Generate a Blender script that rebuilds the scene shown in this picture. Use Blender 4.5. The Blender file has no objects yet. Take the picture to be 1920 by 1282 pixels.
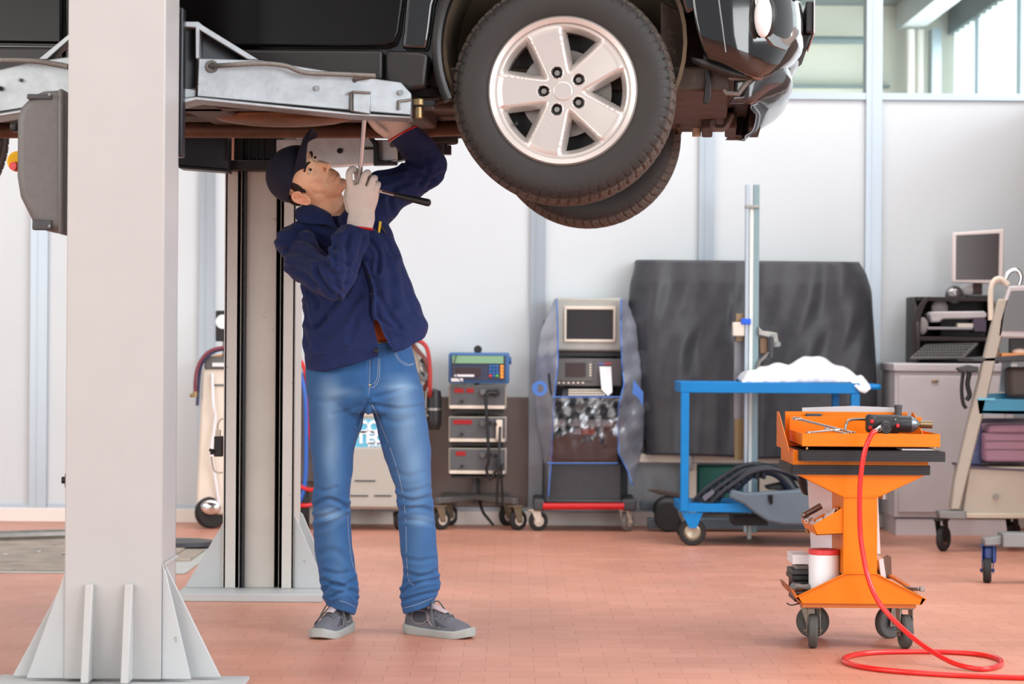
import bpy, math, random
import numpy as np
from mathutils import Vector, Matrix
random.seed(7); np.random.seed(7)
SC = bpy.context.scene; COL = SC.collection
F = 4600.0; ROLL = math.radians(0.4); CAMZ = 1.0; R_ = math.radians

# ---------------------------------------------------------------- camera
cd = bpy.data.cameras.new('camera'); cam = bpy.data.objects.new('camera', cd); COL.objects.link(cam)
cam.location = (0, 0, CAMZ); cam.rotation_euler = (math.pi/2, -ROLL, 0)
cd.sensor_width = 36; cd.lens = F/1920*36; cd.clip_start = .1; cd.clip_end = 200
cd.dof.use_dof = True; cd.dof.focus_distance = 8.15; cd.dof.aperture_fstop = 4.6
SC.camera = cam
# ---------------------------------------------------------------- world, lights, exposure
SC.view_settings.view_transform = 'Standard'; SC.view_settings.look = 'None'
SC.view_settings.gamma = 1; SC.view_settings.use_curve_mapping = False
SC.view_settings.exposure = 0.25
w = bpy.data.worlds.new('daylight'); SC.world = w; w.use_nodes = True
wb = w.node_tree.nodes['Background']; wb.inputs[0].default_value = (.93, .96, 1, 1); wb.inputs[1].default_value = .46

def area(name, loc, aim, sx, sy, power, col):
    l = bpy.data.lights.new(name, 'AREA'); l.shape = 'RECTANGLE'; l.size = sx; l.size_y = sy
    l.energy = power; l.color = col
    o = bpy.data.objects.new(name, l); COL.objects.link(o); o.location = loc
    o.rotation_euler = (Vector(aim)-Vector(loc)).to_track_quat('-Z', 'Y').to_euler()
    o['kind'] = 'structure'
    return o
area('side_fill_right', (7, 5.5, 3.6), (-.5, 8.5, 1.0), 6, 3, 420, (.9, .95, 1))  # unseen area light added for strong cool light from the right
area('side_fill_left', (-7, 4.5, 3.2), (-.3, 8.5, 1.0), 5, 3, 210, (1, .94, .88))  # unseen area light added for weaker warm light from the left
area('rear_wall_fill', (.4, 11.7, 4.75), (.4, 13.2, 1.6), 9, 1.0, 85, (.97, .99, 1))  # added strip above the back wall, placed so its light fades downwards
area('overhead_fill_middle', (1.6, 5.2, 4.9), (1.6, 7.2, 0), 7, 2.2, 110, (1, .98, .96))  # added overhead area light for the near floor; the ceiling has no opening
area('overhead_fill_back', (1.6, 10.3, 4.9), (1.6, 10.6, 0), 8, 1.4, 130, (1, .98, .95))  # overhead area light added to brighten the floor further back
area('hall_daylight', (3.1, 16.4, 2.0), (0, 16.6, 2.2), 4.4, 2.6, 130, (.97, 1, 1))
area('front_fill_left', (-6.2, -2.5, 2.0), (-.2, 9, 1.1), 4.5, 3.6, 235, (1, .97, .94))  # added light behind the camera, offset left to keep reflections off the doors
area('front_fill_right', (5.6, -2.5, 2.0), (.2, 9, 1.1), 4.5, 3.6, 300, (.95, .98, 1))  # added light behind the camera on the right, raised to brighten the face

# ---------------------------------------------------------------- colour and materials
def lin(c):
    return tuple(((x/255)/12.92 if x/255 <= .04045 else ((x/255+.055)/1.055)**2.4) for x in c)
def mat(name, col, rough=.5, metal=0, noise=None, bump=None, spec=.5, coat=0, emit=0, sheen=0, dirt=None):
    """noise=(scale, colour amount); bump=(scale, strength m); dirt=(colour, scale, coverage 0..1)"""
    m = bpy.data.materials.new(name); m.use_nodes = True; nt = m.node_tree; N = nt.nodes; L = nt.links
    b = N['Principled BSDF']; c = lin(col)+(1,)
    b.inputs['Base Color'].default_value = c; b.inputs['Roughness'].default_value = rough
    b.inputs['Metallic'].default_value = metal; b.inputs['Specular IOR Level'].default_value = spec
    b.inputs['Coat Weight'].default_value = coat; b.inputs['Coat Roughness'].default_value = .04
    b.inputs['Sheen Weight'].default_value = sheen
    if emit:
        b.inputs['Emission Color'].default_value = c; b.inputs['Emission Strength'].default_value = emit
    tc = N.new('ShaderNodeTexCoord'); out = None
    if noise:
        n = N.new('ShaderNodeTexNoise'); n.inputs['Scale'].default_value = noise[0]; n.inputs['Detail'].default_value = 6
        L.new(tc.outputs['Object'], n.inputs['Vector'])
        mr = N.new('ShaderNodeMapRange'); mr.inputs[1].default_value = .3; mr.inputs[2].default_value = .7
        mr.inputs[3].default_value = 1-noise[1]; mr.inputs[4].default_value = 1+noise[1]
        L.new(n.outputs['Fac'], mr.inputs[0])
        mx = N.new('ShaderNodeVectorMath'); mx.operation = 'SCALE'; mx.inputs[0].default_value = c[:3]
        L.new(mr.outputs[0], mx.inputs['Scale']); out = mx.outputs[0]
    if dirt:
        n2 = N.new('ShaderNodeTexNoise'); n2.inputs['Scale'].default_value = dirt[1]; n2.inputs['Detail'].default_value = 9
        n2.inputs['Roughness'].default_value = .7
        L.new(tc.outputs['Object'], n2.inputs['Vector'])
        m2 = N.new('ShaderNodeMapRange'); m2.inputs[1].default_value = .72-dirt[2]*.4; m2.inputs[2].default_value = .8-dirt[2]*.3
        L.new(n2.outputs['Fac'], m2.inputs[0])
        mm = N.new('ShaderNodeMix'); mm.data_type = 'RGBA'
        if out: L.new(out, mm.inputs[6])
        else: mm.inputs[6].default_value = c
        mm.inputs[7].default_value = lin(dirt[0])+(1,); L.new(m2.outputs[0], mm.inputs[0]); out = mm.outputs[2]
    if out: L.new(out, b.inputs['Base Color'])
    if bump:
        n = N.new('ShaderNodeTexNoise'); n.inputs['Scale'].default_value = bump[0]; n.inputs['Detail'].default_value = 5
        L.new(tc.outputs['Object'], n.inputs['Vector'])
        bp = N.new('ShaderNodeBump'); bp.inputs['Strength'].default_value = 1; bp.inputs['Distance'].default_value = bump[1]
        L.new(n.outputs['Fac'], bp.inputs['Height']); L.new(bp.outputs[0], b.inputs['Normal'])
    return m
def clear_mat(name, col, amount, rough=.05, milky=0):
    """thin clear sheet: mostly transparent, part glossy"""
    m = bpy.data.materials.new(name); m.use_nodes = True; nt = m.node_tree; N = nt.nodes; L = nt.links
    N.remove(N['Principled BSDF'])
    t = N.new('ShaderNodeBsdfTransparent'); t.inputs[0].default_value = lin(col)+(1,)
    g = N.new('ShaderNodeBsdfGlossy'); g.inputs['Roughness'].default_value = rough
    mx = N.new('ShaderNodeMixShader'); mx.inputs[0].default_value = amount
    L.new(t.outputs[0], mx.inputs[1]); L.new(g.outputs[0], mx.inputs[2])
    if milky:
        d = N.new('ShaderNodeBsdfDiffuse'); d.inputs[0].default_value = lin(col)+(1,); m2 = N.new('ShaderNodeMixShader'); m2.inputs[0].default_value = milky
        L.new(mx.outputs[0], m2.inputs[1]); L.new(d.outputs[0], m2.inputs[2]); mx = m2
    L.new(mx.outputs[0], N['Material Output'].inputs[0])
    return m

# ---------------------------------------------------------------- pixel to world
def W(px, py, Y):
    dx, dy = px-960, py-641
    xo = dx*math.cos(ROLL)+dy*math.sin(ROLL); yo = -dx*math.sin(ROLL)+dy*math.cos(ROLL)
    return Vector((xo*Y/F, Y, CAMZ-yo*Y/F))
def floorY(px, py):
    yo = -(px-960)*math.sin(ROLL)+(py-641)*math.cos(ROLL)
    return F*CAMZ/yo

# ---------------------------------------------------------------- mesh builder
class MB:
    def __init__(s): s.v = []; s.f = []; s.mi = []; s.cur = 0
    def add(s, vs, fs):
        o = len(s.v); s.v += [tuple(p) for p in vs]; s.f += [tuple(i+o for i in f) for f in fs]; s.mi += [s.cur]*len(fs); return s
    def box(s, x0, x1, y0, y1, z0, z1):
        return s.add([(x0,y0,z0),(x1,y0,z0),(x1,y1,z0),(x0,y1,z0),(x0,y0,z1),(x1,y0,z1),(x1,y1,z1),(x0,y1,z1)],
                     [(0,3,2,1),(4,5,6,7),(0,1,5,4),(1,2,6,5),(2,3,7,6),(3,0,4,7)])
    def pbox(s, px0, px1, py0, py1, Y, d):
        """box whose front face stands at depth Y and spans these photo pixels, going back d"""
        mx, my = (px0+px1)/2, (py0+py1)/2
        return s.box(W(px0,my,Y).x, W(px1,my,Y).x, Y, Y+d, W(mx,py1,Y).z, W(mx,py0,Y).z)
    def obox(s, c, ax, ay, az):
        c, ax, ay, az = map(Vector, (c, ax, ay, az)); vs = []
        for k in (-1, 1):
            for i, j in ((-1,-1),(1,-1),(1,1),(-1,1)): vs.append(c+ax*i+ay*j+az*k)
        return s.add(vs, [(0,3,2,1),(4,5,6,7),(0,1,5,4),(1,2,6,5),(2,3,7,6),(3,0,4,7)])
    def beam(s, p0, p1, w, h, up=(0,0,1)):
        p0, p1 = Vector(p0), Vector(p1); d = (p1-p0); n = d.normalized(); a = n.cross(Vector(up)).normalized(); b = a.cross(n)
        return s.obox((p0+p1)/2, d/2, a*w/2, b*h/2)
    def prism(s, pts, vec):
        n = len(pts); vec = Vector(vec); P = [Vector(p) for p in pts]
        vs = P+[p+vec for p in P]
        return s.add(vs, [tuple(range(n))[::-1], tuple(range(n, 2*n))]+[(i, (i+1)%n, (i+1)%n+n, i+n) for i in range(n)])
    def pprism(s, px, Y, d):
        """outline in photo pixels at depth Y (number or function of px), thickness d"""
        return s.prism([W(x, y, Y(x) if callable(Y) else Y) for x, y in px], (0, d, 0))
    def loft(s, rings, caps=True, closed=True):
        n = len(rings[0]); o = len(s.v); vs = [p for r in rings for p in r]; fs = []
        m = n if closed else n-1
        for k in range(len(rings)-1):
            for i in range(m):
                j = (i+1) % n; fs.append((k*n+i, k*n+j, (k+1)*n+j, (k+1)*n+i))
        if caps and closed:
            fs.append(tuple(range(n))[::-1]); fs.append(tuple(range((len(rings)-1)*n, len(rings)*n)))
        return s.add(vs, fs)
    def tube(s, pts, r, n=10, closed=False):
        P = [Vector(p) for p in pts]; K = len(P); rings = []; ref = None
        for i, p in enumerate(P):
            if closed: t = P[(i+1)%K]-P[i-1]
            else: t = P[min(i+1, K-1)]-P[max(i-1, 0)]
            t.normalize()
            if ref is None: ref = Vector((0,0,1)) if abs(t.z) < .9 else Vector((1,0,0))
            a = t.cross(ref).normalized(); b = a.cross(t).normalized(); ref = b
            rr = r[i] if hasattr(r, '__len__') else r
            rings.append([p+a*math.cos(q)*rr+b*math.sin(q)*rr for q in [2*math.pi*k/n for k in range(n)]])
        if closed: rings.append(rings[0]); return s.loft(rings, caps=False)
        return s.loft(rings)
    def cyl(s, p0, p1, r, n=20, r2=None): return s.tube([p0, p1], [r, r if r2 is None else r2], n)
    def lathe(s, prof, c, axis=(0,0,1), n=32, up=None):
        c = Vector(c); ax = Vector(axis).normalized(); a = ax.orthogonal().normalized(); b = ax.cross(a)
        rings = [[c+ax*h+(a*math.cos(q)+b*math.sin(q))*max(r, 1e-5) for q in [2*math.pi*k/n for k in range(n)]] for r, h in prof]
        if prof[0][0] > 0 and prof[-1][0] > 0: rings.append(rings[0]); return s.loft(rings, caps=False)
        return s.loft(rings)
    def ell(s, c, r, rot=None, n=20, m=12):
        c = Vector(c); rings = []
        for k in range(m+1):
            ph = math.pi*(k/m); ring = []
            for i in range(n):
                th = 2*math.pi*i/n; v = Vector((r[0]*math.sin(ph)*math.cos(th), r[1]*math.sin(ph)*math.sin(th), r[2]*math.cos(ph)))
                if k in (0, m): v += Vector((math.cos(th), math.sin(th), 0))*1e-5
                if rot is not None: v = rot @ v
                ring.append(c+v)
            rings.append(ring)
        return s.loft(rings)
    def sheet(s, grid):
        return s.loft(grid, caps=False, closed=False)
    def build(s, name, material, parent=None, bevel=0, local=False, angle=35, seg=2, solid=0, sub=0, mats=None):
        me = bpy.data.meshes.new(name)
        if parent is not None and not local:
            M = ROOTM[root_of(parent).name]; vs = [tuple(M @ Vector(p)) for p in s.v]
        else: vs = s.v
        me.from_pydata(vs, [], s.f); me.validate()
        import bmesh
        bm = bmesh.new(); bm.from_mesh(me); bmesh.ops.recalc_face_normals(bm, faces=bm.faces); bm.to_mesh(me); bm.free()
        o = bpy.data.objects.new(name, me); COL.objects.link(o); me.materials.append(material)
        for m_ in (mats or []): me.materials.append(m_)
        if mats and len(me.polygons) == len(s.mi): me.polygons.foreach_set('material_index', s.mi)
        for p in me.polygons: p.use_smooth = True
        me.set_sharp_from_angle(angle=R_(angle))
        if solid:
            md = o.modifiers.new('solid', 'SOLIDIFY'); md.thickness = solid; md.offset = 0
        if bevel:
            md = o.modifiers.new('bevel', 'BEVEL'); md.width = bevel; md.segments = seg; md.limit_method = 'ANGLE'; md.angle_limit = R_(40)
            md.harden_normals = False
        if sub:
            md = o.modifiers.new('sub', 'SUBSURF'); md.levels = md.render_levels = sub
        if parent is not None: o.parent = parent
        return o
ROOTM = {}
def root_of(o):
    while o.parent is not None: o = o.parent
    return o
def thing(name, label, cat, loc, group=None, rz=0):
    o = bpy.data.objects.new(name, None); COL.objects.link(o); o.location = loc; o.rotation_euler = (0, 0, rz)
    o.empty_display_size = .05
    o['label'] = label; o['category'] = cat
    if group: o['group'] = group
    ROOTM[o.name] = (Matrix.Translation(Vector(loc)) @ Matrix.Rotation(rz, 4, 'Z')).inverted()
    return o
def tag(o, label, cat, group=None):
    o['label'] = label; o['category'] = cat
    if group: o['group'] = group
    return o
def struct(o): o['kind'] = 'structure'; return o
def spline(P, k=8, closed=False):
    P = [Vector(p) for p in P]; out = []; n = len(P); rng = n if closed else n-1
    for i in range(rng):
        a, b, c, d = (P[(i-1)%n], P[i], P[(i+1)%n], P[(i+2)%n]) if closed else (P[max(i-1,0)], P[i], P[i+1], P[min(i+2,n-1)])
        for j in range(k):
            t = j/k; out.append(.5*((2*b)+(c-a)*t+(2*a-5*b+4*c-d)*t*t+(3*b-a-3*c+d)*t**3))
    if not closed: out.append(P[-1])
    return out
def textmesh(txt, name, size, c, material, parent, right=(1,0,0), up=(0,0,1), ext=.001, bold=0, align='CENTER'):
    cu = bpy.data.curves.new(name, 'FONT'); cu.body = txt; cu.size = size; cu.extrude = ext; cu.align_x = align; cu.align_y = 'CENTER'; cu.offset = bold
    tmp = bpy.data.objects.new('tmp', cu); COL.objects.link(tmp)
    dg = bpy.context.evaluated_depsgraph_get(); me = bpy.data.meshes.new_from_object(tmp.evaluated_get(dg))
    bpy.data.objects.remove(tmp); bpy.data.curves.remove(cu)
    r, u = Vector(right).normalized(), Vector(up).normalized(); n = r.cross(u)
    m = MB(); m.add([Vector(c)+r*v.co.x+u*v.co.y+n*v.co.z for v in me.vertices], [tuple(p.vertices) for p in me.polygons])
    bpy.data.meshes.remove(me)
    return m.build(name, material, parent)

# ---------------------------------------------------------------- palette
M_white = mat('white_panel', (202,210,215), .35, noise=(3,.015))
M_base = mat('baseboard_white', (232,226,220), .4)
M_alu = mat('anodised_mullion', (168,180,190), .35, .55)
M_alu2 = mat('mullion_groove', (120,130,138), .45, .3)
M_postpaint = mat('lift_grey_paint', (180,182,182), .4, noise=(6,.02), dirt=((150,140,128), 14, .08))
M_gusset = mat('gusset_grey_paint', (184,190,192), .45, noise=(7,.03), dirt=((120,118,112), 20, .12))
M_farpost = mat('lift_worn_paint', (200,199,194), .45, noise=(5,.04), dirt=((104,96,84), 17, .14))
M_galv = mat('galvanised_steel', (142,148,152), .4, .6, noise=(22,.12), bump=(60,.0006), dirt=((112,108,102), 12, .2))
M_weld = mat('weld_grey', (120,118,114), .5, .6, bump=(180,.002))
M_darkmetal = mat('dark_painted_steel', (38,42,48), .35, .3, noise=(10,.2), dirt=((84,74,64), 20, .15))
M_black = mat('black_plastic', (24,24,26), .45, noise=(20,.2))
M_blackgap = mat('black_void', (8,8,8), .9)
M_rubber = mat('black_rubber', (34,33,33), .75, noise=(30,.15), bump=(120,.0004))
M_greyplast = mat('grey_plastic', (98,98,98), .5, noise=(60,.06), bump=(300,.0004))
M_dkgrey = mat('dark_grey_plastic', (62,64,68), .5, noise=(30,.1))
M_chrome = mat('chrome', (225,225,225), .08, 1)
M_steel = mat('worn_steel', (150,148,144), .32, .9, noise=(20,.12))
M_carpaint = mat('black_car_paint', (9,9,11), .1, 0, coat=1, dirt=((46,40,34), 90, .06))
M_door = mat('dusty_black_door_paint', (8,7,7), .22, spec=.22, noise=(4,.4), dirt=((50,40,32), 70, .1))
M_cladding = mat('black_cladding', (20,19,19), .42, noise=(12,.3), dirt=((64,54,44), 60, .12))
M_under = mat('dirty_underbody', (66,55,48), .6, .15, noise=(9,.35), dirt=((120,98,78), 16, .25), bump=(40,.002))
M_liner = mat('wheel_arch_liner', (82,70,54), .8, noise=(5,.35), dirt=((96,82,58), 7, .25))
M_tyre = mat('tyre_rubber', (36,35,34), .62, noise=(12,.12), bump=(90,.0005), dirt=((96,84,72), 10, .12))
M_tread = mat('tyre_tread_dusty', (78,70,64), .8, noise=(24,.2), bump=(110,.001))
M_rim = mat('silver_alloy', (206,202,198), .32, .6, noise=(8,.03), dirt=((150,128,104), 9, .1))
M_disc = mat('brake_disc_steel', (150,145,142), .4, .8, noise=(40,.15))
M_orange = mat('orange_cart_paint', (226,120,4), .42, spec=.3, noise=(12,.05), dirt=((186,88,14), 26, .06))
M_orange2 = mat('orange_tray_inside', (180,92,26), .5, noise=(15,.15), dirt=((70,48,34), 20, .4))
M_band = mat('ribbed_rubber_band', (40,42,46), .55)
M_red = mat('red_hose_rubber', (226,32,30), .28, coat=.4)
M_redpaint = mat('red_trim', (200,22,28), .4)
M_blue = mat('blue_cart_paint', (0,126,200), .42, spec=.3, noise=(12,.05))
M_cream = mat('cream_plastic', (224,214,200), .5, noise=(8,.03))
M_beige = mat('beige_cabinet', (186,176,162), .5, noise=(10,.03))
M_scrn = mat('dark_screen', (66,54,56), .25)
M_paper = mat('paper_white', (232,232,236), .7)
M_tin = mat('white_tin', (236,240,244), .4, noise=(10,.02))
M_deskgrey = mat('light_grey_desk', (204,199,202), .45, noise=(10,.03))
M_darkbrown = mat('dark_wood_shelf', (44,36,36), .5)
M_navy = mat('navy_workwear', (23,38,84), .85, spec=.3, noise=(60,.1), bump=(900,.0003), sheen=.08)
M_brass = mat('brass', (158,136,98), .35, .9)
# ================================================================ SETTING
YW = 13.4
def floor_mat():
    m = bpy.data.materials.new('terracotta_floor'); m.use_nodes = True; N = m.node_tree.nodes; L = m.node_tree.links; b = N['Principled BSDF']
    tc = N.new('ShaderNodeTexCoord'); br = N.new('ShaderNodeTexBrick')
    br.inputs['Color1'].default_value = lin((206,146,124))+(1,); br.inputs['Color2'].default_value = lin((198,136,114))+(1,)
    br.inputs['Mortar'].default_value = lin((180,120,100))+(1,); br.inputs['Scale'].default_value = 1
    br.inputs['Mortar Size'].default_value = .0012; br.inputs['Brick Width'].default_value = .15; br.inputs['Row Height'].default_value = .12
    br.inputs['Mortar Smooth'].default_value = .3
    L.new(tc.outputs['Object'], br.inputs['Vector'])
    n = N.new('ShaderNodeTexNoise'); n.inputs['Scale'].default_value = 1.6; n.inputs['Detail'].default_value = 8; L.new(tc.outputs['Object'], n.inputs['Vector'])
    mr = N.new('ShaderNodeMapRange'); mr.inputs[1].default_value = .35; mr.inputs[2].default_value = .7; mr.inputs[3].default_value = .9; mr.inputs[4].default_value = 1.12
    L.new(n.outputs['Fac'], mr.inputs[0]); mx = N.new('ShaderNodeVectorMath'); mx.operation = 'SCALE'
    L.new(br.outputs['Color'], mx.inputs[0]); L.new(mr.outputs[0], mx.inputs['Scale'])
    # pale scuffs
    n2 = N.new('ShaderNodeTexNoise'); n2.inputs['Scale'].default_value = 9; n2.inputs['Detail'].default_value = 10; n2.inputs['Roughness'].default_value = .8
    mp = N.new('ShaderNodeMapping'); mp.inputs['Scale'].default_value = (.35,1.6,1); L.new(tc.outputs['Object'], mp.inputs[0]); L.new(mp.outputs[0], n2.inputs['Vector'])
    m2 = N.new('ShaderNodeMapRange'); m2.inputs[1].default_value = .6; m2.inputs[2].default_value = .78; m2.inputs[4].default_value = .75; L.new(n2.outputs['Fac'], m2.inputs[0])
    mm = N.new('ShaderNodeMix'); mm.data_type = 'RGBA'; L.new(m2.outputs[0], mm.inputs[0]); L.new(mx.outputs[0], mm.inputs[6]); mm.inputs[7].default_value = lin((226,180,162))+(1,)
    L.new(mm.outputs[2], b.inputs['Base Color']); b.inputs['Roughness'].default_value = .42
    bp = N.new('ShaderNodeBump'); bp.inputs['Distance'].default_value = .0015; bp.invert = True; L.new(br.outputs['Fac'], bp.inputs['Height']); L.new(bp.outputs[0], b.inputs['Normal'])
    return m
struct(MB().box(-9, 9, -5, 19.3, -.1, 0).build('floor', floor_mat()))
ZT0, ZT1 = 2.335, 2.372                                             # transom rail
wl = MB(); wl.box(-7, 4.6, YW, YW+.08, 0, ZT0); struct(wl.build('wall_back', M_white))
# mullions and rails of the partition, one trim each
mul = [(58,90),(374,402),(993,1022),(1308,1337),(1620,1650)]
for i, (a, b_) in enumerate(mul):
    x0, x1 = W(a, 640, YW).x, W(b_, 640, YW).x; tp = 3.9
    t = MB(); t.box(x0, x1, YW-.025, YW+.11, .075, tp); t.box(x0+(x1-x0)*.36, x0+(x1-x0)*.42, YW-.028, YW-.024, .08, tp)
    struct(t.build('trim_%d' % (i+1), M_alu))
for k, px in enumerate((-330, 2040)):
    x0 = W(px, 640, YW).x; t = MB(); t.box(x0, x0+.09, YW-.025, YW+.11, .075, 3.9); struct(t.build('trim_%d' % (6+k), M_alu))
t = MB(); t.box(-7, 4.6, YW-.02, YW+.1, ZT0, ZT1); struct(t.build('trim_8', M_alu))
t = MB(); t.box(-7, 4.6, YW-.012, YW, .078, .098); struct(t.build('trim_9', M_alu))
struct(MB().box(W(548,800,YW).x, W(990,800,YW).x, YW-.012, YW-.002, .1, .70).build('wall_back_lower_shade', mat('brown_grey_wall_shade', (122,112,108), .35, .5), bevel=.003))  # added panel: shade on the lower wall put into its brown-grey colour
struct(MB().box(-7, 4.6, YW-.03, YW, 0, .078).build('baseboard_back', M_base, bevel=.006))
# glazing above the transom
M_glass = clear_mat('clear_glazing', (240,246,244), .07, .02)
edges = [-7]+sorted([W((a+b_)/2, 640, YW).x for a, b_ in mul]+[W(-310,640,YW).x, W(2060,640,YW).x])+[4.6]
for i in range(len(edges)-1):
    struct(MB().box(edges[i], edges[i+1], YW+.03, YW+.036, ZT1, 3.9).build('window_%d' % (i+1), M_glass))
struct(MB().box(-7, 4.6, YW-.02, YW+.1, 3.9, 5.2).build('wall_back_top', M_white))
# hall beyond the partition
M_hallwall = mat('hall_wall', (226,222,210), .7); M_hallceil = mat('hall_ceiling', (120,136,140), .7)
struct(MB().box(-7, 4.6, 19, 19.1, 0, 3.9).build('wall_far', M_hallwall))
struct(MB().box(-7, 4.6, 13.5, 19.1, 3.62, 3.75).build('ceiling_hall', M_hallceil))
YH = 18.9
t = MB(); t.tube([(-7,YH-.1,3.33),(2.7,YH-.1,3.33)], .03); struct(t.build('trim_10', M_hallceil))
t = MB(); t.box(-7, 2.9, YH, YH+.1, 2.98, 3.0); struct(t.build('trim_11', M_hallceil))
t = MB(); t.cyl((3.02,YH-.2,0),(3.02,YH-.2,3.4), .035); struct(t.build('trim_12', M_base))
t = MB(); t.cyl((3.1,YH-.2,0),(3.1,YH-.2,3.4), .03); struct(t.build('trim_13', M_base))
t = MB(); t.box(3.17, 3.24, YH-.3, YH-.1, 0, 3.4); struct(t.build('trim_14', M_alu))
t = MB(); t.box(2.95, 3.13, 13.6, 18.9, 3.42, 3.62); struct(t.build('trim_15', M_white))
# corrugated translucent daylight wall on the hall's right side
M_poly = mat('backlit_corrugated_sheet', (238,246,248), .4, emit=1.3)
zs = np.linspace(13.5, 19, 260); m = MB()
m.sheet([[(3.42+.035*math.sin(2*math.pi*y/.21), y, 0) for y in zs], [(3.42+.035*math.sin(2*math.pi*y/.21), y, 3.4) for y in zs]])
struct(m.build('wall_hall_right', M_poly, solid=.004))
struct(MB().box(3.36, 3.5, 13.5, 19, 3.4, 3.62).build('trim_16', M_hallceil))
for k, y in enumerate((14.9, 16.4, 17.9)):
    struct(MB().box(3.37, 3.39, y, y+.05, 0, 3.4).build('trim_%d' % (17+k), M_alu))
# workshop ceiling and an unseen brown wall added to shade the right corner
struct(MB().box(-9, 9, -5, 13.5, 5.2, 5.3).build('ceiling', mat('workshop_ceiling', (205,205,202), .8)))
struct(MB().box(2.93, 3.0, 10.6, YW-.03, 0, 2.34).build('wall_right_shade', mat('brown_shade_wall', (104,88,80), .6)))

# in-floor tester plates at the left
M_plate = mat('worn_floor_plate', (158,146,134), .6, .1, noise=(5,.25), dirt=((96,88,80), 8, .35), bump=(20,.002))
M_plate2 = mat('pale_floor_plate', (186,190,188), .5, .2, noise=(9,.1))
r = thing('floor_pit_cover', 'worn grey plates set flush in the red floor behind the near lift post', 'floor plate', (-1.9, 11.5, 0))
ya, yb = 10.45, 12.25; xa, xb = -2.75, W(392, 1040, 11.3).x
MB().box(xa, xb, ya, yb, .001, .006).build('frame', M_plate2, r)
for k in range(5):
    y0 = ya+.04+k*.352; mm_ = MB(); mm_.box(xa+.03, W(330,1040,11.3).x, y0, y0+.335, .004, .014+.003*(k%2)); mm_.build('plate', M_plate, r, bevel=.003)
mm_ = MB(); mm_.box(W(335,1040,11.3).x, xb-.05, 11.0, 11.55, .004, .016); mm_.build('plate', M_plate, r, bevel=.003)
for k in range(9):
    x = -2.6+.14*k+.05*random.random(); y = 10.7+random.random()*1.2
    MB().cyl((x,y,.012),(x,y,.022), .016, 12).build('bolt_head', M_chrome, r)
t = MB(); t.tube([(-2.7,11.9,.03),(-2.2,12.15,.03)], .03); tag(t.build('steel_bar', M_steel), 'thin steel bar lying across the worn floor plates', 'bar')
t = MB(); c = W(333,1032,11.62); t.lathe([(0,0),(.155,0),(.155,.02),(0,.02)], (c.x,11.75,.018), (0,0,1)); 
t.v = [(x, y, z) for x, y, z in t.v]; tag(t.build('round_cover_lid', M_dkgrey), 'dark round lid lying on the floor plates between the lift posts', 'lid')

# ================================================================ LIFT: NEAR POST
def bolt(name, c, ax, r, mat_, parent, n=6, l=.012):
    m = MB(); c = Vector(c); a = Vector(ax).normalized(); m.cyl(c, c+a*l, r, n); m.cyl(c+a*l, c+a*l*1.5, r*.55, 12); return m.build(name, mat_, parent)
YP = 7.07; xl, xr = W(124, 641, YP).x, W(306, 641, YP).x; dP = .30
lp = thing('car_lift_post', 'near light grey two-post car lift column filling the left foreground', 'car lift', ((xl+xr)/2, YP+dP/2, 0))
m = MB()
for (x0, x1, y0, y1) in ((xl, xr, YP, YP+.012), (xl, xl+.012, YP+.012, YP+dP), (xr-.012, xr, YP+.012, YP+dP)): m.box(x0, x1, y0, y1, .02, 3.9)
m.box(xl, xl+.05, YP+dP-.012, YP+dP, .02, 3.9); m.box(xr-.05, xr, YP+dP-.012, YP+dP, .02, 3.9)
m.build('column', M_postpaint, lp, bevel=.004)
MB().box(xl-.21, xr+.24, YP-.4, YP+.15, 0, .012).build('base_plate', M_gusset, lp, bevel=.003)
for px in (169, 243):                                              # front ribs
    x = W(px, 1100, YP).x; zt = W(px, 1094, YP).z; m = MB(); m.prism([(x-.011,YP,.02),(x-.011,YP-.09,.02),(x-.011,YP-.02,zt),(x-.011,YP,zt)], (.022,0,0)); m.build('gusset', M_postpaint, lp, bevel=.003)
for yy, wr, wl_ in ((YP+.012, .085, .11), (YP+.06, .165, .16)):
    zt = .33
    m = MB(); m.prism([(xr,yy,.02),(xr+wr,yy,.02),(xr+.01,yy,zt),(xr,yy,zt+.02)], (0,.012,0)); m.build('gusset', M_gusset, lp, bevel=.002)
    m = MB(); m.prism([(xl,yy,.02),(xl-wl_,yy,.02),(xl-.01,yy,zt-.03),(xl,yy,zt)], (0,.012,0)); m.build('gusset', M_gusset, lp, bevel=.002)
# weld seam and safety bump, small detail
m = MB(); m.tube([(xr+.005,YP+.02,zt+.02),(xr+.005,YP+.28,zt+.02)], .006); m.build('weld_seam', M_postpaint, lp)
m = MB(); p = W(121, 903, YP); m.box(xl-.012, xl, YP+.06, YP+.1, p.z-.02, p.z+.02); m.cyl((xl-.012,YP+.08,p.z),(xl-.024,YP+.08,p.z), .01); m.build('release_knob', M_black, lp)
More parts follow.
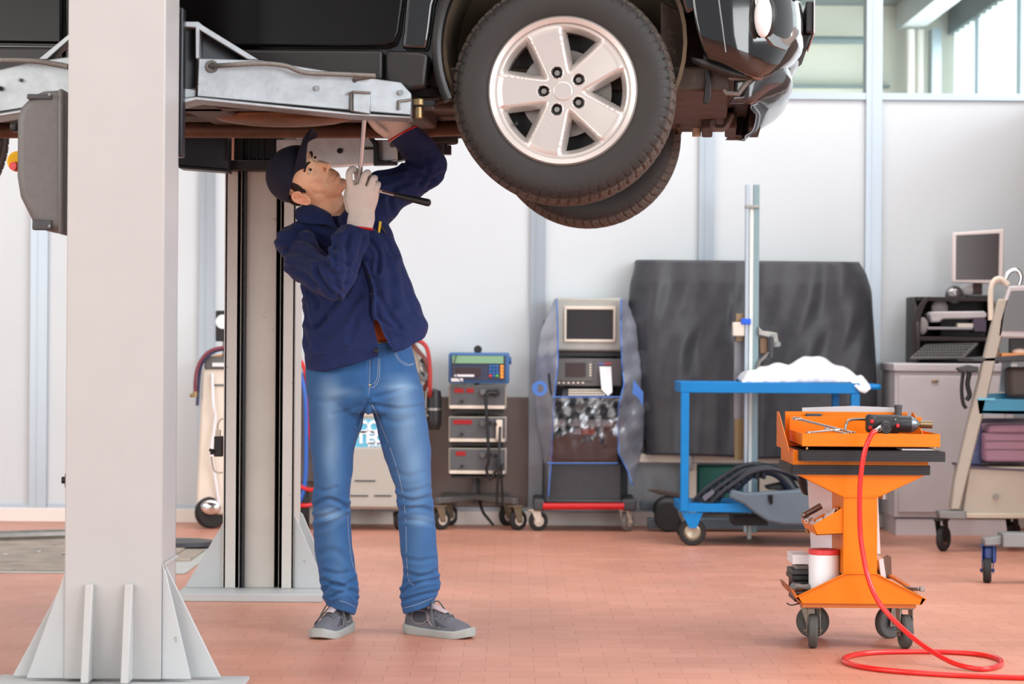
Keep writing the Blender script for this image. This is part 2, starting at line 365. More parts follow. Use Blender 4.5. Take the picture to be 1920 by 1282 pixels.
# control housing on the outside of the post
m = MB(); o = [(128,167),(80,170),(60,178),(38,200),(31,222),(30,330),(36,368),(58,412),(84,432),(128,438)]
rings = []
for d_, ins in ((0,.0),(.012,-.0),(.02,.004),(.2,.004),(.215,.012)):
    pass
m.pprism(o, YP+.06, .2); hs = m.build('control_housing', M_greyplast, lp, bevel=.022, seg=4)
m = MB(); m.prism([W(108,166,YP+.05),W(119,166,YP+.05),W(119,439,YP+.05),W(108,439,YP+.05)], (0,.22,0)); m.build('housing_flange', M_greyplast, hs, bevel=.008)
m = MB(); m.pbox(50, 97, 176, 186, YP+.052, .03); m.build('recess', M_dkgrey, hs, bevel=.004)
m = MB(); m.pbox(60, 97, 412, 431, YP+.052, .03); m.build('recess', M_dkgrey, hs, bevel=.004)
for py in (178, 424): bolt('screw', W(94, py, YP+.05), (0,-1,0), .004, M_chrome, hs)
m = MB(); m.pbox(18, 32, 230, 246, YP+.15, .05); m.build('limit_switch', M_black, hs, bevel=.006)
# yellow warning tag behind the housing
m = MB(); c = W(33, 303, YP+.2); m.lathe([(0,0),(.028,0),(.031,.005),(.028,.012),(0,.012)], c, (.2,-1,0), 24); t = m.build('warning_button', mat('yellow_plastic',(240,190,30),.4), hs)
m = MB(); c = W(30, 312, YP+.18); m.lathe([(0,0),(.014,0),(.012,.02),(0,.02)], c, (-.3,-1,0), 16); m.build('button_cap', M_redpaint, hs)

# arms: traced faces at their own depth, each a folded box section
def Ln(x0, y0, x1, y1): return lambda x: y0+(y1-y0)*(x-x0)/(x1-x0)
YA = Ln(337, 7.44, 771, 7.66)
cr = MB(); cr.box(xl+.01, xr+.01, YP+dP+.01, YP+dP+.07, 1.55, 2.0); car_ = cr.build('carriage', M_darkmetal, lp, bevel=.006)
m = MB(); m.pprism([(372,109),(491,113),(700,147),(752,154),(771,175),(771,216),(658,207),(369,181)], YA, .1); m.pprism([(337,184),(369,181),(660,211),(771,218),(771,222),(660,217),(369,188),(337,196)], lambda x: YA(x)-.01, .14)
arm = m.build('lift_arm', M_galv, lp, bevel=.004)
m = MB(); m.pprism([(330,40),(372,40),(380,47),(485,112),(465,112),(374,56),(374,110),(366,110),(366,52),(330,50)], lambda x: YA(x)+.0, .09); m.build('arm_bracket', M_galv, arm, bevel=.003)
m = MB(); m.pprism([(330,55),(366,55),(366,165),(330,165)], lambda x: YA(x)+.06, .03); m.pprism([(374,58),(462,112),(374,110)], lambda x: YA(x)+.085, .012); m.build('arm_web', M_darkmetal, arm)
m = MB(); m.pprism([(330,163),(369,168),(369,182),(330,186)], lambda x: YA(x)+.02, .1); m.build('arm_root', M_galv, arm, bevel=.003)
m = MB(); m.tube(spline([W(396,124,7.46),W(430,122,7.43),W(487,119,7.45),W(534,123,7.48),W(572,136,7.5),W(640,139,7.54),W(703,142,7.57)], 6), .0075, 10); m.tube([W(703,142,7.57), W(668,147,7.59), W(662,153,7.62)], .0085, 10); m.build('guard_rod', M_weld, arm)
m = MB(); m.lathe([(.011,0),(.019,0),(.019,.012),(.011,.012)], W(398,125,7.47), (0,-1,0), 18); m.build('rod_eye', M_weld, arm)
for px, py in ((595,166),(752,174)):
    bolt('bolt', W(px,py,YA(px)-.002), (0,-1,0), .0095, M_chrome, arm)
m = MB(); m.pprism([(662,174),(694,176),(694,214),(662,209)], lambda x: YA(x)-.022, .03); m.build('arm_lock_plate', M_galv, arm, bevel=.003)
m = MB(); m.pprism([(657,174),(663,172),(663,210),(657,207)], lambda x: YA(x)-.012, .02); m.tube([W(655,176,7.58),W(662,172,7.57),W(695,174,7.58)], .004); m.build('weld_seam', M_weld, arm); m = MB(); m.tube([W(770,187,7.65),W(748,190,7.64),W(748,206,7.64)], .005); m.build('weld_seam', M_weld, arm)
m = MB(); m.cyl(W(800,186,7.82), W(800,166,7.82), .047, 28); m.build('lift_pad', M_rubber, arm, bevel=.006)
m = MB(); m.cyl(W(785,222,7.74), W(785,184,7.74), .015, 20); m.cyl(W(785,198,7.74), W(785,186,7.74), .026, 20); m.build('pad_screw', M_brass, arm, bevel=.002)
m = MB(); m.pprism([(768,186),(818,188),(812,200),(768,200)], 7.72, .09); m.build('pad_bracket', M_darkmetal, arm, bevel=.004)
# rear near arm, running left out of frame
YB = Ln(130, 7.44, -260, 7.62)
m = MB(); m.pprism([(140,104),(60,116),(-30,136),(-300,186),(-300,262),(0,210),(140,188)], YB, .1); m.pprism([(140,188),(0,211),(-300,264),(-300,272),(0,219),(140,196)], lambda x: YB(x)-.012, .14)
arm2 = m.build('lift_arm', M_galv, lp, bevel=.004)
m = MB(); m.pprism([(70,112),(140,54),(140,66),(88,112)], lambda x: YB(x)+.01, .08); m.build('arm_bracket', M_galv, arm2, bevel=.003)
m = MB(); m.tube(spline([W(-120,128,7.5),W(-20,114,7.47),W(60,114,7.42),W(100,120,7.41),W(128,125,7.4)], 6), .0085, 10); m.build('guard_rod', M_weld, arm2)
bolt('bolt', W(0,166,YB(0)-.002), (0,-1,0), .008, M_darkmetal, arm2); bolt('bolt', W(37,150,YB(37)-.002), (0,-1,0), .006, M_steel, arm2)

# ================================================================ LIFT: FAR POST
YQ = floorY(480, 1117)
lq = thing('car_lift_post', 'worn grey lift column with dark slots standing right behind the mechanic', 'car lift', (W(484,1117,YQ).x, YQ+.15, 0))
X_ = lambda px: W(px, 1000, YQ).x
m = MB(); zt = 3.9
for a, b_ in ((418,449),(522,551)): m.box(X_(a), X_(b_), YQ, YQ+.012, .03, zt)
m.box(X_(418)-.001, X_(418)+.012, YQ, YQ+.3, .03, zt); m.box(X_(551)-.012, X_(551), YQ, YQ+.3, .03, zt); m.box(X_(418), X_(551), YQ+.29, YQ+.3, .03, zt)
m.box(X_(440), X_(449), YQ, YQ+.05, .03, zt); m.box(X_(522), X_(530), YQ, YQ+.05, .03, zt)
m.build('column', M_farpost, lq, bevel=.003)
MB().box(X_(457), X_(513), YQ+.03, YQ+.05, .03, zt).build('inner_cover', mat('stained_cover', (190,186,178), .5, noise=(5,.06), dirt=((110,98,80), 26, .22)), lq, bevel=.002)
MB().box(X_(447), X_(524), YQ+.1, YQ+.12, .03, zt).build('slot_backing', M_blackgap, lq)
m = MB(); m.box(X_(453), X_(457), YQ+.005, YQ+.03, .03, zt); m.build('guide_strip', M_darkmetal, lq)
MB().box(X_(344), X_(612), YQ-.22, YQ+.4, 0, .03).build('base_plate', M_gusset, lq, bevel=.003)
for yy in (YQ+.01, YQ+.28):
    m = MB(); m.prism([(X_(418),yy,.03),(X_(346),yy,.03),(X_(414),yy,.27),(X_(418),yy,.29)], (0,.012,0)); m.build('gusset', M_gusset, lq, bevel=.002)
    m = MB(); m.prism([(X_(551),yy,.03),(X_(612),yy,.03),(X_(556),yy,.3),(X_(551),yy,.31)], (0,.012,0)); m.build('gusset', M_gusset, lq, bevel=.002)
m = MB(); m.pbox(401, 417, 818, 856, YQ+.05, .05); m.build('switch_box', M_black, lq, bevel=.003)
m = MB(); m.pbox(404, 413, 806, 818, YQ+.06, .03); m.tube(spline([W(408,806,YQ+.07),W(408,795,YQ+.07),W(414,786,YQ+.07),W(420,785,YQ+.07)], 4), .004); m.build('switch_cap', M_cream, lq)
m = MB(); m.pbox(394, 402, 842, 852, YQ+.05, .02); m.tube([W(402,847,YQ+.05),W(393,843,YQ+.04)], .006); m.build('switch_lever', M_black, lq)
m = MB(); m.tube(spline([W(396,856,YQ+.12),W(400,880,YQ+.12),W(410,886,YQ+.12),W(418,885,YQ+.12)], 4), .004); m.build('cable', M_cream, lq)
# carriage and far arms
m = MB(); m.pbox(432, 455, 200, 318, YQ-.06, .05); m.pbox(516, 522, 200, 318, YQ-.06, .05); m.pbox(455, 518, 200, 300, YQ-.02, .03); m.pbox(430, 522, 300, 319, YQ-.1, .1); 
ca = m.build('carriage', mat('carriage_black', (20,19,18), .5, noise=(15,.3)), lq, bevel=.004)
for px in (466,480,492): MB().pbox(px, px+3, 205, 300, YQ-.03, .012).build('carriage_rib', M_darkmetal, ca)
YFa = Ln(430, 9.42, 200, 9.3)
m = MB(); m.pprism([(428,259),(336,254),(200,246),(200,306),(336,311),(428,318)], YFa, .12); fa = m.build('lift_arm', M_darkmetal, lq, bevel=.004)
m = MB(); m.pprism([(336,311),(428,318),(428,322),(336,315)], lambda x: YFa(x)-.01, .13); m.build('arm_flange', M_cladding, fa)
m = MB(); m.pprism([(336,238),(378,236),(352,250),(336,248)], lambda x: YFa(x)+.02, .06); m.build('arm_bracket', M_darkmetal, fa, bevel=.003)
m = MB(); m.pprism([(435,241),(439,241),(438,300),(434,300)], 9.34, .01); m.build('marking_strip', mat('pale_pink_strip', (214,170,152), .5), ca)
YFb = Ln(520, 9.42, 830, 9.15)
m = MB(); m.pprism([(518,262),(560,260),(690,250),(700,262),(745,262),(745,300),(700,306),(560,314),(518,316)], YFb, .12); fb = m.build('lift_arm', mat('bright_galvanised', (214,222,226), .4, .5, noise=(14,.14), dirt=((130,140,146), 9, .25)), lq, bevel=.004)
m = MB(); m.pprism([(686,252),(694,252),(710,268),(710,300),(746,303),(744,309),(700,310),(700,272)], lambda x: YFb(x)-.03, .05); m.pprism([(676,276),(702,276),(702,280),(676,280)], lambda x: YFb(x)-.03, .03); m.build('arm_lock', M_darkmetal, fb, bevel=.003)
bolt('bolt', W(637,283,YFb(637)-.002), (0,-1,0), .011, M_darkmetal, fb); bolt('bolt', W(736,272,YFb(736)-.002), (0,-1,0), .011, M_steel, fb)
m = MB(); m.pprism([(700,262),(780,262),(800,270),(800,290),(745,302),(700,302)], lambda x: YFb(x)+.03, .08); m.build('arm_extension', M_darkmetal, fb, bevel=.004)
m = MB(); m.cyl(W(826,270,9.0), W(826,250,9.0), .065, 24); m.build('lift_pad', M_rubber, fb, bevel=.006)
m = MB(); m.cyl(W(826,288,9.0), W(826,268,9.0), .025, 20); m.pbox(795, 846, 272, 289, 8.98, .05); m.build('pad_screw', M_black, fb, bevel=.003)
# ================================================================ CAR
CY = R_(-4.5); CO = Vector((.159, 7.65, 1.783))
ORG = W(1055, 170, 7.65)
car = thing('car', 'black off-road car raised on the lift with silver five-spoke wheels', 'car', ORG, rz=CY)
CM = Matrix.Translation(ORG) @ Matrix.Rotation(CY, 4, 'Z'); CI = CM.inverted()
def L(px, py, yl):
    """point of the car's own frame lying in its plane y = yl, seen at this photo pixel"""
    o = CI @ Vector((0,0,CAMZ)); d = CI.to_3x3() @ (W(px,py,1)-Vector((0,0,CAMZ)))
    t = (yl-o.y)/d.y; return o+d*t
YS = .02
ZB = L(600,166,YS).z
Rw = .352
def arc(cx, cz, r, a0, a1, n): return [(cx+r*math.cos(R_(a0+(a1-a0)*i/n)), cz+r*math.sin(R_(a0+(a1-a0)*i/n))) for i in range(n+1)]
WB = 2.60
AZ = .16; AR = .388                                                      # arch centre height above hub, radius
def side_poly(x0, x1, zb, zt, arches):
    pass
# body core (between the wheels and above), whole width
def core():
    top = [(.70,.42),(.62,.56),(-.1,.70),(-.42,.74),(-1.05,1.18),(-1.3,1.24),(-2.9,1.22),(-3.2,1.1),(-3.36,.6),(-3.4,.1)]
    bot = [(-3.3,ZB+.04)]+[( x, z) for x, z in [(-WB-.40, ZB+.02)]]+[(x, z) for x, z in arc(-WB, AZ, AR, 180, 0, 18)]+[(-WB+.40, ZB+.01),(-.43, ZB+.01)]+arc(0, AZ, AR, 180, 12, 18)
    return bot+top
m = MB(); pts = core(); m.prism([(x, .05, z) for x, z in pts], (0, 1.64, 0)); body = m.build('body_shell', M_carpaint, car, local=True, bevel=.012)
zu0 = ZB+.0
# wheel arch linings: thick half shells inside the arches
for xc, nm in ((0,'a'), (-WB,'b')):
    for y0, y1 in ((.06,.42),(1.30,1.66)):
        m = MB(); ro, ri = AR-.002, AR-.014
        A = arc(xc, AZ, ro, -25, 205, 28); B = arc(xc, AZ, ri, -25, 205, 28)
        rings = [[(x,y0,z),(x,y1,z),(x2,y1,z2),(x2,y0,z2)] for (x,z),(x2,z2) in zip(A,B)]
        m.loft(rings); m.box(xc-.38, xc+.38, y1 if y0 < 1 else y0-.01, y1+.01 if y0 < 1 else y0, zu0, AZ+.36)
        m.build('wheel_arch_liner', M_liner, car, local=True)
# side skins traced from the photo: doors, cladding, fender
def plate(name, px, y0, th, mt, bev=.004, parent=None):
    m = MB(); P = [L(x, y, y0) for x, y in px]; m.prism(P, (0, th, 0)); return m.build(name, mt, parent or car, local=True, bevel=bev, seg=3)
up = -420
plate('front_door', [(122,up),(822,up),(775,-120),(756,0),(748,60),(740,80),(722,87),(640,88),(122,84)], .0, .05, M_door, .008)
plate('rear_door', [(116,up),(116,82),(-420,74),(-520,up)], .0, .05, M_door, .008)
plate('door_cladding', [(122,90),(717,94),(717,150),(640,156),(122,150)], -.006, .06, M_cladding, .01)
plate('door_cladding', [(116,88),(-420,82),(-420,148),(116,150)], -.006, .06, M_cladding, .01)
plate('sill_end_cladding', [(723,94),(786,96),(803,100),(799,140),(797,164),(770,168),(723,158)], -.008, .06, M_cladding, .012)
# front fender strip ahead of the door, arch flare
plate('fender', [(762,-1),(781,-150),(840,up),(1290,up),(1250,-150),(1225,-60)]+[(int(1045+225*math.cos(R_(a))), int(20-225*math.sin(R_(a)))) for a in range(22, 178, 12)]+[(812,10),(806,60),(800,92),(752,90),(757,60)], -.004, .05, M_carpaint, .01)
m = MB(); A = arc(-.0, AZ-.02, AR+.012, 24, 205, 40); rings = []
for x, z in A:
    q = math.atan2(z-AZ+.02, x); c_, s_ = math.cos(q), math.sin(q)
    rings.append([(x,-.012,z),(x+.012*c_,.0,z+.012*s_),(x+.012*c_,.05,z+.012*s_),(x-.018*c_,.06,z-.018*s_),(x-.018*c_,-.006,z-.018*s_),(x-.008*c_,-.014,z-.008*s_)])
m.loft(rings); m.build('arch_flare', M_cladding, car, local=True)
m = MB(); m.loft([[(x-WB, y, z) for x, y, z in r_] for r_ in rings]); m.build('arch_flare', M_cladding, car, local=True)
# underbody
zu = ZB
m = MB(); m.box(-3.1, .52, .12, 1.62, zu+.0, zu+.08); ub = m.build('underbody', M_under, car, local=True, bevel=.01)
def rail(name, x0, x1, y, z, wd, h, mt=M_under): m = MB(); m.box(x0, x1, y-wd/2, y+wd/2, z-h, z+.01); return m.build(name, mt, ub, local=True, bevel=.01)
rail('sill_flange', -2.15, -.44, .13, zu, .02, .025); rail('sill_flange', -2.15, -.44, 1.61, zu, .02, .025)
rail('frame_rail', -2.4, .3, .42, zu, .09, .03); rail('frame_rail', -2.4, .3, 1.32, zu, .09, .03)
rail('cross_member', -1.3, -1.15, .87, zu, 1.3, .03); rail('cross_member', -.62, -.5, .87, zu, 1.3, .045)
m = MB(); m.tube(spline([(-3.0,1.1,zu-.03),(-2,1.1,zu-.04),(-1.5,1.0,zu-.045),(-.6,1.0,zu-.045),(0,.9,zu-.02)], 6), .028, 14); m.build('exhaust_pipe', mat('rusty_exhaust',(96,70,54),.5,.4,noise=(15,.3)), ub, local=True)
m = MB(); m.ell((-1.0,.72,zu-.02), (.25,.12,.04)); m.build('exhaust_heat_shield', mat('shield_metal',(120,88,66),.45,.5,noise=(12,.3),bump=(30,.004)), ub, local=True)
m = MB(); m.tube(spline([(-2.2,.3,zu-.012),(-1.2,.3,zu-.015),(-.5,.33,zu-.02),(-.35,.3,zu+.03)], 6), .01, 10); m.build('brake_line', M_under, ub, local=True)
# suspension pieces: lower arms, strut, drive shaft
for y0, y1, k in ((.25,.65,1),(1.5,1.1,-1)):
    m = MB(); m.beam((0,y0,-.09),(-.12,y1,zu+.0), .07, .03); m.beam((.0,y0,-.09),(.16,y1,zu+.0), .05, .03); m.build('suspension_arm', M_under, car, local=True, bevel=.006)
    m = MB(); m.cyl((0,y0+.02*k,.0),(0,y1,.06), .022, 16); m.build('drive_shaft', M_darkmetal, car, local=True)
    m = MB(); m.cyl((0,y0+.03*k,-.05),(.0,y0+.1*k,.42), .035, 16); m.build('strut', M_darkmetal, car, local=True)
# front undertray with hooks and ribs
trayz = L(1300,248,1.3).z
m = MB(); m.prism([(.30,.14,zu+.0),(.42,.14,zu+.01),(.575,.16,zu+.055),(.60,.2,.06),(.60,.3,.16),(.30,.14,.3)], (0,1.42,0)); tray = m.build('front_undertray', M_under, car, local=True, bevel=.008)
m = MB()
for k in range(3): m.box(.43+.085*k, .47+.085*k, 1.1, 1.5, zu-.03, zu+.03)
m.build('tray_tab', M_under, tray, local=True, bevel=.006)
m = MB(); m.prism([L(1318,100,.1),L(1328,108,.1),L(1334,150,.1),L(1333,185,.1),L(1326,197,.1),L(1318,194,.1),L(1322,150,.1)], (0,.02,0)); m.build('splash_flap', M_cladding, tray, local=True, bevel=.004)
m = MB(); m.tube([L(x,y,.13) for x,y in ((1346,146),(1352,160),(1362,174),(1384,176),(1396,160),(1408,146))], .009, 10); m.tube([L(1346,146,.13),L(1408,146,.13)], .009, 8); m.build('tow_eye', M_weld, tray, local=True)
m = MB(); m.tube(spline([L(1336,226,1.1),L(1338,238,1.1),L(1356,240,1.1),L(1366,228,1.1),L(1372,214,1.1)],5), .012, 10); m.build('tow_hook', M_weld, tray, local=True)
m = MB(); m.cyl(L(1306,236,1.45),L(1306,256,1.45), .016, 12); m.build('tray_peg', mat('cream_peg',(214,206,188),.6), tray, local=True)
# --- front bumper: plan curves lofted down, near and far side mirrored
YC = .87
def plan(x0, bulge, ycut=0.0, y0=.0):
    P = [(x0, y0), (x0+(.66-x0)*.45, y0+.004), (.60+bulge*.3, .03+y0*.7), (.655+bulge*.7, .085+y0*.4), (.70+bulge, .19), (.735+bulge, .36), (.755+bulge, .6), (.76+bulge, YC)]
    S = spline([(x, y, 0) for x, y in P], 7); S += [Vector((p.x, 2*YC-p.y, 0)) for p in S[-2::-1]]
    return S
def zpx(py): return L(1440, py, .15).z
lv = [(-420,.385,-.11,.03),(-120,.385,-.03,.01),(-40,.39,.0,.0),(20,.402,.012,0),(50,.41,.012,0)]
outer = []
for py, x0, bu, y0 in lv:
    z = zpx(py); S = plan(x0, bu, 0, y0); outer.append([Vector((p.x, p.y, z)) for p in S])
def lpx(p):
    q = CM @ p; dx, dz = q.x*F/q.y, (CAMZ-q.z)*F/q.y
    return 960+dx*math.cos(ROLL)-dz*math.sin(ROLL), 641+dz*math.cos(ROLL)+dx*math.sin(ROLL)
for t, x0, bu, y0 in ((.3,.417,.012,.001),(.55,.425,.004,.004),(.78,.435,-.008,.012),(.92,.445,-.024,.03),(1.,.455,-.045,.05)):
    S = plan(x0, bu, 0, y0); row = []; h = len(S)//2
    for i, p in enumerate(S):
        q = S[i] if i <= h else S[len(S)-1-i]; qp = Vector((q.x, q.y, outer[4][0].z)); X = lpx(qp)[0]
        pyb = np.interp(X, [1305,1327,1360,1402,1425,1450,1481,1500,1515], [96,112,124,143,150,141,126,116,112])
        qw = CM @ qp; zb = W(X, pyb, qw.y).z-ORG.z
        row.append(Vector((p.x, p.y, outer[4][0].z*(1-t)+zb*t)))
    outer.append(row)
m = MB(); m.sheet(outer); bumper = m.build('front_bumper', M_carpaint, car, local=True, solid=.006, angle=60)
# underside return of bumper
b0 = outer[-1]; m = MB(); m.sheet([b0, [Vector((max(.4,p.x-.1), p.y, p.z+.01)) for p in b0]]); m.build('bumper_return', M_cladding, bumper, local=True, solid=.004)
# bumper corner crease, its reflection put in as a thin chrome line
m = MB(); m.tube([L(1340,-60,-.006),L(1352,30,-.006),L(1361,98,-.004)], .0022, 8); m.build('bumper_crease_glint', M_chrome, bumper, local=True)
# lower lip
lp_ = []
for py, xm in ((118,.70),(132,.72),(150,.727),(166,.715),(180,.69),(194,.65),(207,.61)):
    z = L(1440,py,.4).z; xs_ = min(.585, xm-.04)
    P = [(xs_-.05, .17), (xs_, .16), (xs_+(xm-xs_)*.45, .2), (xm-.02, .34), (xm, .55), (xm+.004, YC)]
    S = spline([(x, y, 0) for x, y in P], 7); S += [Vector((p.x, 2*YC-p.y, 0)) for p in S[-2::-1]]
    lp_.append([Vector((p.x, p.y, z)) for p in S])
m = MB(); m.sheet(lp_); m.build('front_lip', mat('smoke_black_lip',(34,34,38),.22,coat=.8), car, local=True, solid=.012, angle=60)
# fog lamp: triangular chrome bezel with round pale lens
def onb(px, py, off=0):
    """point on the bumper skin near this pixel"""
    best = None
    for i in range(len(outer)-1):
        for j in range(len(outer[0])//2+3):
            for a in (0,.25,.5,.75):
                for b2 in (0,.5):
                    p = outer[i][j].lerp(outer[i+1][j], a).lerp(outer[i][j+1].lerp(outer[i+1][j+1], a), b2)
                    q = CM @ p; dx, dz = q.x*F/q.y, (CAMZ-q.z)*F/q.y
                    X = 960+dx*math.cos(ROLL)-dz*math.sin(ROLL); Z = 641+dz*math.cos(ROLL)+dx*math.sin(ROLL)
                    d = (X-px)**2+(Z-py)**2
                    if best is None or d < best[0]: best = (d, p)
    n = Vector((.8,-.6,0)); return best[1]+n*off
poly = [(1424,-60),(1492,-30),(1499,30),(1488,70),(1468,94),(1444,84),(1420,60),(1414,0)]
P = [onb(x, y, .014) for x, y in poly]; C0 = sum(P, Vector())/len(P)
m = MB(); mid = [p.lerp(C0, .12)+Vector((.8,-.6,0))*.012 for p in P]; inn = [p.lerp(C0, .4)+Vector((.8,-.6,0))*.02 for p in P]; inn2 = [p.lerp(C0, .95)+Vector((.8,-.6,0))*.026 for p in P]
m.loft([[p-Vector((.8,-.6,0))*.02 for p in P], P, mid, inn, inn2], caps=False); m.cur = 0; fog = m.build('fog_lamp_bezel', M_chrome, bumper, local=True, angle=30)
lc = onb(1414, 34, .034); m = MB(); m.ell(lc, (.027,.03,.066), Matrix.Rotation(R_(35),3,'Z')); m.build('fog_lamp_lens', mat('pale_lamp_lens',(236,238,240),.15,coat=.6), bumper, local=True)
lc2 = onb(1426, 34, .026); m = MB(); m.ell(lc2, (.03,.03,.062), Matrix.Rotation(R_(35),3,'Z')); m.build('fog_lamp_ring', M_black, bumper, local=True)
m = MB(); q = [onb(x, y, .022) for x, y in ((1446,-4),(1494,2),(1500,-40),(1440,-40))]; m.prism(q, Vector((-.8,.6,0))*.01); m.build('bezel_shade', M_black, bumper, local=True, bevel=.003)
# headlamp above (mostly out of frame)
lc = onb(1455,-170,.0); m = MB(); m.ell(lc, (.1,.14,.09)); m.build('headlamp', mat('headlamp_glass',(200,205,210),.1,coat=1), car, local=True)
# number plate and holder on the nose
xn = .776
z1, z0 = L(1518,22,YC).z, L(1518,78,YC).z
m = MB(); m.box(xn, xn+.026, YC-.26, YC+.26, z0, z1); pl = m.build('number_plate_holder', M_dkgrey, car, local=True, bevel=.005)
m = MB(); m.box(xn+.026, xn+.03, YC-.27, YC+.27, z0-.004, z1+.008); m.build('number_plate', M_paper, pl, local=True)
m = MB(); m.prism([(xn-.03,YC-.22,z0),(xn+.022,YC-.22,z0),(xn+.005,YC-.22,z0-.055),(xn-.01,YC-.22,z0-.065),(xn-.04,YC-.22,z0-.06)], (0,.44,0)); m.build('plate_bracket', M_black, pl, local=True, bevel=.006)
# --- wheels
def wheel(side):
    """tyre mesh centred on the hub, outer face towards -y; returns list of (name, MB, material, mats)"""
    n = 432; wdt = .225; prof = []
    # outer sidewall to tread to inner sidewall: (radius, y)
    sw = [(.226,.008),(.232,.002),(.245,-.004),(.27,-.010),(.295,-.011),(.315,-.006),(.328,.004),(.338,.014),(.345,.028),(.350,.045),(.352,.062),(.352,.075),(.345,.077),(.345,.086),(.352,.088),(.3525,.112)]
    full = sw+[(r_, .224-y) for r_, y in sw[::-1][1:]]
    full = [(r_, y) for r_, y in full]
    m = MB(); rings = []
    for i in range(n):
        a = 2*math.pi*i/n; ph = (i*66/n) % 1; ph2 = (i*33/n) % 1; ring = []
        for r_, y in full:
            rr = r_; yy = min(y, .224-y)
            if .004 <= yy < .072:
                sh = ph+(.25 if y > .112 else 0)+(yy-.03)*6
                if (sh % 1) < .2: rr -= .0075*min(1, (r_-.318)/.02) if r_ > .32 else 0
                elif r_ > .33 and (sh*2 % 1) < .12: rr -= .003
            ring.append((rr*math.cos(a), y, rr*math.sin(a)))
        rings.append(ring)
    rings.append(rings[0]); m.loft(rings, caps=False, closed=False)
    npf = len(full)-1
    m.mi = [1 if (full[k % npf][0] > .333) else 0 for k in range(len(m.f))]
    out = [('tyre', m)]
    # alloy rim face: polar height field with five spokes
    NR, NT = 90, 420; g = []
    def hgt(r_, th):
        best = 9
        for k in range(5):
            a = R_(36+72*k); d = abs(r_*math.sin(th-a)) if math.cos(th-a) > 0 else 9
            best = min(best, d)
        wf = .030+.02*max(0, (r_-.07)/.15)-.0; wo = wf+.017
        base = .020-.012*min(1, (r_/.2))**1.5                          # recess of the face at the hub
        for k in range(5):
            a = R_(36+72*k); d = math.hypot(r_*math.cos(th)-.060*math.cos(a), r_*math.sin(th)-.060*math.sin(a))
            if d < .0165: return base+.018, False
            if d < .019: return base-.001, True
        if r_ < .055: return base+.0, True
        s_ = 0 if best < wf else min(1, (best-wf)/(wo-wf))
        dep = base+.034*s_**1.2
        # outer ring swallows the hole towards the lip
        if r_ > .188: k_ = min(1, (r_-.188)/.016); dep = dep*(1-k_)+(.012)*k_; return dep, True
        if r_ < .074: k_ = (r_-.055)/.019; dep = (base)*(1-k_)+dep*k_
        return dep, best < wo+.002
    keep = []; 
    for i in range(NR+1):
        r_ = .004+(.213-.004)*i/NR; row = []
        for j in range(NT):
            th = 2*math.pi*j/NT; h, k = hgt(r_, th); row.append(((r_*math.cos(th), h, r_*math.sin(th)), k))
        g.append(row)
    m = MB(); vs = [p for row in g for p, k in row]; fs = []
    for i in range(NR):
        for j in range(NT):
            j2 = (j+1) % NT
            if all((g[i][j][1], g[i][j2][1], g[i+1][j2][1], g[i+1][j][1])): fs.append((i*NT+j, i*NT+j2, (i+1)*NT+j2, (i+1)*NT+j))
    m.add(vs, fs)
    m.lathe([(.213,.012),(.218,.002),(.226,-.001),(.229,.004),(.229,.014),(.214,.02),(.205,.04),(.2,.1),(.212,.2),(.228,.215),(.228,.205),(.208,.195),(.193,.1),(.198,.04),(.206,.02)], (0,0,0), (0,1,0), 96)
    out.append(('rim', m))
    m = MB(); m.lathe([(0,.010),(.027,.010),(.030,.0115),(.0305,.013),(.034,.013),(.035,.016),(.035,.03),(0,.03)], (0,0,0), (0,1,0), 40); out.append(('hub_cap', m))
    m = MB(); m.lathe([(.07,.09),(.138,.09),(.138,.108),(.07,.108)], (0,0,0), (0,1,0), 64); m.lathe([(0,.06),(.075,.06),(.078,.1),(0,.1)], (0,0,0), (0,1,0), 40); out.append(('brake_disc', m))
    m = MB(); A = arc(0, 0, .15, -38, 14, 10); B = arc(0, 0, .085, -38, 14, 10); m.loft([[(x,.07,z),(x,.13,z),(x2,.13,z2),(x2,.07,z2)] for (x,z),(x2,z2) in zip(A,B)]); out.append(('brake_caliper', m))
    m = MB(); m.lathe([(0,.14),(.19,.14),(.19,.15),(0,.15)], (0,0,0), (0,1,0), 48); out.append(('backing_plate', m))
    m = MB(); p = Vector((.176*math.cos(R_(215)), .03, .176*math.sin(R_(215)))); m.cyl(p, p+Vector((0,-.022,0))*1, .005, 10); m.build; out.append(('tyre_valve', m))
    nuts = []
    for k in range(5):
        a = R_(36+72*k); c = Vector((.060*math.cos(a), 0, .060*math.sin(a)))
        m = MB(); m.lathe([(.0145,.016),(.0185,.0145),(.0195,.018),(.0195,.034),(.0135,.034)], c, (0,1,0), 22); nuts.append(('nut_socket', m))
        m = MB(); m.cyl(c+Vector((0,.034,0)), c+Vector((0,.018,0)), .0095, 6); m.cyl(c+Vector((0,.02,0)), c+Vector((0,.016,0)), .007, 12); nuts.append(('lug_nut', m))
    return out, nuts
parts, nuts = wheel(1)
MAT = dict(rim=M_rim, hub_cap=M_rim, brake_disc=M_disc, brake_caliper=M_weld, backing_plate=M_black, tyre_valve=M_black, nut_socket=M_black, lug_nut=M_steel)
wheels = []
ty = parts[0][1].build('wheel', M_tyre, car, local=True, mats=[M_tread], angle=28); ty.location = (0,0,0); ty['label'] = 'front wheel with dusty tyre and silver five-spoke rim'
subs = [mb.build(nm, MAT[nm], ty, local=True, angle=14 if nm == 'hub_cap' else 40) for nm, mb in parts[1:]+nuts]
for s_ in subs:
    if s_.name.startswith('rim'):
        md = s_.modifiers.new('solid', 'SOLIDIFY'); md.thickness = .006; md.offset = -1
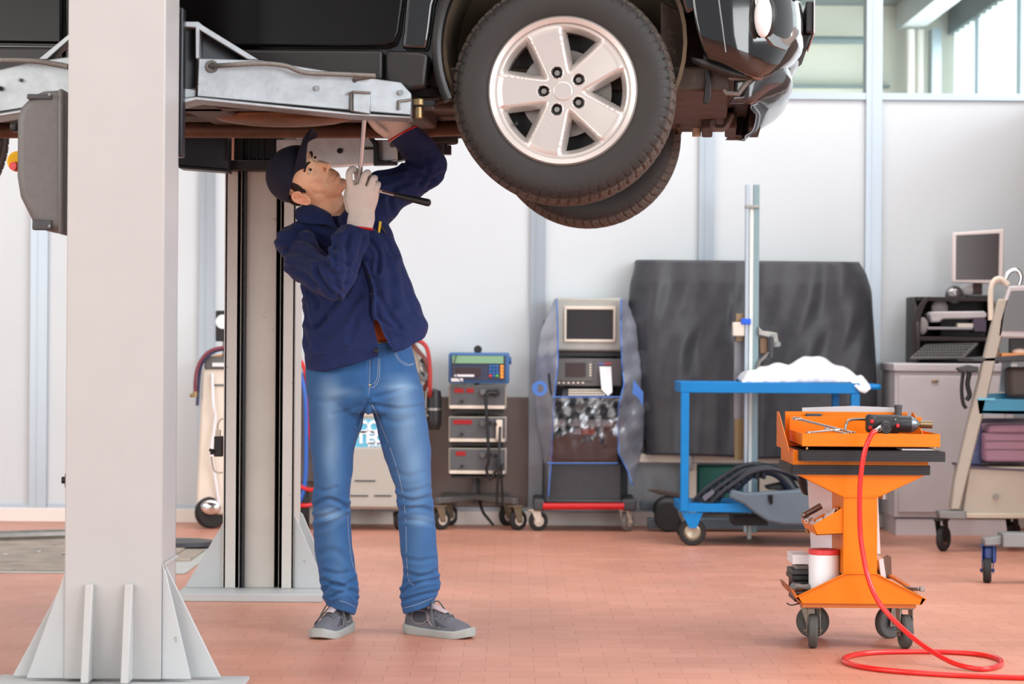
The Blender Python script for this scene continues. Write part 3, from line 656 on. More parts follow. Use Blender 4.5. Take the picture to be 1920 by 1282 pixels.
def copy_wheel(x, y, rz, lab):
    t2 = ty.copy(); COL.objects.link(t2); t2.parent = car; t2.location = (x, y, 0); t2.rotation_euler = (0, 0, rz); t2['label'] = lab
    for s_ in subs:
        c2 = s_.copy(); COL.objects.link(c2); c2.parent = t2
copy_wheel(0, 1.75, math.pi, 'far front wheel'); copy_wheel(-WB, 0, 0, 'near rear wheel'); copy_wheel(-WB, 1.75, math.pi, 'far rear wheel')
# ================================================================ BACKGROUND EQUIPMENT
def caster(parent, x, y, zt, r, yaw=0, fork=M_steel, tyre=M_rubber, w=.028, hub=M_steel):
    """swivel caster standing on the floor under (x, y), top plate at zt"""
    d = Vector((math.cos(yaw), math.sin(yaw), 0)); n = Vector((-d.y, d.x, 0)); o = Vector((x, y, 0))
    ax = o+d*r*.35+Vector((0,0,r)); m = MB()
    for s_ in (-1, 1):
        p = ax+n*s_*(w/2+.006); q = o+n*s_*(w/2+.006)
        m.prism([p-d*r*.3-Vector((0,0,r*.25)), p+d*r*.3-Vector((0,0,r*.25)), Vector((q.x,q.y,zt-.006))+d*r*.5, Vector((q.x,q.y,zt-.006))-d*r*.5], n*.004)
    m.obox(Vector((x,y,zt-.004)), d*r*.6, n*(w/2+.012), Vector((0,0,.004)))
    m.cyl(ax-n*(w/2+.014), ax+n*(w/2+.014), .007, 10)
    c = m.build('caster', fork, parent, bevel=.0015)
    m = MB(); m.lathe([(r*.55,-w*.5),(r*.9,-w*.5),(r,-w*.3),(r,w*.3),(r*.9,w*.5),(r*.55,w*.5)], ax, n, 36); m.build('wheel', tyre, c)
    m = MB(); m.lathe([(0,-w*.42),(r*.56,-w*.42),(r*.56,w*.42),(0,w*.42)], ax, n, 30); m.lathe([(0,-w*.5),(r*.2,-w*.5),(r*.2,w*.5),(0,w*.5)], ax, n, 16); m.build('wheel_hub', hub, c)
    return c
# ---- wheeled engine analyser under a clear dust cover
YE = 12.98
r = thing('engine_analyser', 'tall wheeled analyser with grey monitor under a clear plastic dust cover', 'diagnostic machine', (W(1095,990,YE).x, YE+.2, 0))
MB().pbox(1020, 1166, 868, 948, YE+.03, .42).build('base_cabinet', M_dkgrey, r, bevel=.012)
m = MB(); m.pbox(1000, 1022, 936, 958, YE-.02, .5); m.pbox(1166, 1194, 936, 958, YE-.02, .5); m.pbox(1022, 1168, 936, 944, YE, .46); m.build('base_frame', M_dkgrey, r, bevel=.012)
m = MB(); m.cyl(W(1018,949,YE-.015), W(1170,949,YE-.015), .018, 18); m.build('bumper_bar', M_redpaint, r)
m = MB(); m.pbox(1150, 1178, 600, 940, YE+.32, .1); m.pbox(1018, 1036, 600, 940, YE+.32, .1); m.build('rear_column', M_dkgrey, r, bevel=.006)
MB().pbox(1040, 1168, 558, 658, YE+.06, .3).build('monitor', mat('monitor_grey', (166,168,162), .5, noise=(20,.04)), r, bevel=.012)
mon = r.children[-1]
m = MB(); m.pbox(1060, 1152, 574, 580, YE+.05, .02); m.pbox(1060, 1152, 636, 641, YE+.05, .02); m.pbox(1058, 1062, 574, 641, YE+.05, .02); m.pbox(1150, 1154, 574, 641, YE+.05, .02); m.build('screen_frame', M_cream, mon, bevel=.002)
MB().pbox(1062, 1150, 580, 636, YE+.056, .01).build('screen', mat('crt_glass', (48,46,48), .2), mon)
MB().pbox(1044, 1164, 658, 668, YE+.1, .22).build('monitor_base', M_dkgrey, r, bevel=.004)
un = MB().pbox(1036, 1166, 672, 724, YE+.05, .34).build('instrument_unit', mat('unit_brown_grey', (96,92,94), .5), r, bevel=.006)
m = MB(); m.pbox(1042, 1112, 676, 714, YE+.042, .01); m.build('display_bezel', M_greyplast, un, bevel=.002)
MB().pbox(1061, 1098, 680, 706, YE+.036, .008).build('display', M_scrn, un)
for k in range(5): MB().pbox(1105, 1109, 682+k*5, 685+k*5, YE+.036, .008).build('key', M_cream, un)
for k in range(6): MB().pbox(1046+k*9, 1050+k*9, 716, 719, YE+.044, .008).build('key', M_cream, un)
MB().pbox(1121, 1133, 680, 683, YE+.043, .008).build('blue_badge', mat('badge_blue',(96,110,180),.5), un)
MB().pbox(1133, 1146, 680, 683, YE+.043, .008).build('red_badge', mat('badge_red',(190,60,80),.5), un)
m = MB(); m.prism([W(1124,687,YE+.036),W(1146,687,YE+.036),W(1148,735,YE-.02),W(1140,742,YE-.03),W(1128,730,YE-.02)], (0,.002,0)); m.build('paper_note', M_paper, un)
m = MB(); m.prism([W(1058,728,YE+.1),W(1140,728,YE+.1),W(1150,752,YE-.05),W(1052,752,YE-.05)], (0,.02,.02)); kb = m.build('keyboard_shelf', M_dkgrey, r, bevel=.004)
m = MB()
for j in range(3):
    for i in range(14): m.obox(W(1068+i*4.9,735+j*4.5,YE+.04-.035*j)+Vector((0,0,.012)), (.006,0,0), (0,.012,0), (0,0,.004))
k_ = m.build('keys', M_cream, kb); k_['kind'] = 'stuff'
m = MB(); m.pbox(1030, 1150, 760, 780, YE+.06, .36); m.build('printer_tray', M_dkgrey, r, bevel=.006)
m = MB(); m.pbox(1027, 1150, 786, 800, YE+.05, .3); m.build('printer', M_cream, r, bevel=.01)
m = MB(); m.pbox(1040, 1150, 806, 862, YE+.12, .3); m.build('printer_cabinet', M_dkgrey, r, bevel=.006)
MB().pbox(1092, 1116, 802, 814, YE+.115, .01).build('orange_sticker', mat('sticker_orange',(232,92,44),.5), r)
MB().pbox(1076, 1090, 802, 814, YE+.115, .01).build('white_sticker', M_paper, r)
m = MB(); m.tube(spline([W(1030,700,YE+.02),W(1036,740,YE),W(1060,765,YE),W(1064,800,YE+.02),W(1052,830,YE+.05)],6), .009); m.build('cable', M_black, r)
for px, dy in ((1003,0),(1174,0),(1020,.42),(1180,.42)): caster(r, W(px,990,YE).x, YE+dy+.03, W(px,957,YE).z+.004, .052, R_(20 if px<1100 else 60), fork=M_cream if dy == 0 else M_dkgrey, tyre=mat('grey_caster_rubber',(120,118,116),.6) if px == 1174 else M_rubber, hub=M_cream)
# dust cover: crumpled clear film hanging round the upper machine, open at the front middle
def crumple(px, py, s): 
    return s*(math.sin(px*.11+py*.07)+.7*math.sin(px*.23-py*.05+1.3)+.5*math.sin(py*.19+px*.06)+.3*math.sin(px*.43+py*.31))/2.5
def film(name, label, Lft, Rgt, depth, material, nx, ny, sc, parent):
    """sheet between two px polylines (y shared), depth(u,v) metres"""
    ys = np.linspace(Lft[0][1], Lft[-1][1], ny); g = []
    for y in ys:
        v = (y-ys[0])/(ys[-1]-ys[0]); xa_ = np.interp(y, [p[1] for p in Lft], [p[0] for p in Lft]); xb_ = np.interp(y, [p[1] for p in Rgt], [p[0] for p in Rgt])
        g.append([W(xa_+(xb_-xa_)*u, y, depth(u, v)+crumple(xa_+(xb_-xa_)*u, y, sc)) for u in np.linspace(0, 1, nx)])
    m = MB(); m.sheet(g); o = m.build(name, material, parent, angle=180, solid=.0012)
    if label: o['label'] = label
    return g
M_film = clear_mat('dust_cover_film', (228,230,236), .09, .16)
M_film2 = clear_mat('dust_cover_film_dense', (206,212,226), .4, .25, .3)
M_piping = mat('blue_piping', (72,120,200), .5)
gL = film('dust_cover', None, [(1040,560),(1014,620),(1006,680),(1002,740),(1006,800),(1018,860),(1024,905),(1026,930)], [(1044,560),(1046,620),(1046,680),(1040,740),(1036,800),(1034,860),(1030,905),(1028,930)], lambda u, v: YE+.12-.16*u, M_film2, 14, 60, .014, r)
gR = film('dust_cover', None, [(1164,560),(1164,620),(1166,680),(1170,720),(1160,760),(1158,800),(1160,850),(1176,880),(1186,910)], [(1172,560),(1198,610),(1204,660),(1207,720),(1210,780),(1208,820),(1200,860),(1192,890),(1188,910)], lambda u, v: YE-.06+.2*u, M_film2, 16, 60, .03, r)
gM = film('dust_cover', None, [(1036,744),(1034,820),(1026,868)], [(1166,744),(1160,820),(1158,868)], lambda u, v: YE-.05-.03*math.sin(v*3.1), M_film, 40, 90, .006, r)
for g in (gL, gR): 
    m = MB(); m.tube([row[-1 if g is gL else 0] for row in g], .004, 6); m.build('cover_piping', M_piping, r)
m = MB(); m.tube(gM[0], .004, 6); m.build('cover_piping', M_piping, r); m = MB(); m.tube(gM[-1], .004, 6); m.build('cover_piping', M_piping, r)
m = MB(); m.lathe([(.022,0),(.04,0),(.04,.003),(.022,.003)], W(1012,728,YE-.07), (0,-1,0), 24); m.pbox(1004,1008,718,738,YE-.075,.004); m.build('cover_print', M_piping, r)
m = MB(); m.prism([W(x,y,YE-.1) for x,y in ((1188,712),(1196,722),(1206,735),(1206,762),(1196,745),(1186,738))], (0,.004,0)); m.build('cover_print', M_piping, r)

# ---- stack of bench instruments on a cross-foot trolley
YO = 13.0
st = thing('instrument_trolley', 'thin trolley with four stacked bench instruments beside the analyser', 'trolley', (W(892,985,YO).x, YO+.2, 0))
m = MB(); m.pbox(886, 898, 690, 945, YO+.3, .04); m.build('pole', M_greyplast, st, bevel=.004)
m = MB(); cx, cy, cz = W(890,938,YO).x, YO+.22, W(890,936,YO).z
m.beam((cx,cy,cz),(W(818,940,YO).x,YO+.02,cz-.01), .035, .03); m.beam((cx,cy,cz),(W(968,940,YO).x,YO+.02,cz-.01), .035, .03); m.beam((cx,cy,cz),(W(830,940,YO).x,YO+.36,cz), .035, .03); m.beam((cx,cy,cz),(W(950,940,YO).x,YO+.36,cz), .035, .03)
m.build('cross_foot', M_greyplast, st, bevel=.003)
for px, dy in ((822,.03),(966,.03),(834,.34),(946,.34)): caster(st, W(px,985,YO).x, YO+dy, W(px,948,YO).z, .055, R_(40), fork=mat('caster_olive',(126,112,92),.5,.2), tyre=M_rubber, hub=M_cream)
M_case = mat('instrument_face', (84,86,90), .5, noise=(30,.08)); M_trim = mat('instrument_trim', (158,152,142), .5); M_led = mat('led_red', (150,14,22), .4, emit=.12)
for i, (y0, y1) in enumerate(((722,766),(781,828),(840,888))):
    m = MB(); m.pbox(841, 950, y0, y1, YO, .3); u = m.build('instrument', M_trim, st, bevel=.006)
    m = MB(); m.pbox(844, 947, y0+2, y1-7, YO-.006, .01); m.build('front_panel', M_case, u)
    m = MB(); m.pbox(843, 946, y1-6, y1, YO-.01, .02); m.build('front_ledge', M_cream, u)
    for a, b_ in (((852,869),(874,888)),((850,885),),((855,873),))[i]: m = MB(); m.pbox(a, b_, y0+6, y0+14, YO-.01, .006); m.build('led_display', M_led, u)
    for px, py, rr in ((905,y0+13,.016),(866,y1-14,.008),(918,y0+12,.012),(930,y0+14,.02 if i < 1 else .01)): m = MB(); m.cyl(W(px,py,YO-.004), W(px,py,YO-.03), rr, 16); m.build('knob', M_black if px != 905 else M_greyplast, u, bevel=.002)
    m = MB(); m.pbox(846, 944, y1+1, y1+8, YO+.02, .26); m.build('rack_shelf', M_black, st)
for y0, y1 in ((888,905),): m = MB(); m.pbox(842, 948, y0, y0+4, YO+.02, .3); m.build('rack_shelf', M_dkgrey, st)
bt = thing('benchtop_analyser', 'blue case tester with green display standing on the instrument stack', 'instrument', W(898,718,YO+.15)); M_bl = mat('blue_instrument_case', (52,98,152), .45)
m = MB(); m.pbox(841, 955, 661, 719, YO-.02, .28); cs = m.build('case', M_bl, bt, bevel=.012, seg=3)
MB().pbox(846, 948, 666, 713, YO-.026, .01).build('front_panel', mat('panel_navy',(52,58,84),.5), cs, bevel=.002)
MB().pbox(848, 944, 667, 681, YO-.032, .008).build('lcd_display', mat('lcd_green',(128,172,138),.35), cs)
MB().pbox(853, 901, 690, 705, YO-.031, .006).build('printer_window', M_scrn, cs)
MB().pbox(852, 889, 702, 706, YO-.036, .006).build('paper_slot', M_paper, cs)
MB().pbox(846, 868, 709, 715, YO-.03, .008).build('maker_plate', M_paper, cs)
for j in range(4):
    for i in range(3):
        c = ('key_blue', (44,104,176)) if j < 3 else (('key_red',(200,60,66)),('key_blue2',(44,104,176)),('key_green',(90,190,90)))[i]
        MB().pbox(917+i*6.3, 922+i*6.3, 684+j*6, 688.5+j*6, YO-.034, .01).build('key', mat(c[0], c[1], .5), cs, bevel=.001)
for j in range(4): MB().pbox(938, 944, 684+j*6.5, 689.5+j*6.5, YO-.034, .01).build('key', mat('key_orange',(246,160,60),.5), cs, bevel=.001)
m = MB(); m.lathe([(.012,-.01),(.02,-.01),(.022,0),(.02,.01),(.012,.01)], W(896,655,YO+.02), (0,1,0), 24); m.cyl(W(896,655,YO+.01), W(896,655,YO+.03), .013, 16); m.build('top_knob', M_black, bt)
m = MB(); m.cyl(W(954,676,YO+.1), W(959,676,YO+.1), .02, 20); m.build('side_knob', M_bl, bt)
for nm, pts, rr, lab in (('test_cable',[(930,738,-.03),(912,742,-.05),(914,800,-.06),(916,860,-.06),(912,880,-.05),(920,898,-.04),(930,880,-.05),(936,860,-.02)],.009,'dark cable looping down the front of the instrument stack'),
        ('probe_cable',[(938,800,-.03),(935,870,-.06),(932,930,-.03),(934,946,-.02),(942,940,-.02),(940,890,-.03),(942,870,-.01)],.007,'black probe cable hanging to the foot of the instrument trolley'),
        ('mains_cable',[(896,880,.28),(898,930,.26),(905,958,.1),(915,972,0),(925,984,-.05)],.008,'black mains cable running from the trolley foot onto the floor')):
    m = MB(); P = [W(a, b_, YO+c) for a, b_, c in pts]
    for p in P: p.z = max(p.z, rr)
    m.tube(spline(P, 6), rr, 8); tag(m.build(nm, M_black), lab, 'cable', 'cables on the instrument trolley')
m = MB(); m.tube(spline([W(856,664,YO-.04),W(851,690,YO-.05),W(862,712,YO-.06),(W(885,722,YO-.06)),W(905,700,YO-.05)], 5), .003, 6); tag(m.build('thin_lead', M_dkgrey), 'thin grey lead lying across the face of the blue tester', 'cable')
m = MB(); m.pbox(930, 942, 787, 826, YO-.03, .02); tag(m.build('probe_handset', M_cream, bevel=.004), 'pale handset clipped on the middle instrument', 'probe')

# ---- refrigerant station seen behind the legs, and hoses
YG = 12.95
gs = thing('service_station', 'grey workshop service cabinet with blue lettering behind the mechanic legs', 'service machine', (W(715,970,YG).x, YG+.2, 0))
m = MB(); m.pprism([(600,850),(600,800),(640,650),(752,650),(764,690),(764,955),(600,955)], YG, .38); body_ = m.build('cabinet', M_beige, gs, bevel=.012)
MB().pbox(620, 760, 838, 952, YG-.02, .03).build('front_cover', mat('cover_grey',(176,172,164),.5), gs, bevel=.01)
for a, b_, y in ((665,704,900),(655,690,928),(702,734,928),(650,690,957),(700,740,957)): MB().pbox(a, b_, y, y+2.5, YG-.024, .006).build('slot', M_dkgrey, gs)
MB().pbox(640, 764, 786, 838, YG-.012, .012).build('sticker_panel', mat('sticker_cyan',(96,190,222),.5), gs)
M_ltr = mat('sticker_white',(240,246,250),.5)
textmesh('COO', 'lettering', .085, W(703,801,YG-.016), M_ltr, gs, bold=.004); textmesh('TECH', 'lettering', .085, W(706,821,YG-.016), M_ltr, gs, bold=.004)
textmesh('STATION', 'lettering', .03, W(712,834,YG-.016), M_ltr, gs, bold=.0015)
MB().pbox(640, 752, 700, 782, YG-.006, .01).build('control_panel', M_beige, gs, bevel=.004)
m = MB(); m.prism([W(768,640,YG),W(778,640,YG),W(790,700,YG),W(782,760,YG),W(764,700,YG)], (0,.3,0)); m.build('side_panel', M_beige, gs, bevel=.004)
for k, (px, py) in enumerate(((792,676),(793,690),(790,702))):
    m = MB(); m.cyl(W(px,py,YG-.02), W(px+4,py+3,YG+.04), .014, 14); m.build('valve', M_black if k != 1 else M_paper, gs)
for x in (640, 745): caster(gs, W(x,985,YG).x, YG+.06, W(x,955,YG).z, .05, R_(70))
for nm, pts, mt, lab in (('red_service_hose',[(766,648,.02),(782,638,.0),(800,652,-.02),(806,690,-.03),(806,730,-.02),(806,742,.05)],mat('dull_red_hose',(170,52,52),.5),'red hose looped beside the mechanic hip'),
        ('brown_service_hose',[(770,642,.03),(786,660,0),(800,680,-.03),(802,712,0),(794,730,.05)],mat('brown_hose',(110,60,54),.5),'brown hose crossing in front of the red hose'),
        ('grey_service_hose',[(785,700,0),(796,712,-.03),(800,700,-.02),(794,684,0)],M_greyplast,'short grey hose loop below the red hose')):
    m = MB(); m.tube(spline([W(a,b_,YG-.03+c) for a,b_,c in pts], 6), .012, 8); tag(m.build(nm, mt), lab, 'hose')
hb = thing('gas_bottle', 'black cylinder with silver bands hanging right of the mechanic thigh', 'cylinder', W(812,805,YG))
m = MB(); b0 = W(813,805,YG+.05); t0 = W(813,728,YG+.05); h = t0.z-b0.z
m.lathe([(0,0),(.03,.0),(.04,.02),(.042,.05),(.042,h-.05),(.036,h-.012),(0,h)], b0, (0,0,1), 28); m.build('shell', M_black, hb)
m = MB(); m.lathe([(.043,0),(.0445,.0),(.0445,.012),(.043,.012)], b0+Vector((0,0,h*.47)), (0,0,1), 28); m.build('band', M_steel, hb)
m = MB(); m.cyl(W(800,728,YG+.05), W(800,800,YG+.05), .015, 12); m.cyl(W(796,779,YG+.03), W(806,779,YG+.03), .012, 10); m.build('side_tube', M_steel, hb)
# dark wheel and hoses right of the far post
hw = thing('hose_reel_cart', 'dark cart with wheel half hidden between lift post and mechanic', 'cart', (W(565,985,13).x, 13.1, 0))
MB().pbox(540, 600, 700, 905, 13.0, .25).build('panel', mat('cart_brown',(84,76,74),.5), hw, bevel=.01)
m = MB(); c = W(566,952,13.0); m.lathe([(.05,-.03),(.1,-.035),(.105,0),(.1,.035),(.05,.03)], (c.x,13.05,.106), (1,.1,0), 32); m.lathe([(0,-.02),(.055,-.02),(.055,.02),(0,.02)], (c.x,13.05,.106), (1,.1,0), 24); m.build('wheel', M_rubber, hw)
for nm, pts, mt, lab in (('red_air_hose',[(556,668,0),(568,684,-.02),(576,720,-.02),(580,800,0),(590,860,0)],M_redpaint,'red hose dropping beside the far lift post'),
     ('blue_air_hose',[(560,690,-.03),(572,740,-.05),(574,840,-.05),(572,900,-.05),(566,930,-.05),(554,948,-.04),(540,950,0)],mat('blue_hose',(34,96,190),.45),'blue hose curling down beside the far lift post'),
     ('red_loop_hose',[(545,902,0),(560,910,-.05),(580,918,-.05),(600,915,0)],M_redpaint,'red hose crossing low behind the right shin'),
     ('thin_red_hose',[(548,940,0),(562,947,-.06),(585,945,-.04),(600,930,0)],M_redpaint,'lowest thin red hose near the cart wheel')):
    m = MB(); m.tube(spline([W(a,b_,12.95+c) for a,b_,c in pts], 6), .011, 8); tag(m.build(nm, mt), lab, 'hose')
# ---- cream A/C service machine left of far post
YAc = 13.0
ac = thing('air_conditioning_machine', 'cream wheeled service machine half hidden behind the far lift post', 'service machine', (W(400,980,YAc).x, YAc+.15, 0))
m = MB(); m.pprism([(378,690),(470,690),(480,965),(366,965),(368,930),(374,800)], YAc, .34); m.build('body', M_cream, ac, bevel=.015)
MB().pbox(383, 470, 668, 692, YAc-.01, .34).build('top_panel', M_greyplast, ac, bevel=.008)
MB().pbox(398, 425, 680, 687, YAc-.02, .02).build('display', M_paper, ac); 
m = MB(); m.pprism([(392,668),(470,655),(470,668)], YAc+.05, .2); m.build('lid', mat('orange_lid',(230,150,70),.5), ac)
MB().pbox(398, 430, 720, 724, YAc-.004, .01).build('seam', M_greyplast, ac)
m = MB(); m.tube(spline([W(398,700,YAc-.01),W(400,760,YAc-.03),W(404,784,YAc-.02),W(396,850,YAc-.03),W(404,900,YAc-.02),W(412,950,YAc-.01)], 6), .008, 8); m.build('clear_hose', M_paper, ac)
m = MB(); m.lathe([(.0,-.03),(.075,-.03),(.085,-.015),(.085,.015),(.075,.03),(0,.03)], (W(394,975,YAc).x,YAc+.02,.086), (.5,-1,0), 32); m.build('wheel', M_rubber, ac)
m = MB(); m.ell((W(396,972,YAc).x, YAc-.03, .115), (.055,.02,.04)); m.build('wheel_guard', M_chrome, ac)
gp = thing('pressure_gauge', 'black gauge with white dial on top of the cream machine', 'gauge', W(412,640,YAc))
MB().pbox(404, 440, 582, 640, YAc+.02, .04).build('case', M_black, gp, bevel=.006)
m = MB(); c = W(418,603,YAc+.018); m.lathe([(0,0),(.036,0),(.038,.006),(0,.006)], c, (0,-1,0), 28); m.build('dial', M_paper, gp)
m = MB(); m.tube([W(420,640,YAc+.04),W(420,668,YAc+.05)], .008); m.build('stem', M_steel, gp)
for nm, pts, mt, lab in (('dark_red_hose',[(430,650,0),(400,655,-.02),(382,668,-.03),(370,690,-.03),(366,715,-.03),(366,736,-.02)],mat('wine_hose',(120,54,70),.5),'wine red hose arching over the cream machine'),
      ('dark_blue_hose',[(432,653,.03),(404,658,.02),(386,672,0),(375,694,0),(370,760,.02)],mat('dark_blue_hose',(56,60,90),.5),'dark blue hose beside the wine red hose')):
    m = MB(); m.tube(spline([W(a,b_,YAc-.02+c) for a,b_,c in pts], 6), .009, 8); o = m.build(nm, mt); tag(o, lab, 'hose')
    if nm == 'dark_red_hose':
        pass
m = MB(); m.cyl(W(366,734,YAc-.04), W(366,744,YAc-.04), .013, 12); m.cyl(W(356,741,YAc-.04), W(366,741,YAc-.04), .01, 12); tag(m.build('hose_coupling', M_brass), 'brass quick coupling at the end of the wine red hose', 'coupling')
# red sheet high behind far arm
m = MB(); m.pbox(398, 430, 236, 258, 13.3, .02); tag(m.build('red_wall_sign', mat('sign_pinkred',(226,110,130),.5)), 'small pinkish red sign on the wall above the far lift arm', 'sign')

# ---- covered wheel aligner frame
YC_ = 13.02
def Yc(x): return YC_
al = thing('covered_aligner', 'big boxy stand draped with a black cover behind the blue cart', 'covered equipment', (W(1400,980,YC_).x, YC_+.2, 0))
top = [(1196,488),(1300,488),(1500,490),(1608,491)]
nx, ny = 120, 70
def drape():
    g = []
    for j in range(ny+1):
        v = j/ny; row = []
        for i in range(nx+1):
            u = i/nx
            # outline: top narrower, bottom flares left to 1175 and right to 1645
            xa_ = 1196-6*v-(18*max(0, math.sin(min(v*1.2,1)*math.pi))*(1-v))-(-25*v); xa_ = np.interp(v, [0,.12,.3,.55,.8,1], [1194,1182,1176,1190,1205,1208])
            xb_ = np.interp(v, [0,.06,.15,.5,1], [1610,1624,1634,1642,1648])
            yb_ = np.interp(u, [0,.3,.5,1], [852,855,860,856]); yt = np.interp(u, [0,1], [487,491])
            x = xa_+(xb_-xa_)*u; y = yt+(yb_-yt)*v
            fold = .035*v**.7*(math.sin(u*23+2.2*math.sin(v*2))*.6+math.sin(u*47+v*3)*.3)*(.4+1.2*abs(u-.5))
            fold += .02*math.exp(-((u-.42-.03*v)/.012)**2)*v
            edge = .12*(math.exp(-u/.035)+math.exp(-(1-u)/.035))
            crumpl = .004*(math.sin(x*.09+y*.013)+math.sin(x*.05-y*.022)+.8*math.sin(x*.13+y*.03+2*math.sin(y*.02)))
            row.append(W(x, y, YC_+edge+fold*.9+crumpl+.02*(1-min(1, v*9))))
        g.append(row)
    return g
g = drape(); m = MB(); m.sheet([[p+Vector((0,.32,-.006)) for p in g[0]]]+g)
m.sheet([[row[0], row[0]+Vector((.02,.36,0))] for row in g]); m.sheet([[row[-1], row[-1]+Vector((-.02,.36,0))] for row in g])
m.build('cover_sheet', mat('black_cover_fabric', (58,60,66), .42, noise=(14,.12), bump=(7,.006), dirt=((84,90,98), 9, .1)), al, angle=180, solid=.002)
m = MB(); m.pbox(1198, 1560, 852, 868, YC_+.12, .05); m.build('support_beam', M_cream, al, bevel=.003)
m = MB(); m.pbox(1292, 1306, 868, 982, YC_+.12, .05); m.build('support_leg', M_cream, al, bevel=.003)
m = MB(); m.pbox(1288, 1298, 846, 882, YC_+.09, .03); m.build('clamp', M_steel, al, bevel=.003)
m = MB(); m.pbox(1200, 1245, 940, 956, YC_+.1, .05); m.pbox(1215, 1262, 972, 990, YC_, .1); m.pbox(1262, 1520, 972, 992, YC_, .12); m.build('floor_frame', mat('frame_slate',(84,96,106),.45,.3), al, bevel=.004)
m = MB(); c = W(1254,975,YC_-.02); m.lathe([(0,-.03),(.07,-.03),(.078,0),(.07,.03),(0,.03)], (c.x,c.y,.08), (0,1,0), 30); m.build('wheel', M_rubber, al)
m = MB(); c = W(1255,948,YC_-.04); m.ell((c.x,c.y+.06,c.z-.02), (.085,.05,.07)); m.build('wheel_guard', M_black, al)
m = MB(); m.prism([W(x,y,YC_+.02) for x,y in ((1212,918),(1232,917),(1276,926),(1276,934),(1236,927))], (0,.02,0)); m.build('foot_pedal', mat('pedal_brown',(70,56,50),.5), al, bevel=.004)
# green cabinet piece behind the cart
m = MB(); m.pbox(1308, 1420, 874, 960, 13.22, .12); tag(m.build('green_case', mat('green_case',(44,120,108),.5), bevel=.01), 'low green case behind the blue cart under the covered stand', 'case')
m = MB(); m.pbox(1424, 1470, 880, 930, 13.22, .1); tag(m.build('cream_box', M_cream, bevel=.006), 'small cream box beside the green case behind the black bumper parts', 'box')
# pale mast with clamp mechanism
ms = thing('measuring_mast', 'tall slim pale aluminium mast standing in front of the black cover', 'mast', (W(1405,985,12.6).x, 12.6, 0))
xm0 = W(1399,700,12.58).x
for a, b_, mt in ((1396,1403,M_alu),(1404,1411,mat('mast_white',(222,230,224),.4)),(1411,1422,mat('mast_teal_grey',(128,152,158),.4,.3))):
    m = MB(); x0, x1 = W(a,700,12.58).x, W(b_,700,12.58).x; z1 = W(1410,346,12.58).z; m.box(x0, x1, 12.58, 12.62, .0 if a == 1404 else .03, z1-(.12 if a == 1404 else 0)); m.build('rail', mt, ms, bevel=.002)
MB().pbox(1398, 1424, 384, 390, 12.57, .06).build('top_clamp', M_steel, ms, bevel=.002)
MB().pbox(1390, 1408, 597, 608, 12.56, .04).build('blue_clip', mat('clip_blue',(10,90,220),.4), ms, bevel=.003)
MB().pbox(1374, 1396, 604, 630, 12.57, .05).build('slide_block', M_cream, ms, bevel=.005)
MB().pbox(1380, 1395, 588, 640, 12.62, .03).build('slide_plate', mat('plate_tan',(150,126,96),.5,.3), ms, bevel=.003)
MB().pbox(1376, 1395, 640, 850, 12.66, .03).build('side_strip', mat('strip_grey',(140,138,142),.4,.3), ms, bevel=.003)
m = MB(); m.pprism([(1422,612),(1430,620),(1446,622),(1458,624),(1461,640),(1456,652),(1448,650),(1450,634),(1422,628)], 12.55, .04); m.build('clamp_arm', M_steel, ms, bevel=.004)
m = MB(); m.cyl(W(1450,631,12.53), W(1450,631,12.6), .012, 14); m.cyl(W(1459,645,12.53), W(1459,645,12.6), .014, 14); m.build('clamp_bolt', M_chrome, ms)
m = MB(); m.pprism([(1444,630),(1452,630),(1450,672),(1443,672)], 12.53, .02); m.build('lever', M_dkgrey, ms, bevel=.004)
m = MB(); m.tube([W(1442,662,12.56),W(1424,678,12.56),W(1420,692,12.56)], .01); m.build('brace', M_steel, ms)
MB().pbox(1424, 1440, 632, 664, 12.58, .05).build('gear_housing', mat('gear_brown',(120,96,76),.4,.5), ms, bevel=.006)
MB().pbox(1375, 1440, 966, 985, 12.5, .25).build('foot', M_dkgrey, ms, bevel=.004)
MB().pbox(1378, 1394, 785, 862, 12.64, .02).build('wooden_block', mat('wood_tan',(170,140,96),.6), ms)

# ---- blue cart
YBc = 12.1
bc = thing('blue_trolley', 'bright blue steel trolley with a white sheet on top', 'trolley', (W(1440,1015,YBc).x, YBc+.25, 0))
TOPZ0, TOPZ1 = W(1440,737,YBc).z, W(1440,717,YBc).z
x0, x1 = W(1276,730,YBc).x, W(1612,730,YBc).x; DB = .45
MB().box(x0, x1, YBc, YBc+DB, TOPZ0, TOPZ1).build('top_shelf', M_blue, bc, bevel=.003)
for px0, px1, dy in ((1276,1292,0),(1595,1612,0),(1290,1303,DB-.04),(1580,1594,DB-.04)):
    m = MB(); m.box(W(px0,850,YBc).x+.001, W(px1,850,YBc).x-.001, YBc+dy-(.003 if dy < .1 else -.001), YBc+dy+.04, W(1280,958,YBc).z, TOPZ0-.001); m.build('leg', M_blue, bc, bevel=.003)
MB().box(x0, x1, YBc, YBc+DB, W(1440,961,YBc).z, W(1440,945,YBc).z).build('bottom_shelf', M_blue, bc, bevel=.003)
m = MB(); m.pprism([(1278,961),(1318,961),(1306,990),(1293,990)], YBc+.01, .005); m.pprism([(1278,961),(1318,961),(1306,990),(1293,990)], YBc+.06, .005); m.build('caster_bracket', M_blue, bc)
m = MB(); c = W(1299,998,YBc); m.lathe([(.045,-.022),(.062,-.022),(.068,-.01),(.068,.01),(.062,.022),(.045,.022)], (c.x,YBc+.035,.068), (0,1,0), 36); wh = m.build('wheel', M_rubber, bc)
m = MB(); m.lathe([(0,-.012),(.03,-.02),(.046,-.012),(.046,.012),(0,.012)], (c.x,YBc+.035,.068), (0,1,0), 30); m.build('wheel_hub', mat('hub_cream',(170,160,140),.4,.5), wh)
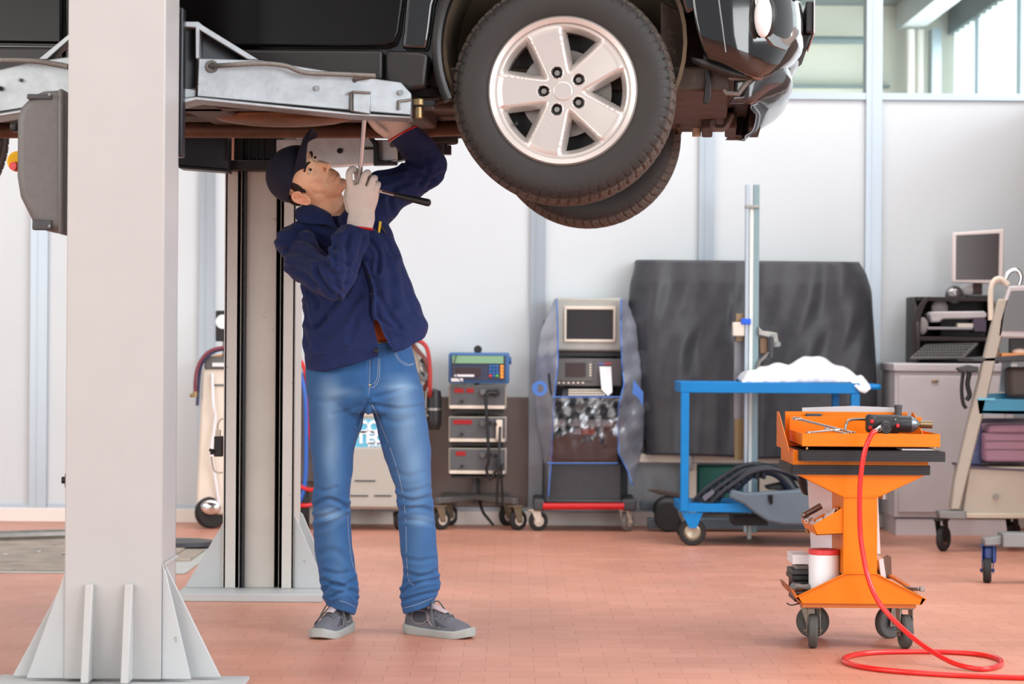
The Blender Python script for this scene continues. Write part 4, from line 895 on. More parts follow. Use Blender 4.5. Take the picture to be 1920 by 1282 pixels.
caster(bc, W(1590,1000,YBc).x, YBc+.05, W(1440,961,YBc).z, .065, 0); caster(bc, W(1590,1000,YBc).x, YBc+DB-.06, W(1440,961,YBc).z, .065, 0); caster(bc, W(1292,1000,YBc).x, YBc+DB-.06, W(1440,961,YBc).z, .065, 0)
m = MB(); zh = W(1630,726,YBc).z; xh = W(1653,726,YBc).x; m.tube(spline([(x1-.01,YBc+.06,zh),(xh-.03,YBc+.06,zh),(xh,YBc+.1,zh),(xh,YBc+DB-.1,zh),(xh-.03,YBc+DB-.06,zh),(x1-.01,YBc+DB-.06,zh)], 5), .014, 12); m.build('handle', M_blue, bc)
# white sheet heaped on it
def heap():
    xs = np.linspace(1386, 1622, 90); g = []
    top = lambda x: np.interp(x, [1384,1394,1400,1420,1428,1450,1480,1495,1510,1530,1550,1562,1580,1595,1604,1612,1620,1626], [716,700,694,694,688,684,682,674,670,669,673,680,688,697,704,702,712,722])
    for j in range(26):
        v = j/25; row = []
        for x in xs:
            t = top(x); over = x > 1590
            bt_ = 716.5 if not over else np.interp(x, [1590,1602,1612,1622], [722,734,737,728])
            q = math.sin(v*math.pi); Yd = YBc+.03+.42*v - (.05*math.exp(-((x-1606)/16)**2)) 
            zt_ = W(x, t, YBc+.25).z; zb_ = W(x, bt_, YBc+.02).z
            zz = max(TOPZ1, zb_) if not over else zb_
            h = zz+(zt_-zz)*q**.6
            h += .004*(math.sin(x*.09+v*5)+math.sin(x*.15-v*8)+.5*math.sin(x*.05+v*11))*q
            row.append(Vector((W(x,700,YBc+.2).x, Yd+.01*math.sin(x*.2), h)))
        g.append(row)
    return g
m = MB(); gg = heap(); m.sheet(gg); hp = tag(m.build('white_sheet', mat('white_film_sheet', (240,242,246), .35, bump=(18,.004), coat=.2), angle=180, solid=.004), 'crumpled white plastic sheet heaped on the blue trolley top', 'sheet')
# dismantled bumper parts on lower shelf
M_slate = mat('slate_plastic', (88,104,118), .45, noise=(10,.06)); M_blkp = mat('bumper_black', (44,48,56), .42, noise=(12,.15))
zs_ = W(1440,945,YBc).z
bp_ = thing('bumper_cover', 'removed slate grey car bumper panel on the blue trolley lower shelf', 'car part', (W(1470,945,YBc).x, YBc+.2, zs_))
P = [(1366,932),(1372,918),(1400,924),(1500,918),(1575,905),(1575,985),(1470,984),(1440,978),(1415,962),(1395,946)]
m = MB(); m.pprism(P, lambda x: YBc-.06+.00005*(x-1366), .05); m.build('panel', M_slate, bp_, bevel=.012, seg=3)
m = MB(); m.prism([W(x,y,YBc-.07) for x,y in ((1441,928),(1449,928),(1449,944),(1445,946),(1441,936))], (0,.02,0)); m.build('slot', M_blackgap, bp_)
m = MB(); m.tube(spline([W(x,y,YBc+.08) for x,y in ((1368,924),(1390,900),(1410,885),(1440,880),(1462,888),(1478,905),(1486,918))], 6), [.03]*37, 12); m.build('upper_lip', M_blkp, bp_)
gr_ = thing('bumper_grille', 'black ribbed bumper grille leaning on the slate grey bumper panel', 'car part', (W(1350,945,YBc).x, YBc+.2, zs_))
m = MB()
for k, off in enumerate((0, 14, 26)):
    m.tube(spline([W(x+off,y+off*.35,YBc+.12-.04*k) for x,y in ((1296,944),(1322,918),(1352,896),(1384,876),(1420,870),(1460,880),(1490,900))], 6), [.012+.0*i for i in range(37)], 8)
for k in range(9):
    x = 1306+k*13; y = 934-k*9.2 if k < 6 else 880; m.beam(W(x,y+2,YBc+.12), W(x+24,y+13,YBc+.04), .018, .03)
m.build('frame', M_blkp, gr_, bevel=.002)
m = MB(); m.prism([W(x,y,YBc+.15) for x,y in ((1298,946),(1330,918),(1380,884),(1395,890),(1366,918),(1346,946))], (0,.01,0)); m.build('mesh_panel', M_black, gr_)
m = MB(); m.pprism([(1316,932),(1336,918),(1341,924),(1322,940)], YBc+.0, .03); m.build('bracket', mat('bracket_lilac',(96,96,112),.5), gr_, bevel=.003)
m = MB(); m.prism([W(x,y,YBc+.1) for x,y in ((1436,912),(1462,906),(1486,904),(1500,914),(1480,920),(1440,918))], (0,.12,0)); m.build('corner_piece', M_black, gr_, bevel=.006)

# ---- grey desk at right with computer
YD = 12.9
dk = thing('desk_cabinet', 'light grey cabinet desk against the wall carrying the computer', 'desk', (W(1770,1000,YD).x, YD, 0))
zt_ = W(1750,697,YD).z; x0, x1 = W(1677,850,YD).x, W(1900,850,YD).x; dD = .45
m = MB(); m.box(x0, x1, YD, YD+dD, .09, zt_); m.build('body', M_deskgrey, dk, bevel=.004)
m = MB(); m.box(x0+.01, x1-.02, YD+.0, YD+dD-.02, 0, .09); m.build('plinth', M_deskgrey, dk)
m = MB(); m.box(x0, x1-.02, YD-.003, YD, .086, .094); m.build('plinth_gap', M_dkgrey, dk)
m = MB(); m.box(x0-.01, x1+.02, YD-.02, YD+dD, zt_, zt_+.045); m.build('desk_top', M_deskgrey, dk, bevel=.008)
MB().box(x0+.02, x1-.05, YD-.014, YD, .12, zt_-.02).build('door', M_deskgrey, dk, bevel=.004)
m = MB(); m.ell(W(1753,714,YD-.02), (.02,.008,.006)); m.build('keyhole_cover', M_brass, dk)
zd = zt_+.045
# shelf riser
rs = thing('shelf_riser', 'dark brown open shelf unit with curved sides on the grey desk', 'shelf', (W(1790,672,YD).x, YD+.3, zd))
def riser_side(px):
    m = MB(); x = W(px,650,YD+.15).x; z1 = W(1740,556,YD+.15).z; H = z1-zd
    P = [(x,YD+.1,zd),(x,YD+.08,zd+H*.3),(x,YD+.1,zd+H*.62),(x,YD+.18,zd+H*.86),(x,YD+.26,zd+H),(x,YD+.43,zd+H),(x,YD+.43,zd)]
    m.prism(P, (.02,0,0)); return m.build('side_panel', M_darkbrown, rs, bevel=.002)
riser_side(1714); riser_side(1862)
xs0, xs1 = W(1714,650,YD+.15).x+.02, W(1862,650,YD+.15).x
for py, y0 in ((556,.2),(631,.09)):
    z = W(1740,py,YD+.15).z; MB().box(xs0, xs1, YD+y0, YD+.43, z-.022, z).build('shelf_board', M_darkbrown, rs, bevel=.002)
MB().box(xs0, xs1, YD+.41, YD+.43, zd, W(1740,556,YD+.15).z-.02).build('back_board', M_darkbrown, rs)
zsh = W(1740,631,YD+.15).z; ztop = W(1740,556,YD+.15).z
# slanted outline of left side drawn by a curved front edge panel
m = MB(); m.pprism([(1712,672),(1712,610),(1716,585),(1726,568),(1738,556),(1746,556),(1735,572),(1728,590),(1726,612),(1726,672)], YD+.1, .02); m.build('side_edge', M_darkbrown, rs, bevel=.003)
pr = thing('printer', 'pale grey flat printer on the shelf board of the riser', 'printer', (W(1795,625,YD+.2).x, YD+.25, zsh))
m = MB(); m.pprism([(1743,588),(1748,584),(1846,583),(1852,590),(1848,597),(1768,598),(1762,604),(1746,604)], YD+.14, .24); m.build('housing', M_deskgrey, pr, bevel=.008)
MB().pbox(1764, 1848, 598, 630, YD+.22, .16).build('paper_bay', M_black, pr)
MB().pbox(1740, 1824, 613, 618, YD+.1, .2).build('output_tray', mat('tray_grey',(158,156,164),.4), pr, bevel=.003)
MB().pbox(1796, 1826, 606, 614, YD+.14, .1).build('paper', M_cream, pr)
MB().pbox(1826, 1850, 598, 622, YD+.12, .2).build('side_cover', mat('cover_plum',(78,66,86),.4), pr, bevel=.004)
for px, py, rx, rz_ in ((1729,611,.033,.047),(1762,578,.045,.05)):
    m = MB(); c = W(px,py,YD+.26 if px>1740 else YD+.13); m.ell((c.x,c.y,c.z), (rx,.012,rz_)); tag(m.build('disc', mat('disc_grey',(160,154,156),.3), ), 'round grey disc standing %s the printer' % ('behind' if px > 1740 else 'left of'), 'disc')
mo = thing('flat_monitor', 'white framed flat monitor on top of the dark riser', 'monitor', (W(1835,550,YD+.25).x, YD+.3, ztop))
P = lambda x, y, Y: W(x, y, Y)
a, b_, c, d = (1787,436),(1883,429),(1881,532),(1786,529)
m = MB(); m.prism([W(*q, YD+.2) for q in (a,b_,c,d)], (0,.05,0)); m.build('housing', mat('monitor_white',(236,226,224),.45), mo, bevel=.006)
m = MB(); m.prism([W(*q, YD+.197) for q in ((1793,441),(1874,437),(1872,524),(1792,524))], (0,.004,0)); m.build('screen', M_scrn, mo)
m = MB(); m.pbox(1826, 1842, 530, 552, YD+.26, .04); m.build('stand', mat('stand_plum',(80,60,60),.5), mo, bevel=.003); m = MB(); m.box(W(1815,550,YD+.25).x, W(1858,550,YD+.25).x, YD+.22, YD+.38, ztop, ztop+.012); m.build('foot', M_dkgrey, mo, bevel=.004)
m = MB(); m.ell(W(1789,552,YD+.26), (.05,.04,.05)); tag(m.build('webcam_dome', mat('silver_dome',(150,150,152),.2,.8)), 'silver dome on top of the dark riser left of the monitor stand', 'dome')
m = MB(); m.ell(W(1815,544,YD+.3), (.045,.03,.035)); tag(m.build('speaker_pod', M_paper), 'pale rounded speaker behind the white monitor base', 'speaker')
kb = thing('keyboard', 'grey keyboard tilted on the desk in front of the riser', 'keyboard', (W(1770,668,YD).x, YD+.05, zd))
P = [W(1706,674,YD-.0),W(1808,673,YD-.0),W(1835,646,YD+.1),W(1735,649,YD+.1)]
for p in P: p.z = max(p.z, zd+.004)
m = MB(); m.prism(P, (0,0,-.012) if False else (0,.0,.012)); m.build('base', M_greyplast, kb, bevel=.003)
m = MB()
for j in range(5):
    for i in range(16):
        u, v = (i+1)/17.5, (j+.6)/5.4; q = P[0].lerp(P[1], u).lerp(P[3].lerp(P[2], u), v); m.obox(q+Vector((0,0,.014)), (.0055,0,0), (0,.006,0), (0,0,.003))
k_ = m.build('keys', M_dkgrey, kb); k_['kind'] = 'stuff'

# ---- beige diagnostic cart on the far right
YR = 11.85
ct = thing('diagnostic_cart', 'beige wheeled cart with slanted side posts at the right edge of the picture', 'cart', (W(1860,1020,YR).x, YR+.25, 0))
m = MB(); m.pprism([(1800,956),(1782,956),(1790,900),(1820,770),(1838,700),(1852,640),(1872,560),(1896,560),(1882,620),(1862,700),(1846,770)], YR+.02, .05); m.build('side_post', mat('post_olive',(176,168,156),.45,.2), ct, bevel=.008)
m = MB(); m.pprism([(1806,954),(1818,876),(1940,876),(1940,968),(1806,962)], YR+.05, .4); m.build('drawer', M_beige, ct, bevel=.006); dr = ct.children[-1]
m = MB(); m.cyl(W(1868,930,YR+.05), W(1868,930,YR+.025), .012, 14); m.build('knob', M_steel, dr)
m = MB(); m.pprism([(1814,874),(1834,784),(1940,784),(1940,880)], YR+.42, .02); m.pprism([(1812,874),(1940,880),(1940,884),(1812,878)], YR+.04, .4); m.build('shelf_bay', mat('bay_plum',(84,74,88),.5), ct)
m = MB(); m.pbox(1810, 1940, 962, 972, YR+.02, .44); m.build('base_rail', mat('rail_cream',(196,186,168),.5), ct, bevel=.006)
m = MB(); m.pprism([(1760,958),(1812,958),(1812,974),(1762,972)], YR+.0, .1); m.build('foot_arm', mat('arm_grey',(128,128,126),.45,.3), ct, bevel=.006)
caster(ct, W(1768,1020,YR).x, YR+.04, W(1768,974,YR).z, .062, R_(55), fork=M_black)
caster(ct, W(1925,1020,YR).x, YR+.35, W(1768,974,YR).z, .062, R_(55), fork=M_black)
m = MB(); m.prism([W(x,y,YR+.02) for x,y in ((1820,672),(1940,664),(1940,678),(1826,678))], (0,.4,0)); m.build('worktop', M_dkgrey, ct, bevel=.004)
m = MB(); m.pprism([(1794,690),(1816,684),(1836,688),(1834,697),(1802,698)], YR-.02, .06); m.build('hook_rest', M_dkgrey, ct, bevel=.006)
m = MB(); m.tube(spline([W(1806,698,YR),W(1803,730,YR),W(1806,756,YR),W(1812,765,YR)], 6), .009); m.tube(spline([W(1818,698,YR),W(1814,720,YR),W(1818,740,YR),W(1812,750,YR)], 6), .012); m.build('hanging_cable', M_black, ct)
m = MB(); m.pprism([(1880,678),(1896,678),(1892,735),(1874,735)], YR+.25, .02); m.build('blue_white_panel', mat('panel_iceblue',(200,222,236),.5), ct)
m = MB(); m.tube(spline([W(1858,600,YR+.05),W(1858,545,YR+.05),W(1866,525,YR+.05),W(1878,524,YR+.05),W(1890,534,YR+.05)], 6), .014, 12); m.build('cable_guide', M_cream, ct)
m = MB(); m.tube(spline([W(1884,524,YR+.1),W(1892,510,YR+.1),W(1906,506,YR+.1),W(1914,518,YR+.1),W(1910,534,YR+.1)], 6), .011, 12); m.build('gooseneck', M_chrome, ct)
sc_ = thing('tilted_monitor', 'grey framed monitor cropped by the right edge above the diagnostic cart', 'monitor', W(1905,640,YR+.05))
m = MB(); m.pprism([(1892,536),(1950,534),(1950,634),(1870,632),(1874,600)], YR+.02, .06); m.build('housing', M_deskgrey, sc_, bevel=.008)
m = MB(); m.pprism([(1896,545),(1950,544),(1950,622),(1878,620),(1884,580)], YR+.016, .01); m.build('screen', M_scrn, sc_)
m = MB(); m.pbox(1895, 1935, 634, 668, YR+.1, .06); m.build('stand', M_dkgrey, sc_, bevel=.004)
bx = thing('blue_tray', 'turquoise plastic tray on the diagnostic cart', 'tray', W(1880,775,YR+.1)); M_teal = mat('turquoise_plastic',(44,140,176),.4)
m = MB(); m.pprism([(1832,746),(1940,750),(1940,778),(1836,774)], YR+.02, .006); m.build('front_wall', M_teal, bx); m = MB(); m.pprism([(1850,738),(1940,734),(1940,776),(1838,774)], YR+.25, .006); m.build('rear_wall', M_teal, bx)
m = MB(); m.pbox(1836, 1940, 770, 776, YR+.02, .24); m.build('bottom', M_teal, bx)
m = MB(); m.pbox(1833, 1866, 746, 750, YR+.015, .02); m.build('rim', mat('tray_lightblue',(110,196,224),.4), bx)
pk = thing('pink_case', 'dusty pink plastic case inside the diagnostic cart bay', 'case', W(1880,868,YR+.2)); M_pink = mat('dusty_pink',(176,132,152),.5)
m = MB(); m.pbox(1846, 1940, 812, 866, YR+.12, .25); m.build('body', M_pink, pk, bevel=.012)
m = MB(); m.pprism([(1852,812),(1856,796),(1940,794),(1940,812)], YR+.13, .22); m.build('lid', M_pink, pk, bevel=.01)
for y in (826, 842): MB().pbox(1848, 1940, y, y+1.6, YR+.116, .01).build('groove', mat('groove_plum',(110,78,96),.5), pk)
bb = MB(); bb.pprism([(1818,872),(1832,800),(1842,796),(1842,872)], YR+.2, .08); tag(bb.build('blue_bag', mat('slate_blue_bag',(88,98,140),.5,bump=(30,.01)), bevel=.01), 'slate blue plastic bag squeezed left of the pink case', 'bag')
m = MB(); m.pbox(1878, 1940, 662, 671, YR+.03, .12); tag(m.build('orange_tool_tray', mat('tray_orange2',(226,150,84),.5), bevel=.003), 'small orange tray on the dark cart top below the tilted monitor', 'tray')
m = MB(); m.ell(W(1913,660,YR+.08), (.04,.04,.018)); tag(m.build('cloth_rag', mat('rag_peach',(238,214,196),.8,bump=(40,.01))), 'pale rag lying in the small orange tray', 'rag')
m = MB(); m.pbox(1892, 1940, 688, 746, YR+.12, .12); m.build; tag(m.build('brown_tool_box', mat('tool_brown',(92,82,76),.5), bevel=.02), 'brown rounded box hanging above the turquoise tray', 'box')
# foot with blue caster in the near right corner
YS2 = 10.3
ft = thing('stand_base', 'grey stand foot with blue caster cropped at the right edge', 'stand', (W(1880,1085,YS2).x, YS2, 0))
m = MB(); m.pprism([(1845,1010),(1880,1004),(1880,1022),(1846,1024)], YS2+.02, .08); m.pbox(1880, 1990, 1000, 1027, YS2, .12); m.build('foot_arm', mat('foot_grey',(128,130,130),.45,.3), ft, bevel=.006)
caster(ft, W(1856,1080,YS2).x, YS2+.06, W(1856,1022,YS2).z, .052, R_(-100), fork=mat('caster_blue',(46,70,130),.45), tyre=M_rubber, w=.034)
MB().pbox(1845, 1869, 1024, 1056, YS2+.045, .05).build('caster_housing', mat('caster_housing_blue',(46,70,130),.45), ft, bevel=.01)
m = MB(); m.box(W(1960,900,YS2).x, W(1975,900,YS2).x, YS2+.02, YS2+.1, .1, 1.2); m.build('pole', M_greyplast, ft)
caster(ft, W(1975,1080,YS2).x, YS2+.02, W(1856,1022,YS2).z, .052, R_(-100), fork=mat('caster_blue2',(46,70,130),.45))
# ================================================================ ORANGE TOOL TROLLEY
YT, YTb = 8.03, 8.40
tr = thing('tool_trolley', 'orange two-tier tool trolley with black rubber bands and a red air hose', 'trolley', (W(1614,1210,YT+.15).x, YT+.2, 0))
X = lambda px, Y=YT: W(px, 900, Y).x
Z = lambda py, Y=YT, px=1620: W(px, py, Y).z
# body under the tray
x0, x1 = X(1487), X(1741)
m = MB(); m.box(x0, x1, YT+.004, YTb-.004, Z(890), Z(845)); m.build('lower_body', M_orange, tr, bevel=.002)
def band(px0, px1, py0, py1, ya, yb):
    xa_, xb_ = X(px0), X(px1); za, zb = Z(py1), Z(py0); r_ = .012; n = 5; P = []
    for cx, cy, a0 in ((xb_-r_, ya+r_, -90), (xb_-r_, yb-r_, 0), (xa_+r_, yb-r_, 90), (xa_+r_, ya+r_, 180)):
        for k in range(n+1): a = R_(a0+90*k/n); P.append((cx+r_*math.cos(a), cy+r_*math.sin(a)))
    lev = []; N_ = 7
    for k in range(N_):
        z = za+(zb-za)*k/(N_-1); lev += [(z+.0003, 0), (z+(zb-za)/(N_-1)*.75, 0), (z+(zb-za)/(N_-1)*.85, .0012)] if k < N_-1 else [(zb, 0)]
    cx, cy = (xa_+xb_)/2, (ya+yb)/2; rings = []
    for z, ins in lev:
        rings.append([(x+(cx-x)*ins/abs(cx-xa_), y+(cy-y)*ins/abs(cy-ya), z) for x, y in P])
    m = MB(); m.loft(rings); return m.build('rubber_band', M_band, tr, angle=25)
band(1483, 1744, 872, 890, YT-.012, YTb+.01); band(1496, 1769, 845, 864, YT-.045, YTb-.02)
# top tray: floor, front lip, side panels with sloping front edge, back wall
zf = Z(837, YT-.03); xl_, xr_ = X(1503, YT-.03), X(1762, YT-.03)
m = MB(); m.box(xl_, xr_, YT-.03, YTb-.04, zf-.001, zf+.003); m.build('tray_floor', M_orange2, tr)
m = MB(); m.box(xl_, xr_, YT-.034, YT-.03, zf, Z(813, YT-.03)); m.build('tray_front', M_orange, tr, bevel=.001)
zb_ = Z(772, YTb)
m = MB(); m.box(xl_-.0, xr_, YTb-.04, YTb-.036, zf, Z(781,YTb-.04)); m.build('tray_back', M_orange, tr, bevel=.001)
m = MB(); m.box(X(1471,YTb), X(1700,YTb), YTb-.004, YTb, Z(845), zb_); m.build('rear_panel', M_orange, tr, bevel=.001)
for x, w_ in ((X(1478,YT)-.0,.004),(xr_-.03,.004)):
    m = MB(); m.prism([(x,YT-.0,Z(846)),(x,YTb-.004,Z(846)),(x,YTb-.004,zb_),(x,YTb-.05,zb_),(x,YT+.02,Z(846)+.012)], (w_,0,0)); m.build('side_panel', M_orange, tr, bevel=.001)
m = MB(); m.box(xl_, xl_+.003, YT-.03, YTb-.04, zf, Z(813,YT-.03)); m.build('tray_side', M_orange, tr); m = MB(); m.box(xr_-.003, xr_, YT-.03, YTb-.04, zf, Z(813,YT-.03)); m.build('tray_side', M_orange, tr)
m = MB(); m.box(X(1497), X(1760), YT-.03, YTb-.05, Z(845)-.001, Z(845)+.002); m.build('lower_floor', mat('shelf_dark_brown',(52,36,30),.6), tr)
# funnel bracket, column, base
m = MB(); m.pprism([(1492,888),(1742,888),(1650,931),(1578,931)], YT+.0, .30); fu = m.build('funnel_bracket', M_orange, tr, bevel=.003)
MB().box(X(1582), X(1646), YT+.004, YT+.29, Z(1078), Z(929)).build('column', M_orange, tr, bevel=.002)
m = MB(); m.box(X(1581), X(1647), YT-.0, YT+.006, Z(932.5), Z(930)); m.build('seam_lip', M_orange, tr)
ap = [(1503,1131),(1491,1119),(1586,1073.5),(1642.5,1074),(1737,1122),(1729,1133.5)]
for y in (YT, YTb-.02):
    m = MB(); m.pprism(ap, y, .004); m.pprism([(1491,1119),(1586,1073.5),(1642.5,1074),(1737,1122),(1737,1124.5),(1642.5,1076.5),(1586,1076),(1491,1121.5)], y-.006, .012); m.build('base_apron', M_orange, tr, bevel=.001)
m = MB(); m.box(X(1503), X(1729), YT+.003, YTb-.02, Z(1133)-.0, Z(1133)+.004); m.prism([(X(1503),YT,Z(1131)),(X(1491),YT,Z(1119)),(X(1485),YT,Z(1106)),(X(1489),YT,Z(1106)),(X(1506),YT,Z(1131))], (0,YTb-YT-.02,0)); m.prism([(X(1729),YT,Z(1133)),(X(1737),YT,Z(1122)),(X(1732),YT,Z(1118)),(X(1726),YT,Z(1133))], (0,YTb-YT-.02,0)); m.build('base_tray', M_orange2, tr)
m = MB(); m.box(X(1506), X(1720), YT+.006, YTb-.03, Z(1140), Z(1132)); m.build('base_rail', mat('rail_rust_orange',(190,102,40),.5), tr, bevel=.001)
for px, y, yw, rr in ((1524,8.10,-96,.056),(1694,8.10,-84,.056),(1513,8.37,-20,.056),(1676,8.37,-150,.056)):
    c = caster(tr, W(px,1200,y).x, y, Z(1140)+.0, rr, R_(yw), fork=mat('caster_steel',(126,120,110),.4,.7,noise=(20,.2)), tyre=mat('caster_rubber_grey',(74,76,74),.7,noise=(30,.1)), w=.03, hub=M_dkgrey)
# slanted side bin left of the column
bp0 = [(1531,1003.5),(1523,985),(1584,949),(1584,1001)]
for y in (YT+.01, YTb-.04):
    m = MB(); m.pprism(bp0, y, .003); m.build('bin_panel', M_orange, tr, bevel=.001)
def strip(p, q, th=.003):
    a, b_ = W(*p, YT+.01), W(*q, YT+.01); d = YTb-.04-YT-.01; n = Vector((0,1,0)).cross(b_-a).normalized()*th
    m = MB(); m.prism([a, b_, b_+n, a+n], (0, d, 0)); return m
strip((1531,1003.5),(1523,985)).build('bin_lip', M_orange, tr); strip((1584,1001),(1531,1003.5)).build('bin_floor', M_orange2, tr)
for k, (a, b_) in enumerate((((1526,976),(1582,944)),((1530,984),(1582,953)))):
    m = MB(); m.beam(W(*a, YT+.12+.1*k), W(*b_, YT+.12+.1*k), .03, .006); m.build('bin_divider', M_orange, tr, bevel=.001)
m = MB(); m.cyl(W(1512,992,YT+.12), W(1516,1000,YT+.12), .006, 8); tag(m.build('loose_knob', M_brass), 'tiny brass knob under the lip of the orange side bin', 'knob')
# ---------------- things on the trolley
gun = thing('impact_wrench', 'black air impact wrench with red trigger lying in the orange tray', 'power tool', W(1660,810,YT+.08))
G = lambda px, py, dy=0: W(px, py, YT+.08+dy)
rg = .031
c0 = G(1626,794); c1 = G(1684,795); ax = (c1-c0).normalized()
def latht(prof, name, mt, parent, n=36): m = MB(); m.lathe([(r_, h) for r_, h in prof], c0, ax, n); return m.build(name, mt, parent, angle=30)
Lg = (c1-c0).length; s_ = Lg/58
M_gunb = mat('gun_black_rubber',(38,40,42),.5,noise=(40,.15)); M_gung = mat('gun_grey_metal',(120,124,130),.35,.7)
m = MB(); m.box(c0.x-.004, c0.x+Lg*.28, c0.y-.028, c0.y+.03, c0.z-.030, c0.z+.031); m.build('rear_housing', M_gunb, gun, bevel=.012, seg=4)
latht([(0,.01),(.027,.01),(.0305,.02),(.031,Lg*.3),(.031,Lg+.0),(0,Lg)], 'motor_housing', M_gunb, gun)
latht([(0,Lg),(.0275,Lg),(.0285,Lg+.004),(.0285,Lg+.04),(.027,Lg+.042),(0,Lg+.042)], 'clutch_housing', mat('gun_dark_grey',(62,66,72),.35,.5), gun)
latht([(0,Lg+.042),(.027,Lg+.042),(.024,Lg+.052),(.014,Lg+.066),(.010,Lg+.068),(0,Lg+.068)], 'nose_cone', M_gung, gun)
latht([(0,Lg+.066),(.007,Lg+.066),(.007,Lg+.072),(.0125,Lg+.072),(.0125,Lg+.112),(.009,Lg+.113),(.009,Lg+.1),(0,Lg+.1)], 'socket', mat('socket_brassy',(150,140,110),.3,.9), gun, 12)
m = MB(); h0 = G(1658,797); h1 = G(1661,803,-.10); m.tube([h0, h0.lerp(h1,.5), h1], [.021,.0195,.019], 24); hd = m.build('handle', M_gunb, gun)
m = MB(); m.cyl(h1+Vector((0,.001,0)), h1-Vector((0,.004,0)), .0145, 20); m.build('vent_plug', M_dkgrey, hd)
for i in range(-2,3):
    for j in range(-2,3):
        if i*i+j*j < 6: m = MB(); m.cyl(h1+Vector((i*.0048+(j%2)*.0024,-.004,j*.0044)), h1+Vector((i*.0048+(j%2)*.0024,-.0055,j*.0044)), .0016, 6); m.build('vent_hole', M_blackgap, hd)
for px, py in ((1635,790),(1632,802),(1683,798)):
    c = G(px,py,-.032); m = MB(); m.box(c.x-.006,c.x+.006,c.y-.004,c.y+.006,c.z-.006,c.z+.006); m.build('red_button', M_redpaint, gun, bevel=.002)
bolt('screw', G(1678,786,-.030), (0,-1,0), .003, M_chrome, gun)
m = MB(); m.tube([G(1652,801,-.09),G(1641,808,-.13)], [.0085,.0075], 12); m.lathe([(0,0),(.0095,0),(.0095,.006),(0,.006)], G(1649,803,-.1), (-1,-2.5,-.6), 6); m.build('hose_fitting', M_chrome, gun)
hs = [(1641,808,7.91),(1633,816,7.90),(1620,851,7.90),(1613,904,7.905),(1612,965,7.91),(1615,1018,7.91),(1628,1084,7.90),(1650,1132,7.87),(1690,1176,7.80),(1738,1215,7.70),(1791,1244,7.58),(1843,1259,None),(1874,1252,None),(1873,1240,None),(1835,1231,None),(1769,1226.5,None),(1703,1226,None),(1637,1228,None),(1595,1234,None),(1582,1243,None),(1607,1253,None),(1659,1261,None),(1747,1268,None),(1850,1273,None),(1990,1276,None),(2200,1270,None)]
P = []; RH = .0082
for px, py, Y in hs:
    if Y is None: Y = floorY(px, py); p = W(px, py, Y); p.z = RH
    else: p = W(px, py, Y)
    if p.z < RH: p.z = RH
    P.append(p)
for i in (15,16): P[i].z = RH
m = MB(); m.tube(spline(P, 10), RH, 14); tag(m.build('air_hose', M_red, angle=180), 'glossy red air hose hanging from the trolley and coiled on the floor', 'hose')
M_span = mat('satin_tool_steel', (196,192,188), .25, .95)
def spanner(name, label, a, b_, wd, ring_r, open_end=True):
    a, b_ = Vector(a), Vector(b_); d = (b_-a).normalized(); n = Vector((0,0,1)); s2 = d.cross(n).normalized()
    m = MB(); m.lathe([(ring_r*.62,-.004),(ring_r,-.004),(ring_r,.004),(ring_r*.62,.004)], a, (d.cross(s2))*1, 24)
    m.beam(a+d*ring_r*.9, b_, wd*1.25, .006)
    if open_end:
        for k in (-1, 1): m.beam(b_+s2*k*.006, b_+d*.02+s2*k*.009, .006, .005)
        m.beam(b_-d*.002, b_+d*.006, .018, .005)
    return tag(m.build(name, M_span, bevel=.0012), label, 'spanner')
zt2 = zf+.006
p = lambda px, py, Y, z=None: (lambda q: Vector((q.x, q.y, max(q.z, zt2))))(W(px, py, Y))
spanner('ring_spanner', 'long steel ring spanner propped against the back of the orange tray', p(1495,785,YT+.2), p(1592,809,YT+.02), .010, .0165)
spanner('open_spanner', 'short steel spanner lying flat at the front of the orange tray', p(1516,811,YT), p(1562,806,YT+.03), .009, .010)
spanner('small_spanner', 'small steel spanner crossing the short spanner in the orange tray', p(1550,804,YT+.05), p(1580,811,YT), .007, .008)
m = MB(); m.tube(spline([p(1585,807,YT+.03),p(1586,798,YT+.06),p(1590,789,YT+.08),p(1600,786,YT+.1),p(1626,786,YT+.12)], 6), .0045, 10); tag(m.build('hex_key', M_steel), 'thick bent steel hex key behind the impact wrench tail', 'hex key')
m = MB(); m.box(X(1515,YTb-.1), X(1545,YTb-.1), YTb-.034, YTb-.01, Z(781,YTb-.03)-.006, Z(776,YTb-.03)); tag(m.build('black_knife', M_dkgrey, bevel=.003), 'dark knife handle tucked behind the tray back wall', 'knife')
m = MB(); m.ell(W(1514,777,YTb-.02), (.006,.006,.004)); tag(m.build('red_stopper', M_redpaint), 'small red stopper beside the dark knife handle', 'stopper')
m = MB(); m.prism([(X(1504,YTb),YTb+.012,Z(790,YTb)),(X(1690,YTb),YTb+.012,Z(790,YTb)),(X(1690,YTb),YTb+.012,Z(764,YTb)),(X(1600,YTb),YTb+.012,Z(761,YTb)),(X(1504,YTb),YTb+.012,Z(765,YTb))], (0,.003,0)); tag(m.build('grey_card_sheet', mat('grey_card',(186,190,194),.6,noise=(10,.05))), 'pale grey sheet standing behind the orange rear panel', 'sheet')
m = MB(); c = W(1684,776,YTb-.02); m.lathe([(0,-.02),(.0125,-.02),(.0125,.018),(.014,.019),(.014,.03),(.008,.032),(0,.032)], c, (0,0,1), 24); tag(m.build('deep_socket', M_dkgrey), 'dark deep socket standing upright at the rear of the orange tray', 'socket')
m = MB(); m.box(X(1689,YT), X(1752,YT), YT-.02, YT+.1, Z(845)+.003, Z(840)); tag(m.build('white_paper_box', M_paper, bevel=.001), 'flat white box in the gap between orange tray and rubber band', 'box')
